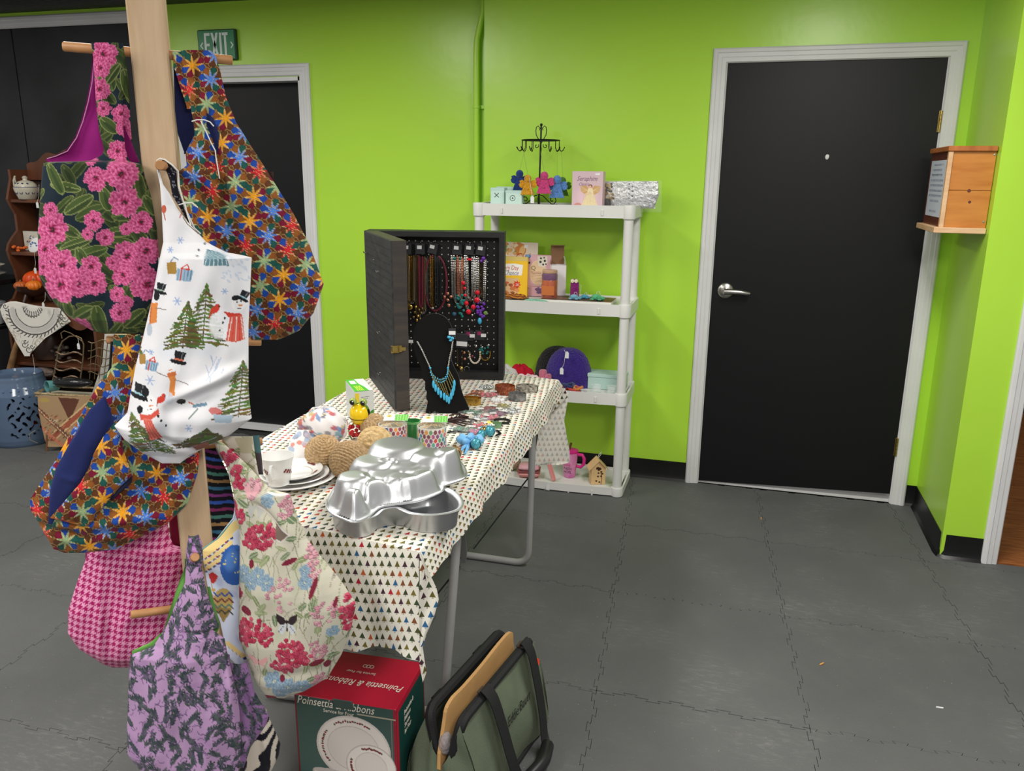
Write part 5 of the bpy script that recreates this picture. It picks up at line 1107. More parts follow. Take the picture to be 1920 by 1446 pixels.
# long side drop
er = Vector((e2.y, -e2.x, 0)); er = -er if er.x < 0 else er
bots = [at(x, y, pl=(NR, er)) for x, y in [(806, 1064), (851, 1017), (874, 977), (930, 909), (963, 868), (1000, 815), (1030, 768), (1050, 735)]]
bs = [max(0, min(1, (b_-NR).dot(e2)/TL)) for b_ in bots]; bz = [b_.z for b_ in bots]
sz = np.interp(ss, bs, bz)
P = np.array(NR)+Sg[..., None]*np.array(FR-NR); P[..., 2] = ZT-Zg*(ZT-sz)[None, :]
P += np.array(er)*((.004*np.minimum(Zg*8, 1)+Zg*(.010+.006*np.sin(Sg*33)+.003*np.sin(Sg*80))))[..., None]
UVd = uvw(P); UVd[..., 0] += Zg*(ZT-sz)[None, :]; UVd[..., 1] = Sg*TL
cl.grid(P, uv=UVd); cl.f[-(59*33):] = [t[::-1] for t in cl.f[-(59*33):]]
# hanging corner
def patch(Lp, Rp, P0, n, k=0, n1=40, n2=14, wav=.006, rev=False, uo=0):
    ys = [p[1] for p in Lp+Rp]; y = np.linspace(min(ys), max(ys), n1); l, r = curve(Lp, y), curve(Rp, y); u = np.linspace(0, 1, n2)[None]
    X = l[:, None]+(np.maximum(r, l+.2)-l[:, None][:, 0])[:, None]*u; Y = np.repeat(y[:, None], n2, 1)
    W = atv(X, Y, P0, n); W = W+np.array(n)*(wav*np.sin(u*5.5+Y*.03)*np.minimum((Y-y[0])/30, 1))[..., None]
    d = W-np.array(P0); ux = Vector((-n.y, n.x, 0)); UV = np.stack([d@np.array(ux)+uo, d[..., 2]], -1)
    cl.grid(W, k, UV)
nc = (nf*.8+er*.6).normalized()
patch([(787, 1036), (784, 1232), (792, 1277)], [(789, 1036), (797, 1056), (806, 1076), (818, 1102), (822, 1122), (815, 1150), (800, 1190), (793, 1215), (797, 1242), (800, 1262), (794, 1278)], NR+nf*.006+er*.003, nc, 0, 60, 14, .004)
# far end: folded corner and the reverse of the cloth
nfar = Vector((.25, -.97, 0)).normalized()
patch([(1044, 712), (1040, 740), (1032, 772)], [(1047, 712), (1058, 728), (1068, 741), (1034, 775)], FR+Vector((.012, .03, 0)), nfar, 0, 24, 12, .003)
patch([(1030, 752), (1012, 790), (1000, 808), (996, 872)], [(1066, 744), (1063, 760), (1058, 790), (1062, 815), (1068, 845), (1068, 868), (1046, 872)], FR+Vector((.012, .05, 0)), nfar, 1, 40, 20, .006)
clo = cl.build('tablecloth', [TC, TCF], None, ang=60, label='white tablecloth with rows of small coloured fir trees over the folding table', cat='tablecloth')
# ---------------------------------------------------------------- things on the table
ZC = ZT+.0012
def ont(px, py, z=None): return at(px, py, z=ZC if z is None else z)
CHINA = mat('white_china', (232, 232, 230), .12, spec=.6); RIB = mat('maroon_decal', (122, 48, 48), .4); GOLDL = mat('gold_line', (190, 170, 120), .3, .6)
def decal(t, c, r, z, a, tilt=.0, s=1, nm='ribbon_motif'):
    b = MB()
    for k in range(7):
        q = a+(k-3)*.055/s; rr = r+(.004 if k % 2 else -.003); o = Vector((c.x+rr*math.cos(q), c.y+rr*math.sin(q), z)); u = Vector((-math.sin(q), math.cos(q), 0)); v = Vector((math.cos(q), math.sin(q), tilt)).normalized()
        b.add([o-u*.006, o-v*.004, o+u*.006, o+v*.0045], [(0, 1, 2, 3)])
    b.build(nm, RIB, t, smooth=False)
def plate(label, name, c, r, z0, gap, motifs):
    t = thing(name, (c.x, c.y, z0), label, 'plate'); f_ = r
    MB().lathe([(0, .003), (f_*.5, .003), (f_*.55, .001), (f_*.6, .001), (f_*.66, .006), (f_*.98, .0155), (f_, .0175), (f_*.985, .019), (f_*.66, .0095), (f_*.6, .0065), (0, .0065)], (c.x, c.y, z0), 56).build('dish', CHINA, t, ang=60)
    MB().lathe([(f_*.64, .0093), (f_*.652, .0096)], (c.x, c.y, z0), 48, cap=False).build('gold_band', GOLDL, t)
    for a in motifs: decal(t, c, f_*.84, z0+.0152, a, .28)
cD = ont(626, 908); s_ = .118
cd_ = Vector((cD.x-s_, cD.y-.004, 0)); plate('large white dinner plate with maroon ribbon motifs, lowest of the stack', 'dinner_plate', cd_, s_, ZC, 0, (.05, .9, 2.0, 3.1, -1.0))
c2 = Vector((ont(598, 905, ZC+.02).x-.086, cd_.y-.012, 0)); plate('middle white plate between dinner plate and saucer', 'side_plate', c2, .088, ZC+.0095, 0, (-.2, 1.0))
c3 = Vector((ont(584, 900, ZC+.03).x-.078, cd_.y-.014, 0)); plate('white saucer under the teacup, top of plate stack', 'saucer', c3, .078, ZC+.0185, 0, (.05, -.9, 1.2))
zc_ = ZC+.0255; cc = ont(523, 908, zc_); cc = Vector((cc.x, cc.y, zc_)); t = thing('teacup', cc, 'white china teacup with maroon ribbon motifs on the saucer', 'cup'); hC = .076
MB().lathe([(.022, 0), (.026, .002), (.025, .007), (.029, .012), (.0325, .03), (.035, .05), (.0385, .068), (.042, hC), (.0405, hC), (.035, .06), (.03, .02), (0, .012)], cc, 40).build('bowl', CHINA, t, ang=50)
MB().tube([cc+Vector((.034*s, -.012-.018*s+d, z)) for s, d, z in ()] or [cc+Vector((x, y, z)) for x, y, z in ((.008, -.036, .062), (.013, -.052, .066), (.015, -.06, .052), (.013, -.055, .034), (.008, -.033, .026))], [.003, .004, .0042, .004, .003], 10).build('handle', CHINA, t)
for a in (-1.95, -.25, 1.2):
    b = MB()
    for k in range(7):
        q = a+(k-3)*.1; zz_ = .043+.005*(k % 2)-.0012*k; rr = .0348+zz_*.0; o = cc+Vector((math.cos(q)*(rr+.0008), math.sin(q)*(rr+.0008), zz_)); uu = Vector((-math.sin(q), math.cos(q), 0)); b.add([o-uu*.0035, o-Zv*.0035, o+uu*.0035, o+Zv*.0035+Vector((math.cos(q), math.sin(q), 0))*.0006], [(0, 1, 2, 3)])
    b.build('ribbon_motif', RIB, t, smooth=False)
# twine balls: ridged coils round an axis
JUTE = mat('jute_twine', (222, 190, 146), .9, rgb2=(166, 134, 94), nscale=160, bump=.8, bscale=240)
STRAW = mat('pale_straw', (232, 204, 154), .85, rgb2=(190, 154, 100), nscale=90, bump=.8, bscale=150)
def coil(label, px, py, r, ax, m, n=20, name='twine_ball', flat=1., z=None):
    p = at(px, py, z=ZC+r*.95 if z is None else z); t = thing(name, p-Zv*r, label, 'ball'); pr = []
    N = n*6
    for i in range(N+1):
        th = math.pi*i/N; q = i/6*2*math.pi; rr = r*(1+.035*math.cos(q)); pr.append((rr*math.sin(th), -rr*math.cos(th)*flat))
    MB().lathe(pr, p, 40, ax).build('twine', m, t, ang=180)
coil('tan twine ball on the left, behind the teacup plates', 607, 850, .0495, (.25, -.35, .9), JUTE)
coil('tan twine ball in front, touching the cake pan', 655, 864, .052, (-.15, -.75, -.45), JUTE)
coil('pale straw ball wound in a wide flat spiral behind the twine balls', 703, 833, .05, (.1, -.75, .5), STRAW, 9)
coil('twine ball farthest back, between the frog ornament and the leaf print candles', 700, 800, .04, (.5, -.5, .5), JUTE, 12)
# bundle of balloon print cloth with its tail
p = at(607, 800, z=ZC+.064); t = thing('cloth_bundle', p-Zv*.064, 'knotted bundle of white cloth with balloon print behind the twine balls', 'cloth'); rows = []; n1, n2 = 46, 70
th, ph = np.meshgrid(np.linspace(.001, math.pi-.001, n1), np.linspace(0, 2*math.pi, n2), indexing='ij')
r_ = 1+.07*np.sin(5*ph+2*th)+.06*np.sin(3*th+4*ph+1)+.03*np.sin(9*ph-4*th)
G = np.stack([p.x+.072*r_*np.sin(th)*np.cos(ph), p.y+.055*r_*np.sin(th)*np.sin(ph), p.z+.055*r_*np.cos(th)-.0], -1)
pt = Paint(ph*100, th*100, (226, 222, 222)); R = random.Random(12)
for k in range(120):
    x, y, c = R.uniform(0, 628), R.uniform(20, 300), R.choice([(96, 130, 176), (180, 60, 80), (206, 110, 90), (186, 170, 120), (110, 160, 180), (150, 110, 150), (120, 120, 130)])
    pt.ell(x, y, R.uniform(10, 30), R.uniform(8, 18), c, R.uniform(0, 180), .85)
    if k % 3 == 0: pt.line([(x-26, y), (x-10, y+10), (x+8, y), (x+26, y+10)], 5, (226, 210, 170)); pt.line([(x-26, y+8), (x-10, y+18), (x+8, y+8), (x+26, y+18)], 4, (70, 70, 100))
MB().grid(G, col=pt.C.reshape(n1, n2, 3)).build('wad', CL, t)
plb = (p+Vector((-.03, -.05, -.005)), Vector((.3, -.75, .6)).normalized())
sheet([(556, 808), (538, 838), (533, 858), (545, 868)], [(585, 812), (580, 850), (571, 880), (560, 884)], plb, .012, (226, 222, 222), lambda P: [P.ell(R.uniform(535, 585), R.uniform(810, 880), R.uniform(4, 10), R.uniform(3, 6), R.choice([(150, 170, 196), (206, 110, 90), (186, 176, 190), (120, 120, 140)]), R.uniform(0, 180), .8) for k in range(26)], step=1.6, wob=.003).build('tail', CL, t)
# frog garden ornament
YEL = mat('enamel_yellow', (236, 200, 20), .15, spec=.7); GRN = mat('enamel_green', (62, 110, 40), .2, rgb2=(120, 150, 50), nscale=30); BLK = mat('enamel_black', (16, 16, 16), .15)
p = at(675, 777, z=ZC+.075); t = thing('frog_ornament', p-Zv*.075, 'painted metal frog ornament with yellow face and bulging eyes, before the green box', 'ornament'); r_ = .0315; fwd = (CAM-p); fwd.z = 0; fwd.normalize(); fwd = Matrix.Rotation(-.35, 3, 'Z')@fwd
rt = Vector((-fwd.y, fwd.x, 0))
b = MB()
b.ball(p, (r_, r_, r_*1.16), 28, 18)
me_f = b.build('body', [GRN, YEL, BLK], t)
for pl_ in me_f.data.polygons:
    c_ = pl_.center+OFF[t.name]-p; f2 = c_.dot(fwd)/r_; s2 = c_.dot(rt)/r_
    pl_.material_index = 1 if f2 > .25 else (2 if f2 > -.15 and abs(c_.z) < r_*.6 else 0)
MB().tube([p+fwd*r_*math.cos(a)*1.0*math.cos(.1)+rt*r_*math.sin(a)*1.0-Zv*(.007+.003*math.cos(a)) for a in np.linspace(-1.2, 1.2, 13)], .0009, 5).build('mouth_line', BLK, t)
for sg in (-1, 1):
    e = p+rt*sg*.0165+Zv*(r_*1.16+.006)+fwd*.012
    eo = MB().ball(e, .0115, 16, 10).build('eye', mat('eye_green', (150, 170, 90), .15), t); MB().ball(e+fwd*.0045-Zv*.001, (.0085, .0085, .0095), 14, 8).build('pupil', BLK, eo); MB().ball(e+fwd*.0115+rt*.003+Zv*.003, .002, 6, 4).build('glint', mat('eye_glint_white', (240, 240, 240), .2), eo)  # small white ball on each eye stands in for a highlight
for sg in (-1, 1): MB().tube([p+rt*sg*.02-Zv*.028, p+rt*sg*.034-Zv*.045+fwd*.01, p+rt*sg*.03-Zv*.06+fwd*.02, p+rt*sg*.026-Zv*.0745+fwd*.012], .0022, 7).build('wire_leg', GRN, t)
RDB = mat('red_bead', (190, 30, 40), .15, spec=.7); R = random.Random(5); b = MB()
for k in range(14): b.ball(p+rt*R.uniform(-.03, .01)+fwd*R.uniform(.0, .025)-Zv*R.uniform(.03, .066), R.uniform(.004, .008), 9, 6)
b.build('red_berries', RDB, t)
# green and white carton
zt_ = ZC+.118; a0, a1, a2 = at(665, 735, z=zt_), at(700, 732, z=zt_), at(637, 708, z=zt_)
u = (a1-a0); u.z = 0; wd = u.length; u.normalize(); dp = min(.16, (a2-a0).length); n = u.cross(Zv)
t, o, u, v, n = carton('planter_carton', 'white and green carton with a photo on its left side, left of the display case', 'box', (a0.x, a0.y, ZC), u, wd, zt_-ZC, dp, (206, 208, 206),
    lambda P: (P.poly([(0, 70), (20, 66), (40, 74), (wd*1000, 60), (wd*1000, 130), (0, 130)], (58, 132, 50)), P.poly([(0, 6), (14, 6), (14, 60), (0, 66)], (224, 196, 60)), P.line([(20, 20), (46, 18)], 2, (120, 124, 120)), P.line([(20, 26), (40, 25)], 2, (120, 124, 120))), step=1.2)
back_d = -n
panel(t, 'side_photo', Vector((a0.x, a0.y, zt_))+back_d*dp, -back_d, -Zv, dp, zt_-ZC, (60, 56, 56), lambda P: [P.ell(R.uniform(0, 160), R.uniform(20, 120), R.uniform(8, 22), R.uniform(8, 18), R.choice([(150, 100, 96), (96, 70, 70), (180, 140, 130), (70, 80, 60), (120, 60, 60)]), a=.8) for k in range(30)]+[P.poly([(0, 0), (160, 0), (160, 14), (0, 10)], (120, 180, 70))], lift=-.0008)
panel(t, 'top_print', Vector((a0.x, a0.y, zt_))+back_d*dp, u, -back_d, wd, dp, (212, 214, 212), lambda P: (P.poly([(0, 0), (wd*480, 0), (wd*520, 60), (wd*700, 110), (wd*800, 170), (0, 170)], (76, 176, 52)), [P.line([(wd*(200+k*90), 90), (wd*(220+k*100), 150)], 3, (190, 214, 60)) for k in range(4)], [P.line([(wd*(150+60*k), 20), (wd*(160+60*k), 60)], 4, (226, 236, 220)) for k in range(5)]), lift=.0008)
# leaf print candles wrapped in film
def leafcandle(label, px, py, seed, r_=.043, h=.062):
    p = ont(px, py); t = thing('leaf_print_candle', p, label, 'candle'); R = random.Random(seed); C_, Rn = 150, 46
    A, Zz = np.meshgrid(np.linspace(0, 2*math.pi, C_), np.linspace(0, h, Rn)); pt = Paint(A*r_*1000, Zz*1000, (226, 224, 216))
    cols = [(150, 30, 90), (116, 30, 60), (70, 160, 150), (46, 90, 160), (230, 150, 40), (206, 60, 50), (120, 60, 120), (90, 150, 90), (170, 70, 130), (40, 130, 150)]; cx = 2*math.pi*r_*1000/20
    for j in range(5):
        for i in range(21): pt.poly([((i+.5*(j % 2))*cx+dx*cx*.42, 6+j*12.6+dy*8.2) for dx, dy in ((0, -1), (.75, -.5), (1, 0), (.75, .5), (0, 1), (-.75, .5), (-1, 0), (-.75, -.5))], R.choice(cols))
    G = np.stack([p.x+r_*np.cos(A), p.y+r_*np.sin(A), p.z+Zz], -1)
    MB().grid(G, col=pt.C.reshape(Rn, C_, 3)).build('printed_cup', GLOSS, t); MB().lathe([(0, .004), (r_*.98, .004), (r_*.98, h), (r_*.94, h), (r_*.93, h-.006), (0, h-.006)], p, 30).build('cup_body', mat('cup_white', (226, 224, 216), .4), t)
    b = MB()
    for k in range(16): a = R.uniform(0, 6.28); q = p+Zv*(h+R.uniform(.0, .008)); b.tube([q+Vector((r_*.85*math.cos(a), r_*.85*math.sin(a), 0)), q+Vector((R.uniform(-.01, .01), R.uniform(-.01, .01), .006)), q+Vector((r_*.85*math.cos(a+2), r_*.85*math.sin(a+2), 0))], .0009, 4)
    b.build('raffia', mat('raffia', (206, 176, 120), .8), t)
    b = MB()
    for k in range(7): a = k*.9; q = p+Zv*(h+.006); b.add([q, q+Vector((.03*math.cos(a), .03*math.sin(a), .012)), q+Vector((.02*math.cos(a+.5), .02*math.sin(a+.5), .034)), q+Vector((.006*math.cos(a+1), .006*math.sin(a+1), .03))], [(0, 1, 2, 3)])
    b.lathe([(r_+.0025, .002), (r_+.003, h+.004), (r_*.6, h+.014)], p, 26)
    b.build('clear_film', mat('candle_film', (240, 240, 240), .06, alpha=.07, spec=.8), t, ang=180)
    u = Vector((.95, .3, 0)).normalized(); vv = Vector((-.25, .85, .12)).normalized()
    panel(t, 'label_card', p+Vector((-.02, -.02, h+.016))+vv*.04, u, -vv, .072, .045, (226, 228, 222), lambda P: (P.poly([(30, 0), (72, 0), (72, 45), (34, 45)], (104, 190, 76)), [P.line([(40+k*8, 3), (42+k*8, 42)], 1.6, (190, 226, 160)) for k in range(4)], P.ell(14, 12, 8, 8, (226, 206, 70)), P.ell(14, 12, 3, 3, (90, 90, 40))), lift=.0)
leafcandle('leaf print candle cup in film on the left, nearest the straw ball', 737, 832, 3)
leafcandle('leaf print candle cup in film on the right, nearest the jewelry', 810, 838, 7, .0425, .066)
t = thing('green_tumbler', ont(774, 822), 'green ribbed glass between the two leaf print candles', 'glass'); MB().lathe([(.018, 0), (.022, .003), (.024, .055), (.022, .055), (.02, .004), (0, .004)], ont(774, 822), 24).build('glass', mat('green_glass', (52, 130, 64), .12, spec=.8), t)
MB().lathe([(.0246, .05), (.0252, .0565), (.0225, .0565)], ont(774, 822), 24, cap=False).build('rim', mat('green_rim', (110, 180, 110), .2), t)
# shaped aluminium cake pan lying upside down on the lower bone shaped pan
ALU = mat('spun_aluminium', (214, 216, 219), .4, .95, bump=.06, bscale=30, noise=.08, nscale=8)
zr_ = ZC+.05
def smooth(poly, n=6):
    out = []; N = len(poly)
    for i in range(N):
        p0, p1, p2, p3 = (Vector(poly[(i+k-1) % N]) for k in range(4))
        for j in range(n):
            s = j/n; out.append(.5*((2*p1)+(p2-p0)*s+(2*p0-5*p1+4*p2-p3)*s*s+(3*p1-p0-3*p2+p3)*s**3))
    return out
rim = smooth([at(x, y, z=zr_) for x, y in [(862, 938), (857, 955), (820, 964), (775, 962), (745, 951), (715, 955), (697, 968), (662, 974), (632, 964), (617, 944), (640, 922), (690, 905), (730, 915), (770, 918), (805, 913), (842, 920)]])
cen = sum(rim, Vector((0, 0, 0)))/len(rim)
t = thing('cake_pan', Vector((cen.x, cen.y, ZC)), 'bone shaped shallow aluminium cake pan, lower of the two pans', 'pan')
def ringz(off, z):
    r = []; N = len(rim)
    for i, p in enumerate(rim):
        d_ = (rim[(i+1) % N]-rim[i-1]); d_.z = 0; n_ = Vector((d_.y, -d_.x, 0)).normalized()
        if n_.dot(p-cen) < 0 and False: n_ = -n_
        r.append(Vector((p.x, p.y, z))+n_*off)
    return r
sgn = 1 if sum((rim[(i+1) % len(rim)]-rim[i-1]).cross(rim[i]-cen).z for i in range(len(rim))) < 0 else -1
prof_ = [(-.016, .002), (-.012, .0), (-.008, .003), (-.003, .046), (.0, .0485), (.007, .0485), (.0085, .0505), (.006, .0515), (-.002, .0505), (-.0055, .046), (-.0105, .006), (-.014, .0035)]
G = np.array([[tuple(q) for q in ringz(sgn*o_, ZC+z_)+[ringz(sgn*o_, ZC+z_)[0]]] for o_, z_ in prof_])
b = MB().grid(G); b.f = [f_ if sgn > 0 else f_[::-1] for f_ in b.f]
b.add([q for q in ringz(-.014*sgn, ZC+.0035)], [tuple(range(len(rim)))]); b.build('pan_shell', ALU, t, ang=50)
# upper pan as raised lobes on a flange
zb_ = zr_+.004
fl = smooth([at(x, y, z=zb_+.01) for x, y in [(613, 940), (622, 955), (640, 964), (664, 971), (690, 961), (712, 944), (750, 937), (785, 931), (826, 915), (834, 903), (872, 888), (868, 866), (845, 846), (800, 836), (745, 836), (700, 848), (684, 872), (650, 888), (628, 908)]], 5)
lob = [(662, 944, 26, .06, .8), (664, 915, 38, .066, .9), (707, 925, 26, .058, .8), (752, 912, 32, .052, .8), (797, 905, 30, .052, .8), (745, 856, 58, .075, .95), (700, 882, 44, .060, .9), (752, 880, 52, .052, .9), (805, 870, 40, .064, .9), (842, 868, 30, .072, .85), (780, 890, 40, .045, .9), (720, 905, 36, .047, .9)]
lobs = []
for x, y, rp, h_, k in lob:
    c_ = at(x, y, z=zb_+h_*.5); lobs.append((c_.x, c_.y, rp*(c_-CAM).dot(FW)/CF, h_))
xs = [q.x for q in fl]; ys = [q.y for q in fl]; GX, GY = np.meshgrid(np.linspace(min(xs), max(xs), 190), np.linspace(min(ys), max(ys), 170))
def inside(px, py, poly):
    r = np.zeros(px.shape, bool)
    for i in range(len(poly)):
        a, b_ = poly[i-1], poly[i]; r ^= ((a.y > py) != (b_.y > py)) & (px < (b_.x-a.x)*(py-a.y)/(b_.y-a.y+1e-12)+a.x)
    return r
def edged(px, py, poly):
    d = np.full(px.shape, 9.)
    for i in range(len(poly)):
        a, b_ = poly[i-1], poly[i]; dx, dy = b_.x-a.x, b_.y-a.y; q = np.clip(((px-a.x)*dx+(py-a.y)*dy)/(dx*dx+dy*dy+1e-12), 0, 1); d = np.minimum(d, np.hypot(px-a.x-q*dx, py-a.y-q*dy))
    return d
ins = inside(GX, GY, fl); de = edged(GX, GY, fl); H = np.zeros(GX.shape)
for x, y, r_, h_ in lobs:
    d = np.hypot(GX-x, GY-y)/r_; hh_ = h_*(1/(1+np.exp((d-1.04)*11))); H = np.maximum(H, hh_)+.12*np.minimum(H, hh_)*0
H *= np.clip((de-.007)/.016, 0, 1)**.55; H = np.where(ins, H, 0)

for _ in range(9): H = np.where(ins, (H+np.roll(H, 1, 0)+np.roll(H, -1, 0)+np.roll(H, 1, 1)+np.roll(H, -1, 1))/5, 0)
for x, y in ((722, 862), (737, 862), (690, 893), (760, 893)):
    c_ = at(x, y, z=zb_+.06); d = np.hypot(GX-c_.x, GY-c_.y); H += np.where(ins, .0018*np.exp(-((d-.012)/.003)**2), 0)
b = MB(); idx = -np.ones(GX.shape, int); k_ = 0; vs = []
use = ins & (de > .0012)
for (i, j) in zip(*np.nonzero(use)): idx[i, j] = k_; k_ += 1; vs.append((GX[i, j], GY[i, j], zb_+H[i, j]+.035*(np.clip((GX[i, j]-min(xs))/(max(xs)-min(xs)), 0, 1))*.0))
fs = [(idx[i, j], idx[i, j+1], idx[i+1, j+1], idx[i+1, j]) for i in range(GX.shape[0]-1) for j in range(GX.shape[1]-1) if use[i:i+2, j:j+2].all()]
t = thing('shaped_cake_pan', Vector((sum(xs)/len(xs), sum(ys)/len(ys), zb_)), 'large lobed aluminium novelty cake pan turned upside down on the bone shaped pan', 'pan')
b.add(vs, fs).build('pan_body', ALU, t, ang=180)
MB().tube([(q.x, q.y, zb_) for q in fl], .0032, 8, closed=True).build('rolled_rim', ALU, t)
# ---------------------------------------------------------------- jewelry display case
Hc, Rc, Nc = Vector((-1.19, -1.22, 0)), Vector((-.67, -1.10, 0)), Vector((-.895, -1.635, 0)); zA, zB = ZC+.001, 1.327
um = (Rc-Hc).normalized(); nm = Vector((um.y, -um.x, 0)); WM = (Rc-Hc).length; HM = zB-zA
CASE = mat('black_painted_wood', (34, 34, 36), .5, rgb2=(20, 20, 22), nscale=14, stretch=(1, 1, 6)); PEGB = mat('pegboard_black', (17, 17, 18), .5, noise=.2, nscale=10)
tcase = thing('jewelry_case', ((Hc+Rc)/2)+Zv*zA, 'open black display case with pegboard back and hinged pegboard door on the table', 'display case')
Mm = Matrix((um, -nm, Zv)).transposed()
def cb_(u0, u1, d0, d1, z0, z1, b=None, mm_=Mm, o=Hc, uu=um, nn=nm, bev=.0):
    return (b or MB()).box(o+uu*(u0+u1)/2-nn*(d0+d1)/2+Zv*(z0+z1)/2, (u1-u0, d1-d0, z1-z0), mm_, bev=bev)
DP = .1
for nme, a in (('top_rail', (0, WM, 0, DP, zB-.02, zB)), ('bottom_rail', (0, WM, 0, DP, zA, zA+.03)), ('side_rail', (0, .02, 0, DP, zA+.03, zB-.02)), ('side_rail', (WM-.02, WM, 0, DP, zA+.03, zB-.02))): cb_(*a).build(nme, CASE, tcase, smooth=False)
cb_(.02, WM-.02, .058, .066, zA+.03, zB-.02).build('pegboard', PEGB, tcase, smooth=False)
PGP = Hc-nm*.058
b = MB(); HOLE = mat('peg_hole_light', (210, 210, 200), .6)
for i in range(19):
    for j in range(21):
        o = PGP+um*(.034+i*.0254)+Zv*(zA+.05+j*.0254); b.prism([(.0026*math.cos(q), .0026*math.sin(q)) for q in np.linspace(0, 6.283, 7)[:-1]], (o, um, Zv, nm), 0, .0005)
b.build('peg_holes', HOLE, tcase, smooth=False, kind='stuff')
# the door
ud_ = (Nc-Hc).normalized(); nd = Vector((ud_.y, -ud_.x, 0)); nd = -nd if nd.dot(CAM-Hc) < 0 else nd; WD = (Nc-Hc).length; th_ = .052
inn = -nd; Md = Matrix((ud_, inn, Zv)).transposed()
def db_(u0, u1, d0, d1, z0, z1, b=None): return (b or MB()).box(Hc+ud_*(u0+u1)/2+inn*(d0+d1)/2+Zv*(z0+z1)/2, (u1-u0, d1-d0, z1-z0), Md)
db_(0, WD, 0, .006, zA+.001, zB-.001).build('door_board', mat('worn_pegboard', (52, 52, 54), .55, rgb2=(30, 30, 32), nscale=12, stretch=(1, 1, 4)), tcase, smooth=False)
EDGE = mat('worn_black_edge', (44, 42, 42), .5, rgb2=(66, 58, 52), nscale=7, stretch=(1, 1, 7))
for a in ((WD-.018, WD, .006, th_, zA, zB), (0, .018, .006, th_, zA, zB), (.018, WD-.018, .006, th_, zB-.018, zB), (.018, WD-.018, .006, th_, zA, zA+.02)): db_(*a).build('door_rail', EDGE, tcase, smooth=False)
b = MB()
for i in range(19):
    for j in range(21):
        o = Hc+ud_*(.026+i*.0254)+nd*.0+Zv*(zA+.035+j*.0254); b.prism([(.0026*math.cos(q), .0026*math.sin(q)) for q in np.linspace(0, 6.283, 7)[:-1]], (o, ud_, Zv, nd), 0, .0004)
b.build('door_peg_holes', mat('hole_dark', (8, 8, 8), .9), tcase, smooth=False, kind='stuff')
pld = (Hc+nd*.001, nd)
CHR = mat('chrome_wire', (190, 190, 190), .2, 1)
for px, py in ((688, 474), (703, 487), (712, 509), (714, 623), (715, 700)):
    o = at(px, py, pl=pld); MB().tube([o-ud_*.012+nd*.001, o-ud_*.012+nd*.008, o+ud_*.012+nd*.012, o+ud_*.014+nd*.016+Zv*.006], .0016, 6).build('wire_hook', CHR, tcase)
ple = (Nc, ud_); o = at(744, 654, pl=ple)
side_ = inn
MB().box(o+ud_*.003, (.006, .034, .022), Matrix((ud_, inn, Zv)).transposed(), bev=.001).tube([o+ud_*.008-side_*.02+Zv*.011, o+ud_*.008-side_*.02-Zv*.011, o+ud_*.009+side_*.004-Zv*.011, o+ud_*.009+side_*.004+Zv*.011], .0022, 6, closed=True).box(o+ud_*.008+side_*.018, (.006, .02, .012), Matrix((ud_, inn, Zv)).transposed()).build('latch', BRASS, tcase, smooth=False)
# ---------------------------------------------------------------- jewelry on the pegs
SILV = mat('silver_chain', (206, 204, 200), .25, 1); GLD = mat('gold_metal', (206, 166, 84), .25, 1); BRZ = mat('bronze_chain', (120, 98, 62), .35, .9); COP = mat('rose_copper', (206, 140, 112), .3, .9)
TEAL = mat('teal_bead', (24, 108, 104), .2); REDB = mat('scarlet_bead', (206, 26, 46), .2); PURB = mat('purple_bead', (104, 48, 160), .25); TURQ = mat('turquoise_bead', (72, 176, 216), .3); MAR = mat('wine_bead', (116, 50, 62), .25, .3); PEARL = mat('pearl_bead', (226, 216, 196), .2)
CARDB = mat('black_card', (40, 40, 44), .6); GREYM = mat('gunmetal', (90, 92, 96), .3, .9)
plj = (PGP+nm*.012, nm)
def jw(px, py, o=0): return at(px, py, pl=plj)+nm*o
def chain(b, pts, m_r=.0013, bead=0, rb=.0026, n=5):
    """a fine chain; every few millimetres a link bead"""
    b.tube(pts, m_r, n)
    if bead:
        for p, q in zip(pts[:-1], pts[1:]):
            k = max(1, int((q-p).length/bead))
            for i in range(k): b.ball(p.lerp(q, i/k), rb, 6, 4)
def card(t, px, py, w=.037, h=.044, tilt=0., sticker=True, rgb=None, pink=False):
    o = jw(px, py, .006); M = Mm@Matrix.Rotation(tilt, 3, 'Y')
    hc = MB().box(o, (w, .006, h), M, bev=.001).build('hang_card', CARDB, t, smooth=False)
    if sticker: MB().box(o+nm*.0035-um*.002+Zv*h*.12, (w*.48, .001, h*.3), M).build('price_sticker', TAGM, hc, smooth=False)
    if pink: MB().box(o+nm*.0035-um*.002+Zv*h*.2, (w*.4, .001, h*.35), M).build('card_emblem', mat('emblem_magenta', (150, 40, 90), .5), hc, smooth=False)
    MB().tube([jw(px+1, py-8, -.012), jw(px+1, py-8, .01), jw(px+2, py-12, .016)], .0018, 6).ball(jw(px+2, py-13, .017), .003, 8, 5).build('peg_hook', CHR, t)
def neck(label, px, py, strands, drops, tilt=0, pend=None):
    t = thing('necklace', jw(px, py), label, 'necklace', None); card(t, px, py, tilt=tilt)
    for k, (pts, m, r, bead, rb) in enumerate(strands):
        b = MB(); chain(b, [jw(x, y, .008+.002*k) for x, y in pts], r*1.35, bead, rb*1.45); b.build('chain', m, t); b = MB(); chain(b, [jw(x+2.6, y+3, .006+.002*k) for x, y in pts], r*1.1, bead, rb*1.3) if len(pts) < 12 else chain(b, [jw(x, y+2, .006) for x, y in pts], r*.8, 0, 0); b.build('chain', SILV if m is BRZ else m, t)
    for x, y, m, r in drops:
        rr = r if isinstance(r, tuple) else (r, r*.7, r); MB().ball(jw(x, y, .012), rr, 10, 7, rot=Mm).build('bead', m, t)
    return t
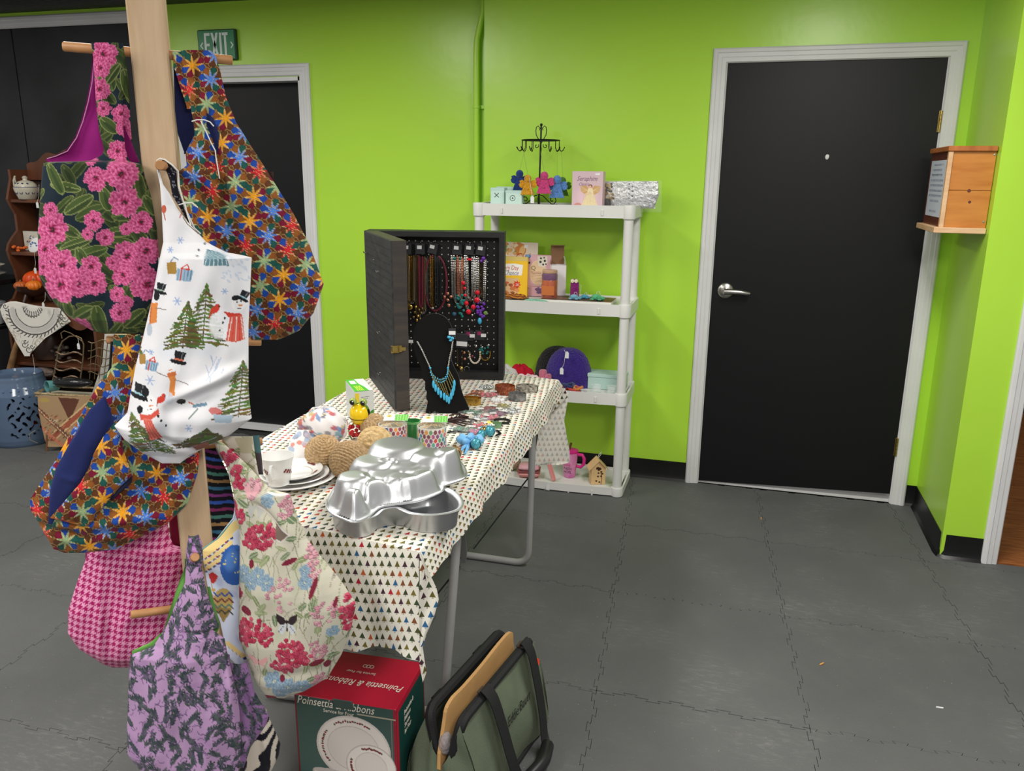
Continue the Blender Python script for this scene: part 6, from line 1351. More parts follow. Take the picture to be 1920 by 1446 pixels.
def U(x0, x1, y0, y1, sag=10): return [(x0, y0), (x0+.5, y0+(y1-y0)*.5), (x0+(x1-x0)*.1, y1-sag*.6), (x0+(x1-x0)*.3, y1-sag*.1), ((x0+x1)/2, y1), (x1-(x1-x0)*.3, y1-sag*.1), (x1-(x1-x0)*.1, y1-sag*.6), (x1-.5, y0+(y1-y0)*.5), (x1, y0)]
R = random.Random(7)
neck('gold chain necklace with round gold discs and a square plate, nearest the case door', 763, 466, [(U(757, 768, 478, 575), GLD, .0017, .006, .003), (U(760, 772, 478, 560), GLD, .0014, .006, .0026), (U(765, 776, 478, 565, 6), BRZ, .0014, .005, .0026)],
     [(757, 544, GLD, (.01, .003, .01)), (759, 557, GLD, (.009, .003, .009)), (757, 569, GLD, (.01, .004, .01)), (758, 578, GLD, (.008, .004, .008)), (768, 575, GLD, (.014, .002, .011)), (763, 581, GLD, (.006, .004, .006))], .05)
neck('bronze multi strand necklace with clustered discs, second from the case door', 788, 466, [(U(779, 787, 480, 590), BRZ, .0016, .005, .0028), (U(783, 797, 480, 585), BRZ, .0014, .005, .0026), (U(786, 793, 480, 575), MAR, .0014, .005, .0026)],
     [(x, y, BRZ if i % 3 else GLD, (.006, .003, .006)) for i, (x, y) in enumerate([(780, 575), (786, 580), (778, 585), (784, 592), (790, 586), (776, 594), (782, 600), (792, 578), (788, 597)])])
neck('loop of wine red beads with fine silver chains inside, third from the door', 812, 465, [([(817-21*math.sin(a), 530-52*math.cos(a)) for a in np.linspace(.25, 6.03, 30)], MAR, .002, .005, .0034), (U(802, 806, 480, 570, 4), SILV, .0009, 0, 0), (U(808, 812, 480, 572, 4), GLD, .0011, .006, .002), (U(817, 822, 480, 568, 4), GREYM, .0012, .005, .002), (U(826, 829, 490, 560, 4), GREYM, .001, 0, 0)],
     [(811, 577, SILV, (.008, .004, .004))], .25)
neck('silver chain necklace with a dangling cluster of teal beads and copper flowers', 857, 467, [(U(847, 862, 480, 560), SILV, .0015, .006, .003), (U(852, 866, 480, 570), SILV, .0015, .006, .003), (U(858, 866, 480, 555), COP, .0013, .006, .0026)],
     [(R.uniform(858, 873), R.uniform(550, 595), TEAL, .0055) for k in range(26)]+[(840+6*math.cos(a), 556+6*math.sin(a), COP, (.006, .003, .006)) for a in (0, 1.57, 3.14, 4.7)]+[(842, 572, COP, (.007, .004, .007)), (852, 588, mat('slate_blue_bead', (50, 90, 120), .2), (.008, .004, .008)), (853, 484, TEAL, .006), (864, 484, TEAL, .006)], .08)
neck('silver chain necklace with big scarlet round beads, on the middle right peg', 880, 467, [(U(872, 890, 480, 580), SILV, .0016, .006, .0032), (U(875, 886, 480, 560), SILV, .0015, .006, .003)],
     [(869, 530, REDB, .008), (872, 540, REDB, .006), (875, 568, REDB, .009), (879, 584, REDB, .0105), (888, 575, REDB, .0095), (895, 562, REDB, .011), (896, 548, REDB, .009), (873, 553, REDB, .007), (881, 486, REDB, (.012, .004, .005)), (886, 590, SILV, .005), (886, 600, SILV, .004)], .1)
neck('silver link necklace with purple beads and a blue drop, rightmost on the pegs', 902, 468, [(U(895, 909, 482, 565), SILV, .0017, .007, .0036), (U(900, 906, 482, 555, 5), BRZ, .0012, 0, 0)],
     [(R.uniform(895, 910), R.uniform(558, 594), PURB, .006) for k in range(20)]+[(900, 601, TURQ, (.008, .005, .013)), (911, 586, mat('jade_disc', (120, 150, 80), .2), (.008, .003, .008)), (907, 484, PURB, .008), (903, 489, PURB, .006)], .15)
def earr(label, px, py, loops, beads, sticker=True, w=.037, h=.04, pink=True):
    t = thing('earring_set', jw(px, py), label, 'earrings'); card(t, px, py, w, h, sticker=False, pink=pink)
    if sticker: MB().box(jw(px+7, py, .011), (.02, .001, .013), Mm).build('price_sticker', TAGM, t, smooth=False)
    for x, y, rx, ry, m, r, bd in loops:
        b = MB(); pts = [jw(x+rx*math.cos(a), y+ry*math.sin(a), .012) for a in np.linspace(-.3, 3.45, 15)]; chain(b, pts, r, bd, r*1.9); b.build('hoop', m, t)
    for x, y, m, r in beads: MB().ball(jw(x, y, .012), r if isinstance(r, tuple) else (r, r*.7, r), 9, 6, rot=Mm).build('bead', m, t)
earr('pearl bracelet hanging below a card with magenta emblem on the pegboard', 879, 629, [(891, 664, 10, 16, PEARL, .0022, .0065)], [(893, 648, SILV, .006), (893, 639, SILV, .003), (882, 648, SILV, .003)])
earr('gold beaded bracelet with teal drops on the rightmost lower card', 900, 628, [(911, 662, 9, 12, GLD, .0022, .0065)], [(R.uniform(900, 916), R.uniform(648, 664), TEAL, .0045) for k in range(10)]+[(905, 650, SILV, .004), (917, 646, SILV, .005)])
t = thing('necklace', jw(866, 640), 'black boxed necklace card with a wide white label, low on the pegboard', 'necklace'); MB().box(jw(866, 638, .012), (.046, .014, .058), Mm@Matrix.Rotation(.06, 3, 'Y'), bev=.002).build('hang_card', CARDB, t, smooth=False); MB().box(jw(867, 643, .0196), (.042, .001, .018), Mm@Matrix.Rotation(.06, 3, 'Y')).build('price_sticker', TAGM, t, smooth=False)
b = MB(); chain(b, [jw(x, y, .01) for x, y in U(858, 868, 655, 690)], .0013, .006, .0024); b.build('chain', BRZ, t)
for x, y, m, r in ((871, 660, COP, .006), (872, 672, COP, .006), (880, 660, BRZ, .005), (886, 667, MAR, .006), (865, 690, GLD, (.01, .004, .01)), (858, 684, GLD, .005), (865, 690, PEARL, (.005, .0045, .005))): MB().ball(jw(x, y, .014), r if isinstance(r, tuple) else (r, r*.6, r), 10, 6, rot=Mm).build('bead', m, t)
MB().tube([jw(876+5*math.cos(a), 691+5*math.sin(a), .012) for a in np.linspace(0, 6.28, 15)[:-1]], .0013, 6, closed=True).build('ring', SILV, t)
t = thing('earring_set', jw(768, 640), 'small earring card with white sticker at left of the black bust', 'earrings'); MB().box(jw(766, 636, .012), (.016, .004, .03), Mm).build('hang_card', CARDB, t, smooth=False); MB().box(jw(772, 639, .0145), (.02, .001, .012), Mm).build('price_sticker', TAGM, t, smooth=False); MB().ball(jw(772, 656, .012), .004, 8, 5).tube([jw(771, 645, .012), jw(772, 656, .012)], .0008, 5).build('bead', SILV, t)
t = thing('earring_set', jw(762, 735, .05), 'dangling red and teal bead strands with white paper tags hanging inside the door', 'earrings')
b = MB(); b.box(jw(759, 694, .04), (.007, .001, .05), Mm).box(jw(763, 696, .04), (.007, .001, .045), Mm); b.build('paper_tag', TAGM, t, smooth=False)
MB().tube([jw(757, 664, .04), jw(760, 700, .04), jw(766, 730, .04), jw(767, 748, .04)], .0009, 5).build('cord', WS, t)
for k in range(16): MB().ball(jw(R.uniform(757, 762), R.uniform(722, 744), .04) if k % 2 else jw(R.uniform(761, 768), R.uniform(740, 768), .04), .0042, 7, 5).build('bead', mat('crimson_bead', (170, 30, 66), .25) if k % 2 else TEAL, t)
# black velvet bust with the turquoise necklace
VEL = mat('black_velvet', (14, 14, 15), .95, sheen=.25, spec=.1); pb = at(838, 775, z=ZC); nb = Vector((.30, -.95, .12)).normalized(); ub = Vector((nb.y*-1, nb.x, 0)).normalized(); vb = nb.cross(ub); plb = (pb, nb)
def bw(px, py, o=.0): return at(px, py, pl=plb)+nb*o
out = [(801, 779), (800, 764), (802, 752), (799, 748), (800, 735), (797, 730), (797, 716), (793, 711), (790, 692), (780, 668), (775, 645), (775, 628), (779, 612), (788, 599), (800, 591), (813, 588), (826, 590), (837, 597), (846, 611), (850, 630), (849, 650), (846, 672), (850, 685), (860, 706), (863, 722), (868, 740), (876, 758), (877, 772), (838, 780)]
fr_ = (pb, ub, vb, nb); pol = [((bw(*q)-pb).dot(ub), (bw(*q)-pb).dot(vb)) for q in smooth([Vector((x, y, 0)) for x, y in out], 3) for q in [(q.x, q.y)]]
t = thing('necklace_bust', pb, 'flat black velvet necklace bust standing before the open display case', 'bust'); zmin = min(q[1] for q in pol)
MB().prism(pol, fr_, -.012, 0).build('bust_board', VEL, t, ang=30)
q0 = bw(838, 700, -.012); MB().prism([(-.02, 0), (.02, 0), (.03, -.0), (.012, .12), (-.012, .12)], (Vector((q0.x, q0.y, ZC))-nb*.06, ub, (vb+nb*.42).normalized(), nb), -.004, 0).build('easel_leg', VEL, t, smooth=False)
t = thing('bib_necklace', bw(832, 690), 'turquoise bib necklace with a fringe of drop beads on the black bust', 'necklace')
b = MB(); L1 = [(783, 641), (790, 653), (799, 672), (807, 690)]; R1 = [(849, 640), (847, 655), (843, 672), (840, 690)]
arc = [(807, 690), (810, 700), (817, 707), (826, 711), (834, 708), (839, 700), (840, 690)]
chain(b, [bw(*q, .004) for q in L1], .0016, .006, .0034); chain(b, [bw(*q, .004) for q in R1], .0016, .006, .0034); b.build('chain', SILV, t)
b = MB(); c2_ = MB(); tips = [(813, 722), (817, 729), (822, 735), (827, 741), (833, 745), (838, 749), (842, 752), (846, 744), (849, 737), (851, 729), (852, 721)]
for i, (x, y) in enumerate(tips):
    f_ = i/(len(tips)-1)*(len(arc)-1); k = min(int(f_), len(arc)-2); a0 = Vector(arc[k]).lerp(Vector(arc[k+1]), f_-k)
    chain(c2_, [bw(a0.x, a0.y, .005), bw(a0.x*.3+x*.7, a0.y*.3+(y-8)*.7, .006), bw(x, y-8, .006)], .0011, .0055, .0024)
    b.ball(bw(x, y-2, .007), (.0048, .004, .0135), 10, 7, rot=Matrix((ub, -nb, vb)).transposed())
c2_.build('fringe_chain', mat('antique_gold', (150, 140, 96), .35, .8), t); b.build('drop_beads', TURQ, t)
b = MB()
for i in range(26): f_ = i/25*(len(arc)-1); k = min(int(f_), len(arc)-2); a0 = Vector(arc[k]).lerp(Vector(arc[k+1]), f_-k); b.ball(bw(a0.x, a0.y+1+(i % 2)*5, .006), .0026, 8, 5)
for q in L1[3:]+R1[3:]: b.ball(bw(*q, .005), .004, 8, 5)
b.build('seed_beads', TURQ, t)
t = thing('earring_set', bw(846, 632), 'turquoise earrings on a card with white tag at the shoulder of the black bust', 'earrings'); o = bw(848, 624, .006)
MB().box(o, (.024, .003, .03), Matrix((ub, -nb, vb)).transposed()).build('hang_card', CARDB, t, smooth=False); MB().box(o+nb*.0025, (.022, .001, .012), Matrix((ub, -nb, vb)).transposed()).build('price_sticker', TAGM, t, smooth=False); MB().ball(bw(842, 632, .008), (.007, .004, .005), 10, 6).ball(bw(848, 634, .008), (.007, .004, .005), 10, 6).ball(bw(845, 638, .008), (.006, .004, .004), 10, 6).build('bead', TURQ, t)
# ---------------------------------------------------------------- loose jewelry on the cloth
def bracelet(label, px, py, r, w_, m, n=28, open_=0, tilt=.0, rot=0, wob=0, nm_='bracelet'):
    p = ont(px, py); t = thing(nm_, p, label, 'bracelet'); b = MB()
    rows = []
    for dr, z in ((0, 0), (.0025, 0), (.0025, w_), (0, w_), (0, 0)):
        rows.append([(p.x+(r+dr+wob*math.sin(a*13))*math.cos(a+rot), p.y+(r+dr+wob*math.sin(a*13))*math.sin(a+rot)*.8, ZC+z+tilt*math.sin(a)) for a in np.linspace(open_, 6.2832-open_, n)])
    b.grid(np.array(rows)); b.build('band', m, t, ang=60); return t, p
AMBB = mat('amber_crystal', (168, 76, 22), .15, rgb2=(110, 44, 12), nscale=120, bump=.8, bscale=120, spec=.8); CUFF = mat('patterned_cuff', (40, 38, 40), .35, rgb2=(190, 184, 170), nscale=90, stretch=(1, 1, 3)); SHINY = mat('smoky_beads', (58, 58, 62), .12, .4, rgb2=(150, 150, 150), nscale=60)
bracelet('wide amber crystal stretch bracelet at the foot of the display case', 947, 738, .035, .032, AMBB, wob=.001)
bracelet('black and cream chevron cuff bracelet behind the smoky one', 988, 733, .04, .02, CUFF, open_=.2)
bracelet('smoky grey glass stretch bracelet in front of amber one', 970, 750, .03, .026, SHINY, wob=.0012)
t, p = bracelet('stack of gold and copper bangles beside the bust', 884, 757, .032, .022, GLD); bracelet('thin copper bangle leaning on the gold bangle stack', 886, 749, .03, .006, COP, tilt=.012)
bracelet('black leather wrap bracelet lying open near the table edge', 941, 792, .026, .008, mat('black_leather', (22, 20, 20), .4), open_=.3)
t, p = bracelet('green banded wrist watch with a gold dial', 928, 800, .022, .012, mat('green_band', (110, 150, 110), .5), open_=.4)
MB().lathe([(.014, 0), (.015, .004), (.013, .007), (0, .007)], p+Vector((-.014, -.012, .006)), 20, (-.4, -.7, .5)).build('dial', GLD, t)
BAGM = mat('cello_film', (236, 238, 240), .06, alpha=.12, spec=.9, bump=.6, bscale=60)
def baggie(label, px, py, rgb, w_=.06, h_=.045, rot=0, metal=0, sticker=True, seed=0):
    w_ *= 1.35; h_ *= 1.4; p = ont(px, py); R = random.Random(seed+int(px)*7); t = thing('bagged_jewelry', p, label, 'jewelry'); q = Matrix.Rotation(rot, 3, 'Z')
    X, Y = np.meshgrid(np.linspace(-.5, .5, 9), np.linspace(-.5, .5, 7)); G = np.stack([X*w_, Y*h_, .006+.006*np.cos(X*3)*np.cos(Y*3)+.002*np.sin(X*17+seed)*np.cos(Y*13)], -1); G = G@np.array(q).T+np.array(p)
    MB().grid(G).build('clear_bag', BAGM, t)
    m = mat('gem_%d_%d_%d' % rgb, rgb, .2, metal, spec=.7); b = MB()
    for k in range(16): a = R.uniform(0, 6.28); rr = R.uniform(.2, 1); b.ball(p+q@Vector((w_*.36*rr*math.cos(a), h_*.34*rr*math.sin(a), .004)), (R.uniform(.004, .0085),)*3, 8, 5)
    b.tube([p+q@Vector((w_*.3*math.cos(a), h_*.3*math.sin(a)*(1+.3*math.sin(3*a)), .003)) for a in np.linspace(0, 6, 12)], .0015, 5); b.build('beads', m, t)
    if sticker: MB().box(p+q@Vector((w_*.22, h_*.2, .0135)), (.022, .013, .0008), q).build('price_sticker', TAGM, t, smooth=False)
for k, a in enumerate([('clear bag of pink stone jewelry beside the amber bracelet', 917, 742, (190, 90, 100), .06, .05, .3), ('clear bag with silver chain behind the gold bangles', 912, 728, (180, 184, 180), .06, .05, .9, .8), ('clear bag with white card before the amber bracelet', 932, 752, (226, 226, 226), .05, .04, .5),
    ('clear bag with olive gold beads near the table edge', 942, 763, (150, 140, 50), .06, .045, .2, .4), ('clear bag of silver beads nearest the table edge', 958, 772, (196, 198, 200), .065, .05, -.3, .7), ('clear bag of dark red beads in the middle of the table', 915, 769, (130, 50, 46), .06, .045, .1),
    ('clear bag with dark green ribbon jewelry beside the bust foot', 888, 775, (60, 110, 84), .075, .045, .2), ('clear bag with pale grey jewelry left of the black wrap bracelet', 900, 786, (176, 180, 182), .06, .04, -.2, .6), ('clear bag of rose pink beads behind the watch', 916, 784, (196, 100, 116), .055, .04, .4),
    ('clear bag of light rose jewelry in front of the watch', 902, 801, (190, 90, 100), .06, .04, .0), ('clear bag with green and clear stones, in front of the rose bags', 872, 808, (90, 130, 110), .07, .04, .1), ('clear bag of pink and aqua beads behind the blue flower', 893, 812, (180, 110, 140), .05, .035, .2),
    ('clear bag with wine coloured cord jewelry at the foot of the bust', 862, 790, (90, 40, 50), .07, .045, .3), ('clear bag with a pearl brooch left of the watch band', 884, 793, (220, 214, 200), .05, .04, -.4),
    ('clear bag of copper beads between the bust and the gold bangles', 894, 738, (186, 110, 70), .05, .04, .6, .7), ('clear bag of charcoal beads left of the olive gold bag', 926, 774, (60, 60, 66), .055, .04, .1), ('clear bag of turquoise chips beyond the aqua bell', 913, 806, (70, 150, 160), .045, .03, .3), ('clear bag of plum beads between the silver and dark red bags', 936, 778, (110, 50, 84), .05, .035, -.2), ('clear bag of cream shell pieces in front of the bust foot', 876, 784, (210, 200, 180), .05, .035, .7)]): baggie(*a, seed=k)
p = ont(860, 794); t = thing('cord_necklace', p, 'tangle of dark brown leather cords beside the right candle cup', 'necklace'); b = MB(); R = random.Random(2)
for k in range(5): b.tube([p+Vector((.05*math.cos(a+k)*(1-.15*k)+.012*math.sin(3*a), .028*math.sin(a+k), .006+.004*k+.006*math.sin(2*a+k))) for a in np.linspace(0, 5.6, 16)], .0022, 6)
b.build('cords', mat('dark_leather', (50, 26, 26), .5), t)
for lab, pts in (('black link chain necklace laid beside the right candle cup', [(842, 812), (856, 810), (870, 811), (884, 812)]), ('black link chain necklace laid beyond the blue bells', [(914, 808), (924, 807), (934, 810), (938, 815), (930, 818)])):
    pp = [ont(*q)+Zv*.003 for q in pts]; t = thing('chain_necklace', pp[0], lab, 'necklace'); b = MB(); i = 0
    for a, c in zip(pp[:-1], pp[1:]):
        for k in range(5): o = a.lerp(c, k/5); i += 1; u = (c-a).normalized(); v = Zv.cross(u); b.tube([o+u*.006*math.cos(w_)+(v if i % 2 else Zv*.5)*.0035*math.sin(w_) for w_ in np.linspace(0, 6.28, 9)[:-1]], .0012, 5, closed=True)
    b.build('links', mat('black_metal', (30, 30, 32), .3, .6), t)
# blue cloth flower and bells
p = ont(882, 834); t = thing('fabric_flower', p, 'pale blue fabric flower with streamers at the table edge', 'flower'); BL_ = mat('pale_blue_cloth', (128, 186, 226), .7, rgb2=(96, 160, 210), nscale=40)
for k in range(7):
    a = k*.9; o = p+Vector((.026*math.cos(a), .022*math.sin(a), .014)); MB().ball(o, (.02, .013, .012), 12, 8, rot=Matrix.Rotation(a, 3, 'Z')@Matrix.Rotation(-.5, 3, 'Y')).build('petal', BL_, t)
MB().ball(p+Zv*.024, (.012, .012, .009), 12, 8).build('centre', BL_, t)
for k, (x, y) in enumerate(((862, 850), (872, 854), (866, 842))): MB().tube([p+Zv*.008, ont((x+882)/2, (y+834)/2)+Zv*.008, ont(x, y)+Zv*.004], [.006, .005, .003], 7).build('streamer', BL_, t)
BELL = mat('teal_bell_enamel', (76, 160, 178), .25, .3)
for lab, px, py, r, m in (('teal jingle bell in front of the blue fabric flower', 893, 842, .0165, BELL), ('teal jingle bell behind, right of the blue flower', 919, 818, .0165, BELL), ('small aqua bell touching the blue flower', 903, 822, .0135, BELL), ('small brass bell between the aqua and teal bells', 907, 813, .011, GLD), ('large dull brass bell lying by the right end of the cake pan', 853, 862, .02, mat('dull_brass', (160, 122, 82), .4, .5))):
    p = ont(px, py)+Zv*r; t = thing('jingle_bell', p-Zv*r, lab, 'bell'); MB().ball(p, r, 20, 12).build('shell', m, t); MB().tube([p+Vector((r*1.005*math.cos(a)*.95, -r*.4, r*1.005*math.sin(a)*.85)) for a in np.linspace(-.9, 4., 18)], .0009, 5).build('slot', mat('slot_dark', (20, 30, 34), .6), t); MB().tube([p+Vector((.004*math.cos(a), 0, r+.003+.004*math.sin(a))) for a in np.linspace(0, 6.28, 11)[:-1]], .001, 5, closed=True).build('loop', m, t)
# ---------------------------------------------------------------- dinnerware box under the table
zt_ = .30; A0, A1, A2 = at(552, 1302, z=zt_), at(742, 1332, z=zt_), at(800, 1243, z=zt_); u = (A1-A0); wd = u.length; u.normalize(); dp = (A2-A1).length; n = u.cross(Zv); dv = -n; H_ = zt_
t = thing('dinnerware_box', Vector(((A0.x+A1.x)/2, A0.y, 0)), 'red and green dinnerware carton with white plates on its front, on floor under the table', 'box')
RED = mat('carton_red', (176, 18, 50), .4, noise=.2, nscale=9); MB().box(A0+u*wd/2+dv*dp/2-Zv*H_/2, (wd, dp, H_-.001), Matrix((u, dv, Zv)).transposed(), bev=.002).build('carton', RED, t, smooth=False)
def frontp(P):
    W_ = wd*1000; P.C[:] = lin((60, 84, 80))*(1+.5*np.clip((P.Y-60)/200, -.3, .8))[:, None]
    P.poly([(0, 0), (4, 0), (4, 310), (0, 310)], (110, 40, 50)); P.poly([(W_-7, 0), (W_, 0), (W_, 310), (W_-7, 310)], (150, 24, 44)); P.poly([(W_*.62, 26), (W_, 26), (W_, 30), (W_*.62, 30)], (170, 160, 140)); P.line([(W_-12, 28), (W_-12, 310)], 2.2, (160, 130, 120))
    P.ell(W_*.57, 128, W_*.37, 92, (206, 198, 192)); P.ell(W_*.57, 128, W_*.35, 87, (222, 214, 208)); P.ell(W_*.57, 128, W_*.26, 64, (186, 176, 170)); P.ell(W_*.57, 128, W_*.255, 62, (216, 208, 202))
    P.ell(W_*.74, 172, W_*.25, 64, (190, 180, 176)); P.ell(W_*.74, 172, W_*.24, 60, (226, 218, 212)); P.ell(W_*.74, 172, W_*.16, 42, (190, 180, 174)); P.ell(W_*.74, 172, W_*.155, 40, (218, 210, 204))
    R = random.Random(9)
    for cx, cy, rx, ry, a0_, a1_ in ((.57, 128, .305, 76, -2.2, -1.0), (.57, 128, .31, 76, 2.5, 3.7), (.74, 172, .2, 51, -2.0, -1.0), (.74, 172, .2, 51, 2.6, 3.4)):
        for k in range(16): a = a0_+(a1_-a0_)*k/15; P.ell(W_*(cx+rx*math.cos(a)), cy+ry*math.sin(a)+R.uniform(-2, 2), 3.4, 2.4, (124, 46, 50) if k % 3 else (90, 90, 70), R.uniform(0, 180))
    P.ell(W_*.3, 210, W_*.16, 12, (180, 172, 168)); P.poly([(W_*.15, 206), (W_*.45, 206), (W_*.4, 240), (W_*.22, 240)], (222, 214, 208)); P.ell(W_*.3, 205, W_*.15, 8, (196, 188, 184)); P.ell(W_*.3, 252, W_*.2, 12, (222, 214, 208))
    for k in range(8): P.ell(W_*(.18+k*.03), 222+R.uniform(-3, 3), 2.6, 2, (124, 46, 50))
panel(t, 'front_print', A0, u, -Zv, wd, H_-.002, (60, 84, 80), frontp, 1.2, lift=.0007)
CREAM = mat('ink_cream', (222, 214, 200), .5)
text(t, 'Poinsettia & Ribbons', .0315, A0+u*.006-Zv*.021+n*.001, u, Zv, CREAM, .3, sx=.76); text(t, 'Service for Four', .0135, A0+u*.075-Zv*.035+n*.001, u, Zv, CREAM, .05, sx=.9)
MB().box(A0+u*(wd*.5)-Zv*.012+n*.0025, (.05, .002, .05), Matrix((u, dv, Zv)).transposed()@Matrix.Rotation(.3, 3, 'X')).build('tuck_flap', mat('flap_green', (70, 88, 84), .5), t, smooth=False)
rg = u
panel(t, 'side_print', A1, dv, -Zv, dp, H_-.002, (14, 62, 56), lambda P: (P.poly([(0, 0), (14, 0), (14, 310), (0, 310)], (180, 22, 52)), P.poly([(0, 0), (dp*1000, 0), (dp*1000, 16), (0, 16)], (170, 20, 48)), P.poly([(dp*1000-6, 0), (dp*1000, 0), (dp*1000, 310), (dp*1000-6, 310)], (140, 30, 50))), 1.5, lift=.0007)
for k, s_ in enumerate(('Poinsettia &', 'Ribbons', 'Service', 'for Four')): text(t, s_, .017, A1+dv*.05-Zv*(.05+.018*k)+u*.001, dv, Zv, CREAM, .25, sx=.8)
# the lid reads from the far side
uu = -u; vv = n
text(t, 'Poinsettia & Ribbons', .034, A0+u*(wd*.96)+dv*(dp*.44)+Zv*.0002, uu, -dv, CREAM, .3, sx=.72); text(t, 'Service for Four', .0135, A0+u*(wd*.62)+dv*(dp*.62)+Zv*.0002, uu, -dv, CREAM, 0, sx=.9)
b = MB()
for k in range(3): c_ = A0+u*(wd*.5+(k-1)*.009)+dv*dp*.74+Zv*.001; b.tube([c_+u*.0055*math.cos(a)+dv*.006*math.sin(a) for a in np.linspace(0, 6.28, 11)[:-1]], .0008, 4, closed=True)
b.build('lid_emblem', CREAM, t)
# ---------------------------------------------------------------- canvas tool bag
ax = Vector((.164, .987, 0)).normalized(); ar = Vector((.987, -.164, 0)).normalized(); Pn = Vector((-.402, -2.475, 0)); LB_ = .385
OLV = mat('olive_canvas', (98, 108, 88), .85, noise=.18, nscale=14, bump=.2, bscale=300); WEB = mat('black_webbing', (24, 24, 26), .7, bump=.2, bscale=300)
t = thing('tool_bag', Pn+ax*LB_/2, 'olive canvas tool bag with black straps gaping open, on floor right of the red box', 'bag')
def bp(l, r, z): return Pn+ax*l+ar*r+Zv*z
def wallp(sg, name):
    L_, Z_ = np.meshgrid(np.linspace(-.03, LB_+.03, 26), np.linspace(0, 1, 18)); rr = sg*(.098-.052*Z_**1.3+.012*np.sin(Z_*3.1)); ll = np.clip(L_, 0, LB_)*1+0*Z_
    ll = LB_*.5+(L_-LB_*.5)*(1.0-.08*Z_); zz_ = .012+.25*Z_+.006*np.sin(L_*30)*(1-Z_)+.0; rr = rr+sg*.006*np.sin(L_*22+Z_*5)
    G = np.array(Pn)+ll[..., None]*np.array(ax)+rr[..., None]*np.array(ar); G[..., 2] = zz_
    m = MB().grid(G); G2 = G-np.array(ar)*sg*.004; m2 = m.grid(G2[:, ::-1]); m.build(name, OLV, t)
wallp(1, 'side_wall'); wallp(-1, 'side_wall')
for l_, sg in ((-.03, -1), (LB_+.03, 1)):
    Rg, Z_ = np.meshgrid(np.linspace(-1, 1, 20), np.linspace(0, 1, 14)); ww = (.098-.052*Z_**1.3+.012*np.sin(Z_*3.1)); top = .012+.25*Z_*(.52+.48*np.abs(Rg)**1.5)
    ll = LB_*.5+(l_-LB_*.5)*(1-.08*Z_)+sg*(.03*(1-Rg**2)*(1-.6*Z_)+.006*np.sin(Rg*9+Z_*6)); G = np.array(Pn)+ll[..., None]*np.array(ax)+(Rg*ww)[..., None]*np.array(ar); G[..., 2] = top
    MB().grid(G).build('end_gusset', OLV, t)
MB().bx(-1, 1, -1, 1, 0, .012) if False else None
M_ = Matrix((ar, ax, Zv)).transposed(); MB().box(bp(LB_/2, 0, .008), (.2, LB_+.05, .014), M_, bev=.003).build('base', WEB, t, smooth=False)
for sg in (-1, 1):
    r_ = .046*sg; pts = bend([bp(-.012, .004*sg, .085), bp(-.006, r_, .268), bp(LB_+.006, r_, .268), bp(LB_+.012, .004*sg, .085)], .03); rows = []
    b = MB()
    for i in range(len(pts)-1):
        pass
    b.tube(pts, .0135, 8); b.build('frame_bar', WEB, t)
    b = MB()
    for l_ in (.07, .29):
        w0 = .021; path = [bp(l_, r_+sg*.012, .27), bp(l_, r_+sg*.026, .26), bp(l_, .078*sg, .16), bp(l_, .102*sg, .04)] if sg < 0 else None
        if path:
            rows = [[tuple(q-ax*w0) for q in path], [tuple(q+ax*w0) for q in path]]; b.grid(np.array(rows))
    if sg < 0: b.build('strap', WEB, t, ang=180)
# right hand straps droop outwards into a padded grip
for l_, dl in ((.105, .03), (.335, -.055)):
    path = smooth([bp(l_, .05, .275), bp(l_, .072, .27), bp(l_+dl*.15, .095, .2), bp(l_+dl*.35, .118, .11), bp(l_+dl*.7, .135, .045), bp(l_+dl, .15, .032), bp(l_+dl, .15, .03)], 5)[:-10]; w0 = .02
    rows = [[tuple(q-ax*w0*s_+ar*o_) for q in path] for s_, o_ in ((1, 0), (-1, 0), (-1, .003), (1, .003), (1, 0))]
    MB().grid(np.array(rows)).build('strap', WEB, t, ang=50)
    for l2 in (0,): MB().box(bp(l_, .05, .282), (.03, .03, .006), M_, bev=.002).build('strap_tab', mat('leather_tab', (70, 56, 44), .6), t, smooth=False); MB().ball(bp(l_, .05, .286), (.005, .005, .003), 10, 6).build('snap', BRASS, t)
MB().tube(smooth([bp(.13, .152, .03), bp(.15, .158, .034), bp(.21, .168, .038), bp(.26, .158, .036), bp(.28, .152, .032), bp(.28, .152, .03)], 5)[:-8], .018, 12).build('padded_grip', mat('black_leatherette', (26, 26, 28), .4), t)
board = smooth([Vector((-.002, .1, 0)), Vector((.0, .25, 0)), Vector((.03, .285, 0)), Vector((.1, .283, 0)), Vector((.2, .285, 0)), Vector((.3, .292, 0)), Vector((.37, .288, 0)), Vector((.385, .25, 0)), Vector((.38, .1, 0))], 4)
MB().prism([(q.x, q.y) for q in board], (Pn-ar*.006, ax, Zv, ar), -.005, .004).build('inner_board', mat('tan_board', (206, 160, 104), .6, noise=.1, nscale=20), t, smooth=False)
MB().ball(bp(-.005, 0, .19), (.018, .022, .03), 12, 8).build('film_wad', mat('wrap_film', (170, 170, 180), .1, alpha=.5, bump=1, bscale=90), t)
MB().prism([(.009*math.cos(q)*(1+.2*math.sin(6*q)), .009*math.sin(q)*(1+.2*math.sin(6*q))) for q in np.linspace(0, 6.28, 25)[:-1]], (bp(LB_-.012, .079, .215), ax, (Zv-ar*.25).normalized(), ar), 0, .0015).build('red_sticker', mat('sticker_red', (226, 60, 30), .5), t, smooth=False)
text(t, 'Eddie Bauer', .034, bp(.15, .0935, .158), ax, (Zv-ar*.22).normalized(), mat('thread_black', (20, 24, 20), .7), .45, lift=.002, name='embroidered_lettering', sx=.85)
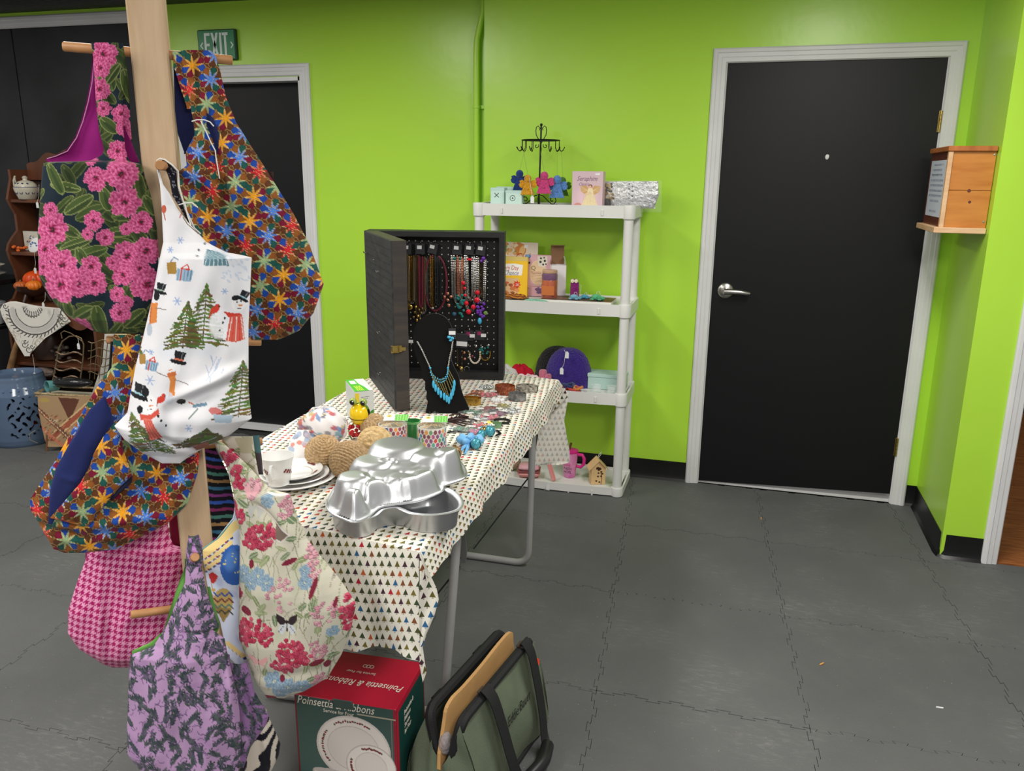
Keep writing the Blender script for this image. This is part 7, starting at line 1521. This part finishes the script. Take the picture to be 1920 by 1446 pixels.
# ---------------------------------------------------------------- wooden box on the side wall
xl = at(1766, 426, y=-.52).x; yb = at(1751, 291, x=xl).y; z0_, z1_ = at(1766, 426, y=-.52).z, at(1790, 284, y=-.52).z; xw = 1.088; yb = max(yb, -.36)
HONEY = mat('honey_pine', (208, 140, 66), .35, rgb2=(184, 112, 46), nscale=5, stretch=(1, 1, 6)); PALE = mat('pale_lath', (226, 190, 150), .55, rgb2=(206, 164, 120), nscale=8, stretch=(1, 1, 5)); MAHO = mat('mahogany_front', (92, 46, 30), .4)
t = thing('suggestion_box', ((xl+xw)/2, (-.52+yb)/2, z0_), 'honey pine box with a printed notice, fixed to the right wall beside the door', 'box')
zm = at(1800, 357, y=-.52).z
MB().bx(xl+.004, xw, -.52, -.508, zm+.0008, z1_, bev=.001).build('side_board', HONEY, t, smooth=False); MB().bx(xl+.004, xw, -.52, -.508, z0_, zm-.0008, bev=.001).build('side_board', HONEY, t, smooth=False)
MB().bx(xl+.02, xw, -.508, yb, z0_, z1_).build('box_body', HONEY, t, smooth=False)
MB().bx(xl-.008, xl+.02, -.506, yb, z0_, z1_, bev=.002).build('front_board', MAHO, t, smooth=False)
MB().bx(xl-.012, xl+.004, -.528, -.506, z0_, z1_, bev=.001).build('corner_lath', PALE, t, smooth=False)
MB().bx(xl-.016, xw, -.534, yb+.004, z1_, z1_+.02, bev=.003).build('lid', mat('lid_pine', (190, 116, 60), .35, rgb2=(160, 92, 44), nscale=6, stretch=(6, 1, 1)), t, smooth=False)
MB().bx(xl-.03, xw, -.535, yb+.01, z0_-.022, z0_, bev=.002).build('bottom_shelf', PALE, t, smooth=False)
KN = mat('pine_knot', (96, 50, 40), .5)
for px, py, r in ((1817, 358, .0065), (1818, 379, .0055)): c_ = at(px, py, y=-.52); MB().lathe([(r, 0), (r*.9, .0006)], c_, 14, (0, -1, 0)).build('knot', KN, t)
for px, py in ((1865, 290), (1844, 416)): c_ = at(px, py, y=-.52); MB().lathe([(.0045, 0), (.004, .0015), (0, .002)], c_, 12, (0, -1, 0)).build('screw', STEEL, t)
zp0, zp1 = z0_+.035, z1_-.03; yl = yb-.03; wp = yl-(-.5)
def notice(P):
    R = random.Random(14); W_ = wp*1000; Hp = (zp1-zp0)*1000
    for k, (a, c) in enumerate(((.2, .8), (.15, .75), (.12, .8), (.08, .9), (.1, .92), (.08, .92), (.06, .94), (.2, .75), (0, 0), (.25, .7))):
        y = Hp*(.06+.092*k); x = W_*a
        while x < W_*c: w_ = R.uniform(3, 6); P.poly([(x, y), (x+w_, y), (x+w_, y+Hp*.035), (x, y+Hp*.035)], (110, 120, 150) if k != 2 else (60, 66, 90)); P.ell(x+w_/2, y+Hp*.018, 1, 2.4, (206, 212, 224)); x += w_+1.6
panel(t, 'paper_notice', Vector((xl-.0085, yl, zp1)), -Yv, -Zv, wp, zp1-zp0, (208, 214, 226), notice, 1.3, lift=.0005)
# ---------------------------------------------------------------- brown hutch and its wares at the far left
HX0, HX1, HB = -4.05, -3.42, .075
HW = mat('brown_hutch_wood', (112, 66, 42), .5, rgb2=(82, 46, 28), nscale=7, stretch=(1, 1, .3))
th = thing('hutch', ((HX0+HX1)/2, -.1, 0), 'brown wooden hutch with scalloped sides and open shelves behind the peony bag', 'cabinet')
pr = [at(x, y, x=HX0) for x, y in [(30, 318), (24, 335), (17, 360), (15, 374), (22, 388), (33, 402), (38, 418), (34, 432), (24, 446), (17, 458), (15, 470), (20, 486), (29, 505), (34, 525), (33, 545), (27, 560)]]
pf = [(min(p.y, -.08), p.z) for p in pr]+[(-.235, .76), (-.235, 0), (HB, 0), (HB, pr[0].z)]
for xx in (HX0, HX1): MB().prism(pf, (Vector((xx, 0, 0)), Yv, Zv, Xv), -.018, 0).build('side_panel', HW, th, smooth=False)
zs = [at(60, 374, x=HX0+.12).z, at(55, 473, x=HX0+.12).z, .755, .40, .08]
for k, z in enumerate(zs): MB().bx(HX0, HX1-.018, float(np.interp(-z, [-p.z for p in pr], [p.y for p in pr]))+.012 if k < 2 else -.23, HB, z-.02, z, bev=.004).build('shelf_board', HW, th, smooth=False)
MB().bx(HX0, HX1-.018, HB-.014, HB, 0, pr[0].z-.05).build('back_panel', mat('hutch_back', (48, 32, 24), .6), th, smooth=False)
cx = (HX0+HX1)/2; cr = [(HX0, -.06)]+[(HX0+(HX1-HX0)*i/24, .02+.09*math.sin(math.pi*i/24)**.8+.012*math.cos(i*1.05)) for i in range(25)]+[(HX1, -.06)]
MB().prism([(x-cx, z) for x, z in cr], (Vector((cx, HB-.016, pr[0].z)), Xv, Zv, -Yv), 0, .016).build('crest_board', HW, th, smooth=False)
apr = [(0, 0)]+[(HX1-HX0-.04, 0), (HX1-HX0-.04, -.06)]+[((HX1-HX0-.04)*(1-i/20), -.06-.05*abs(math.sin(i*.47))) for i in range(1, 20)]+[(0, -.06)]
MB().prism(apr[::-1], (Vector((HX0+.02, -.22, .735)), Xv, Zv, -Yv), 0, .014).build('scalloped_apron', HW, th, smooth=False)
def hp(px, py, Y, z): p = at(px, py, y=Y); return Vector((p.x, Y, z))
CRK = mat('cream_crackle', (206, 200, 182), .3, noise=.15, nscale=20); NAVY = mat('cobalt_motif', (36, 46, 84), .35)
p = hp(50, 360, -.08, zs[0]); t = thing('sugar_bowl', p, 'cream and cobalt blue lidded ceramic pot, top shelf of the brown hutch', 'pot'); s_ = .0021
MB().lathe([(.042, 0), (.047, .004), (.066, .055), (.068, .07), (.062, .072), (.04, .01), (0, .01)], p, 32).build('pot', CRK, t); MB().lathe([(.066, .066), (.068, .07), (.066, .074), (.062, .074)], p, 32, cap=False).build('rim_line', NAVY, t)
MB().lathe([(.062, .073), (.056, .09), (.04, .104), (.014, .112), (.012, .12), (.016, .128), (.008, .136), (0, .137)], p, 32).build('lid', CRK, t)
b = MB()
for k in range(22): a = k*2*math.pi/22; o = p+Vector((.0585*math.cos(a), .0585*math.sin(a), .04)); u = Vector((-math.sin(a), math.cos(a), 0)); b.ball(o, (.003, .003, .012), 6, 5, rot=Matrix.Rotation(a, 3, 'Z')@Matrix.Rotation(.6 if k % 2 else -.6, 3, 'X'))
b.build('leaf_band', NAVY, t)
for k in range(5): a = -2.6+k*.5; MB().ball(p+Vector((.052*math.cos(a), .052*math.sin(a), .092)), (.008, .005, .006), 8, 5).build('flower_motif', NAVY, t)
MB().tube([p+Vector((-.058, -.01, .075)), p+Vector((-.045, -.03, .12)), p+Vector((-.04, -.03, .135)), p+Vector((-.052, -.032, .11)), p+Vector((-.066, -.02, .05))], .005, 6).build('ribbon', CRK, t)
tag(71, 390, 'white price tag hanging below the cobalt pot', -.19, string=(73, 346)); tag(67, 513, 'white price tag hanging over the orange pumpkin', -.19, string=(64, 472)); tag(82, 578, 'white price tag hanging against the embroidered doily', -.326, string=(85, 548)); tag(66, 709, 'white price tag hanging between doily and wrapped bottles', -.40, string=(61, 665))
# tile, oval plaque, candle, orange blossoms
p = hp(59, 455, -.06, zs[1]); t = thing('ceramic_tile', p, 'clear framed tile with blue flower bouquet on the second hutch shelf', 'tile'); R = random.Random(1)
panel(t, 'picture', p+Vector((-.055, 0, .115)), Xv, -Zv, .11, .11, (206, 200, 186), lambda P: [P.ell(R.uniform(25, 85), R.uniform(25, 70), R.uniform(5, 11), R.uniform(4, 8), R.choice([(46, 66, 104), (70, 90, 120), (226, 226, 220), (196, 170, 150)])) for k in range(26)]+[P.line([(55, 60), (50+k*4, 100)], 1.6, (90, 100, 80)) for k in range(4)])
MB().bx(p.x-.058, p.x+.058, -.058, -.046, zs[1], zs[1]+.118, bev=.002).build('frame', mat('clear_acrylic', (180, 184, 180), .1, spec=.8), t, smooth=False)
p = hp(67, 468, -.11, zs[1]); t = thing('oval_plaque', p, 'white oval ceramic plaque with blue flowers in front of the framed tile', 'plaque')
MB().lathe([(0, .012), (.034, .01), (.05, .004), (.052, 0), (.05, -.003), (0, -.001)], p+Zv*.04, 32, (0, -.95, .3), sx=1, sy=.8).build('plate', CHINA, t)
for k in range(7): a = k*.9; MB().ball(p+Vector((.022*math.cos(a), -.012, .04+.018*math.sin(a))), (.007, .003, .006), 8, 5).build('flower_motif', mat('cornflower_motif', (90, 120, 176), .3), t)
p = hp(42, 470, -.03, zs[1]); t = thing('candle_cup', p, 'small olive green candle cup on the second hutch shelf', 'candle'); MB().lathe([(.03, 0), (.033, .004), (.033, .056), (.028, .056), (.027, .045), (0, .045)], p, 20).build('cup', mat('olive_glass', (84, 82, 50), .3), t); MB().lathe([(.0015, .044), (.0015, .056)], p, 6).build('wick', IK, t)
p = hp(35, 466, -.12, zs[1]); t = thing('silk_flowers', p, 'spray of small orange silk blossoms on the second hutch shelf', 'flowers'); R = random.Random(3)
for k in range(9): MB().ball(p+Vector((R.uniform(-.04, .06), R.uniform(-.03, .03), R.uniform(.008, .03))), (R.uniform(.008, .014), .009, .009), 8, 5).build('blossom', mat('orange_silk', (214, 100, 36), .8), t)
# pumpkins in a footed wooden bowl
ORP = mat('pumpkin_orange', (226, 84, 24), .35, rgb2=(196, 60, 16), nscale=9)
def pumpkin(label, p, r, h=.75, m=ORP, n=10, name='pumpkin'):
    t = thing(name, p, label, 'pumpkin'); th_, ph = np.meshgrid(np.linspace(.001, math.pi-.001, 18), np.linspace(0, 2*math.pi, 61), indexing='ij'); rr = r*(1-.1*np.abs(np.sin(n*ph/2)-.0)**.5*0-.09*(1-np.abs(np.sin(n*ph/2)))**1.5)
    G = np.stack([p.x+rr*np.sin(th_)*np.cos(ph), p.y+rr*np.sin(th_)*np.sin(ph), p.z+r*h-r*h*np.cos(math.pi-th_)*(-1)*(1-.12*np.exp(-(th_/.35)**2))], -1)
    MB().grid(G).build('rind', m, t); MB().tube([p+Zv*r*h*1.86, p+Zv*r*h*2.05, p+Vector((r*.12, 0, r*h*2.25))], [r*.16, r*.11, r*.13], 8).build('stem', mat('stem_tan', (150, 110, 70), .8), t)
bz = zs[2]+.035; pB = hp(66, 560, -.13, zs[2]+.009); t = thing('wooden_bowl', pB, 'dark footed wooden bowl of pumpkins on the third hutch shelf', 'bowl')
MB().lathe([(.02, .03), (.06, .04), (.09, .075), (.095, .1), (.09, .1), (.055, .05), (0, .045)], pB, 36).build('bowl', mat('dark_walnut', (38, 24, 20), .3, rgb2=(60, 34, 26), nscale=9), t)
for a in (.5, 2.6, 4.7): MB().tube([pB+Vector((.06*math.cos(a), .06*math.sin(a), .045)), pB+Vector((.085*math.cos(a), .085*math.sin(a), 0.0))], [.012, .009], 8).build('foot', MATS['dark_walnut'], t)
pumpkin('larger orange pumpkin, upper one in the dark wooden bowl', pB+Vector((-.012, .035, .075)), .072); pumpkin('small orange pumpkin at the front right of the wooden bowl', pB+Vector((.045, -.04, .07)), .046, .7, mat('pumpkin_amber', (226, 120, 36), .4)); pumpkin('small dull orange gourd at the front left of the wooden bowl', pB+Vector((-.05, -.045, .072)), .038, .7, mat('gourd_brown', (186, 96, 44), .4))
# embroidered doily hanging over the ledge
pld_ = (Vector((0, 1.02, 0)), Vector((.35, -.93, .1)).normalized())
def dl(P):
    LN = (86, 82, 80)
    def sw(cx, cy, r, k=1): P.line([(cx+r*(1-.1*i)*math.cos(i*.7)*k, cy+r*(1-.1*i)*math.sin(i*.7)) for i in range(10)], 1.6, LN)
    for r, w_, c in ((52, 2.6, LN), (44, 9, (190, 186, 182)), (38, 1.6, LN)): P.line([(66+r*math.cos(a)*.95, 578+r*.95*math.sin(a)) for a in np.linspace(.05, 3.1, 30)], w_, c)
    for k in range(22): a = .08+k*.14; P.line([(66+54*.95*math.cos(a), 578+54*.95*math.sin(a)), (66+58*.95*math.cos(a+.05), 578+58*.95*math.sin(a+.05))], 2.2, LN)
    for k in range(10): a = .25+k*.3; x, y = 62+18*math.cos(a), 572+20*math.sin(a); P.line([(62+13*math.cos(a), 572+13*math.sin(a)), (x, y+4), (62+18*math.cos(a+.2), 575+18*math.sin(a+.2))], 1.8, LN)
    R = random.Random(2)
    for k in range(60): a = R.uniform(.1, 3); r = R.uniform(58, 72); x, y = 66+r*math.cos(a), 575+r*math.sin(a); P.line([(x, y), (x+R.uniform(-5, 5), y+R.uniform(-5, 5)), (x+R.uniform(-6, 6), y+R.uniform(2, 7))], 1., (170, 160, 140))
    for x, y, r in ((46, 646, 7), (60, 650, 5), (54, 655, 8), (48, 640, 5), (113, 592, 6), (122, 598, 7), (118, 608, 6), (110, 600, 4), (10, 574, 6)): sw(x, y, r)
    P.poly([(62, 570), (54, 568), (66, 558), (74, 566)], (200, 180, 180))
t = thing('doily', at(60, 590, pl=pld_), 'cream embroidered cloth corner hanging over the hutch ledge', 'doily')
sheet([(20, 565), (6, 570), (0, 580), (4, 594), (18, 620), (32, 645), (46, 668)], [(30, 565), (70, 574), (112, 578), (124, 592), (133, 603), (118, 613), (85, 634), (56, 664)], pld_, .004, (214, 210, 202), dl, step=.8, wob=.003).build('cloth_face', CL, t)
sheet([(20, 565), (6, 570), (0, 580), (4, 594), (18, 620), (32, 645), (46, 668)], [(30, 565), (70, 574), (112, 578), (124, 592), (133, 603), (118, 613), (85, 634), (56, 664)], (pld_[0]-pld_[1]*.003, pld_[1]), .003, (190, 186, 178), sgn=-1, step=5, wob=0).build('cloth_back', CL, t)
# blue ceramic garden stool with pierced wall
GLZ = mat('blue_glaze', (92, 112, 140), .12, spec=.7, noise=.15, nscale=6); ps = Vector((-3.80, -.47, 0)); t = thing('garden_stool', ps, 'glossy slate blue ceramic garden stool with pierced sides at the left edge', 'stool'); RS = .18; HS = .40
aa = np.linspace(0, 2*math.pi, 260); zz_ = np.linspace(.0, 1, 110); A_, Z_ = np.meshgrid(aa, zz_); rp_ = np.interp(Z_, [0, .03, .1, .3, .75, .86, .93, .97, 1], [RS*.93, RS*.97, RS*1.0, RS*1.0, RS*.93, RS*.84, RS*.8, RS*.79, RS*.77])
for nme, dr, in (('outer_wall', 0), ('inner_wall', -.012)):
    G = np.stack([ps.x+(rp_+dr)*np.cos(A_), ps.y+(rp_+dr)*np.sin(A_), Z_*HS], -1); m = MB().grid(G); ah = (A_-(-.55)+math.pi) % (2*math.pi)-math.pi
    pat = (np.sin(ah*22+2.2*np.sin(Z_*34))+np.sin(Z_*46+2*np.cos(ah*19))) > .75
    hole = (np.abs(ah) < .6) & (Z_ > .14) & (Z_ < .72) & pat; hq = hole[:-1, :-1].ravel()
    keep = [i for i in range(len(m.f)) if not hq[i]]; m.f = [m.f[i] if dr == 0 else m.f[i][::-1] for i in keep]; m.m = [0]*len(m.f); m.build(nme, GLZ, t)
MB().lathe([(RS*.77, HS), (RS*.77, HS+.004), (RS*.7, HS+.004), (RS*.68, HS-.01), (RS*.3, HS-.018), (0, HS-.018)], ps, 40, cap=False).build('seat_rim', GLZ, t)
MB().lathe([(0, .002), (RS*.93, .002), (RS*.93, .012), (0, .012)], ps, 40).build('base_ring', GLZ, t)
b = MB()
for k in range(26): a = k*2*math.pi/26; b.ball(ps+Vector((RS*.875*math.cos(a), RS*.875*math.sin(a), HS*.82)), .006, 8, 5)
b.build('stud_band', GLZ, t)
# folding tapestry basket and wire magazine rack
pk = Vector((-3.43, -.52, 0)); t = thing('tapestry_basket', pk, 'folding floor basket covered in rust and beige woven tapestry on thin wood legs', 'basket')
plk = (Vector((-3.47, -.60, 0)), Vector((.3, -.95, 0)).normalized())
def tap(P):
    C1, C2, C3, C4 = (196, 166, 130), (170, 92, 70), (104, 62, 50), (210, 130, 100)
    P.poly([(110, 745), (150, 748), (132, 790)], C3); P.line([(175, 755), (100, 820)], 16, C2); P.line([(175, 762), (104, 824)], 3, (220, 190, 140)); P.line([(168, 752), (96, 815)], 3, (220, 190, 140)); P.line([(70, 765), (150, 840)], 7, (150, 96, 70)); P.line([(70, 765), (150, 840)], 2, (226, 200, 160)); P.line([(76, 800), (130, 846)], 6, C4)
    for k in range(16): P.line([(76+k*5, 772+k*4.6), (80+k*5, 768+k*4.6), (82+k*5, 777+k*4.6)], 1.4, (110, 70, 60))
    R = random.Random(4)
    for k in range(50): x, y = R.uniform(80, 130), R.uniform(780, 830); P.line([(x, y), (x+4, y-3)], 1.5, R.choice([C2, C4, C3, (220, 196, 160)]))
    P.poly([(140, 800), (165, 780), (165, 815), (150, 830)], C3); P.ell(84, 750, 10, 4, (186, 160, 90))
sheet([(70, 742), (72, 770), (78, 800), (84, 825), (90, 838)], [(176, 744), (172, 790), (168, 820), (160, 838)], plk, .008, (178, 146, 110), tap, step=1.1).build('tapestry_front', CL, t)
sheet([(70, 742), (84, 825), (90, 838)], [(176, 744), (168, 820), (160, 838)], (plk[0]-plk[1]*.16, plk[1]), .004, (170, 142, 110), sgn=-1, step=5).build('tapestry_back', CL, t)
WIK = mat('dark_wicker', (112, 84, 52), .6, rgb2=(190, 170, 130), nscale=90); q0, q1 = at(66, 738, pl=plk), at(180, 744, pl=plk); nk = plk[1]
MB().tube([q0, q1, q1-nk*.17, q0-nk*.17], .007, 8, closed=True).tube([q0-Zv*.014, q1-Zv*.014], .005, 8).build('wicker_rim', WIK, t)
for px, py, px2, py2, dn in ((88, 815, 80, 848, 0), (160, 815, 168, 846, 0), (92, 800, 96, 832, .16), (160, 800, 172, 830, .16)):
    a = at(px, py, pl=(plk[0]-nk*dn, nk)); MB().tube([a, Vector((a.x+(px2-px)*.002, a.y, 0))], .006, 8).build('wood_leg', mat('leg_brown', (126, 84, 54), .5), t)
MB().tube([at(70, 805, pl=plk)+nk*.02, at(60, 812, pl=plk)+nk*.03, at(62, 822, pl=plk)+nk*.03, at(72, 830, pl=plk)+nk*.01], .0022, 6).build('cord_tie', mat('cord_sage', (130, 128, 108), .8), t)
MB().add([q0-Zv*.02-nk*.01, q1-Zv*.02-nk*.01, q1-Zv*.02-nk*.15, q0-Zv*.02-nk*.15], [(0, 1, 2, 3)]).build('inner_floor', mat('lining_cream', (196, 188, 170), .8), t, smooth=False)
zb_ = q0.z-.012
# wire rack standing in the basket
plr = (plk[0]-nk*.06, nk); WIRE = mat('antique_brass_wire', (126, 108, 82), .4, .6)
t = thing('magazine_rack', at(125, 735, pl=plr), 'antique brass wavy wire magazine rack standing in the tapestry basket', 'rack')
def rk(x, y, o=0): return at(x, y, pl=plr)+nk*o
MB().tube([rk(*q) for q in [(94, 736), (100, 710), (106, 680), (110, 655), (117, 640), (130, 631), (143, 630), (152, 634), (157, 646), (156, 670), (151, 709)]], .004, 8).build('arch_frame', WIRE, t)
MB().tube([rk(*q, .01) for q in [(118, 634), (116, 624), (122, 620), (134, 624), (146, 632), (156, 640)]], .003, 8).build('handle_loop', WIRE, t)
for k in range(5): y = 657+k*15; MB().tube([rk(106+i*8.2-k*1.6, y+5.5*math.sin(i*.9+.5)+i*1.9, .004) for i in range(7)], [.0052]*7, 6).build('wavy_bar', mat('aged_copper_wire', (112, 92, 74), .4, .6), t)
for k in range(5): MB().tube([rk(157+i*7, 644+k*15+3.2*math.sin(i*1.2+k), -.05) for i in range(8)], .0028, 6).build('side_wire', WIRE, t)
for k in range(5): MB().tube([rk(164+k*10, 646, -.05), rk(160+k*9, 715, -.05)], .0022, 6).build('side_wire', WIRE, t)
tag(148, 655, 'white price tag tied to the wire magazine rack', rk(148, 655, .02).y, string=(146, 634))
# what lies in the basket and around it
p = rk(140, 716, .02); t = thing('leather_case', p, 'black glossy leather case lying in the tapestry basket', 'case'); MB().ball(p, (.11, .04, .028), 24, 12, rot=Matrix.Rotation(.3, 3, 'Z')).build('body', mat('glossy_black_leather', (24, 25, 28), .25, bump=.4, bscale=30), t); MB().ball(p+Vector((-.07, -.025, .008)), (.035, .022, .024), 14, 8).build('flap', MATS['glossy_black_leather'], t)
p = at(89, 735, pl=(plk[0]-nk*.04, nk)); t = thing('teal_mug', p, 'teal ceramic mug lying in the tapestry basket', 'mug'); MB().lathe([(.026, -.06), (.03, -.055), (.032, 0), (.028, 0), (.026, -.05), (0, -.05)], p+Zv*.032, 24, (-.35, -.9, .1)).build('mug', mat('teal_ceramic', (96, 152, 152), .25), t); MB().tube([p+Vector((.03, .01, .04)), p+Vector((.05, .02, .036)), p+Vector((.045, .04, .03)), p+Vector((.026, .04, .03))], .005, 8).build('handle', MATS['teal_ceramic'], t)
for lab, px, py, r in (('shiny orange gourd, upper one between stool and basket', 68, 767, .046), ('shiny orange gourd, lower one between stool and basket', 72, 792, .052)):
    p = at(px, py, y=-.33); pumpkin(lab, Vector((p.x, -.33, p.z-r*.7)), r, .85, mat('glossy_orange', (226, 72, 26), .2, spec=.7), 8, 'orange_gourd')
t = thing('plant_crate', at(68, 800, y=-.33)-Zv*.09, 'low dark crate holding the orange gourds behind the stool', 'crate'); pc = at(72, 800, y=-.33); MB().bx(pc.x-.1, pc.x+.1, -.38, -.28, 0, max(.03, at(70, 792, y=-.33).z-.037)).build('crate_box', mat('crate_dark', (60, 44, 34), .7), t, smooth=False); MB().bx(pc.x-.103, pc.x+.103, -.383, -.277, 0.0, .015).build('crate_plinth', mat('crate_dark', (60, 44, 34), .7), t, smooth=False)
def film(label, px, py, Y, r, seed, rgb=(200, 198, 190), z=None):
    p = at(px, py, y=Y); t = thing('film_parcel', p-Zv*r[2], label, 'parcel'); th_, ph = np.meshgrid(np.linspace(.001, math.pi-.001, 20), np.linspace(0, 2*math.pi, 30), indexing='ij'); k = 1+.08*np.sin(7*ph+seed)*np.sin(5*th_)+.06*np.sin(11*th_+3*ph)
    G = np.stack([p.x+r[0]*k*np.sin(th_)*np.cos(ph), p.y+r[1]*k*np.sin(th_)*np.sin(ph), p.z+r[2]*np.cos(th_)], -1)
    MB().grid(G*.985+np.array(p)*.015).build('contents', mat('parcel_%d_%d_%d' % rgb, rgb, .6, noise=.6, nscale=18), t); MB().grid(G).build('clear_film', mat('shiny_film', (235, 235, 235), .06, alpha=.22, spec=1., bump=1., bscale=40), t)
film('crinkled clear film parcel standing behind the blue stool', 48, 722, -.2, (.05, .04, .09), 1, (90, 84, 76)); film('film wrapped amber ornament on the lower hutch shelf', 84, 697, -.2, (.07, .04, .035), 4, (156, 104, 64)); film('clear film parcel between stool and tapestry basket', 62, 745, -.36, (.045, .04, .11), 6, (130, 128, 122))
p = at(112, 662, y=-.16); t = thing('pine_cone_bundle', p-Zv*.05, 'bundle of silvery pine cones on the hutch behind the wire rack', 'ornament'); R = random.Random(6)
for k in range(16): MB().ball(p+Vector((R.uniform(-.05, .07), R.uniform(-.03, .03), R.uniform(-.05, .05))), (R.uniform(.012, .02), .014, .012), 8, 6).build('cone', mat('silver_cone', (116, 104, 96), .4, .3, rgb2=(50, 42, 38), nscale=40), t)
p = at(92, 645, y=-.1); t = thing('stoneware_crock', Vector((p.x, -.1, zs[3])), 'dark brown stoneware crock on the hutch behind the doily', 'crock'); MB().lathe([(.07, 0), (.085, .01), (.092, .1), (.08, .16), (.07, .18), (.06, .18), (.07, .02), (0, .02)], Vector((p.x, -.1, zs[3])), 28).build('crock', mat('brown_stoneware', (70, 50, 38), .35), t); MB().lathe([(.0705, .17), (.075, .182), (.066, .188)], Vector((p.x, -.1, zs[3])), 28, cap=False).build('rim', mat('brown_stoneware', (70, 50, 38), .35), t)
p0, p1 = at(26, 665, y=-.26), at(14, 712, y=-.26); t = thing('wood_pole', Vector((p1.x, -.26, 0)), 'thick pale bark stick leaning behind the blue stool', 'stick'); MB().tube([p0+(p0-p1)*.6, p0, p1, p1+(p1-p0)*2.], [.012, .018, .02, .02], 10).build('stick', mat('pale_bark', (176, 136, 92), .8, rgb2=(120, 84, 54), nscale=14), t)
pa, pb_ = at(189, 641, pl=plr)-nk*.12, at(203, 640, pl=plr)-nk*.12; t = thing('rolling_pin', pa, 'pale wooden roll with a dark end sticking out beside the wire rack', 'roller'); MB().tube([pa-(pb_-pa)*.3, pb_+(pb_-pa)*1.5], .026, 18).build('roll', mat('cream_roll', (206, 180, 130), .6), t); MB().tube([pa-(pb_-pa)*.55, pa-(pb_-pa)*.29], .016, 14).build('end_knob', MATS['dark_walnut'], t)
p = at(206, 700, pl=plr); t = thing('paper_sleeve', p, 'tall cream folded sleeve at the right of the wire rack', 'paper'); sheet([(196, 628), (192, 680), (170, 745)], [(216, 626), (214, 660), (190, 745)], (plr[0]-nk*.1, nk), .006, (206, 204, 196), step=4).build('sleeve', CL, t)
# black side table with plates and white tub at the very edge
xt = min(at(12, 600, y=-.2).x, -4.11); zt2 = at(10, 525, y=-.2).z; t = thing('side_table', (xt-.2, -.2, 0), 'black side table partly in view at the left edge', 'table'); BT = mat('black_lacquer', (18, 18, 20), .3)
MB().bx(xt-.45, xt+.02, -.42, .03, zt2-.03, zt2, bev=.004).build('tabletop', BT, t, smooth=False)
for xx in (xt-.42, xt-.01):
    for yy in (-.39, 0.0): MB().bx(xx-.018, xx+.018, yy-.018, yy+.018, 0, zt2-.03).build('leg', BT, t, smooth=False)
MB().bx(xt-.42, xt-.01, -.38, -.02, zt2-.3, zt2-.28).build('lower_shelf', BT, t, smooth=False)
for k, (lab, dz) in enumerate((('cream plates in clear film, stacked at the back of the black side table', .0), ('tilted cream dish in clear film on top of the plate stack', .05))):
    p = Vector((xt-.12, -.2, zt2+.004+dz)); t = thing('wrapped_plate', p, lab, 'plate'); MB().lathe([(0, .002), (.06, .002), (.11, .026), (.115, .03), (.108, .03), (.06, .01), (0, .01)], p, 36).build('dish', mat('cream_dish', (196, 190, 170), .3), t); MB().lathe([(.02, .0), (.118, .032), (.05, .05), (.0, .052)], p, 24).build('clear_film', MATS['shiny_film'], t)
p = Vector((xt-.16, -.22, zt2-.279)); t = thing('white_tub', p, 'white tub on the lower shelf of the black side table', 'tub'); MB().lathe([(.1, 0), (.115, .006), (.13, .13), (.122, .13), (.1, .012), (0, .012)], p, 32).build('tub', mat('tub_white', (206, 208, 212), .35), t); MB().lathe([(.13, .12), (.135, .126), (.133, .134), (.12, .134)], p, 32, cap=False).build('rim', MATS['tub_white'], t)
# debris on the mats
R = random.Random(30)
for k, (px, py, rgb) in enumerate([(1427, 972, (206, 150, 90)), (1541, 1245, (206, 150, 80)), (1762, 1327, (226, 226, 226))]):
    p = at(px, py, z=.0015); a = R.uniform(0, 3); MB().box(p, (.02, .004, .003), Matrix.Rotation(a, 3, 'Z')).build('wood_splinter', mat('splinter_%d' % k, rgb, .7), None, smooth=False, label=('tiny tan wood splinter on the floor near the black door', 'tiny orange splinter in the middle of the open floor', 'tiny white sliver on the floor at the right')[k], cat='splinter')
bpy.context.view_layer.update()
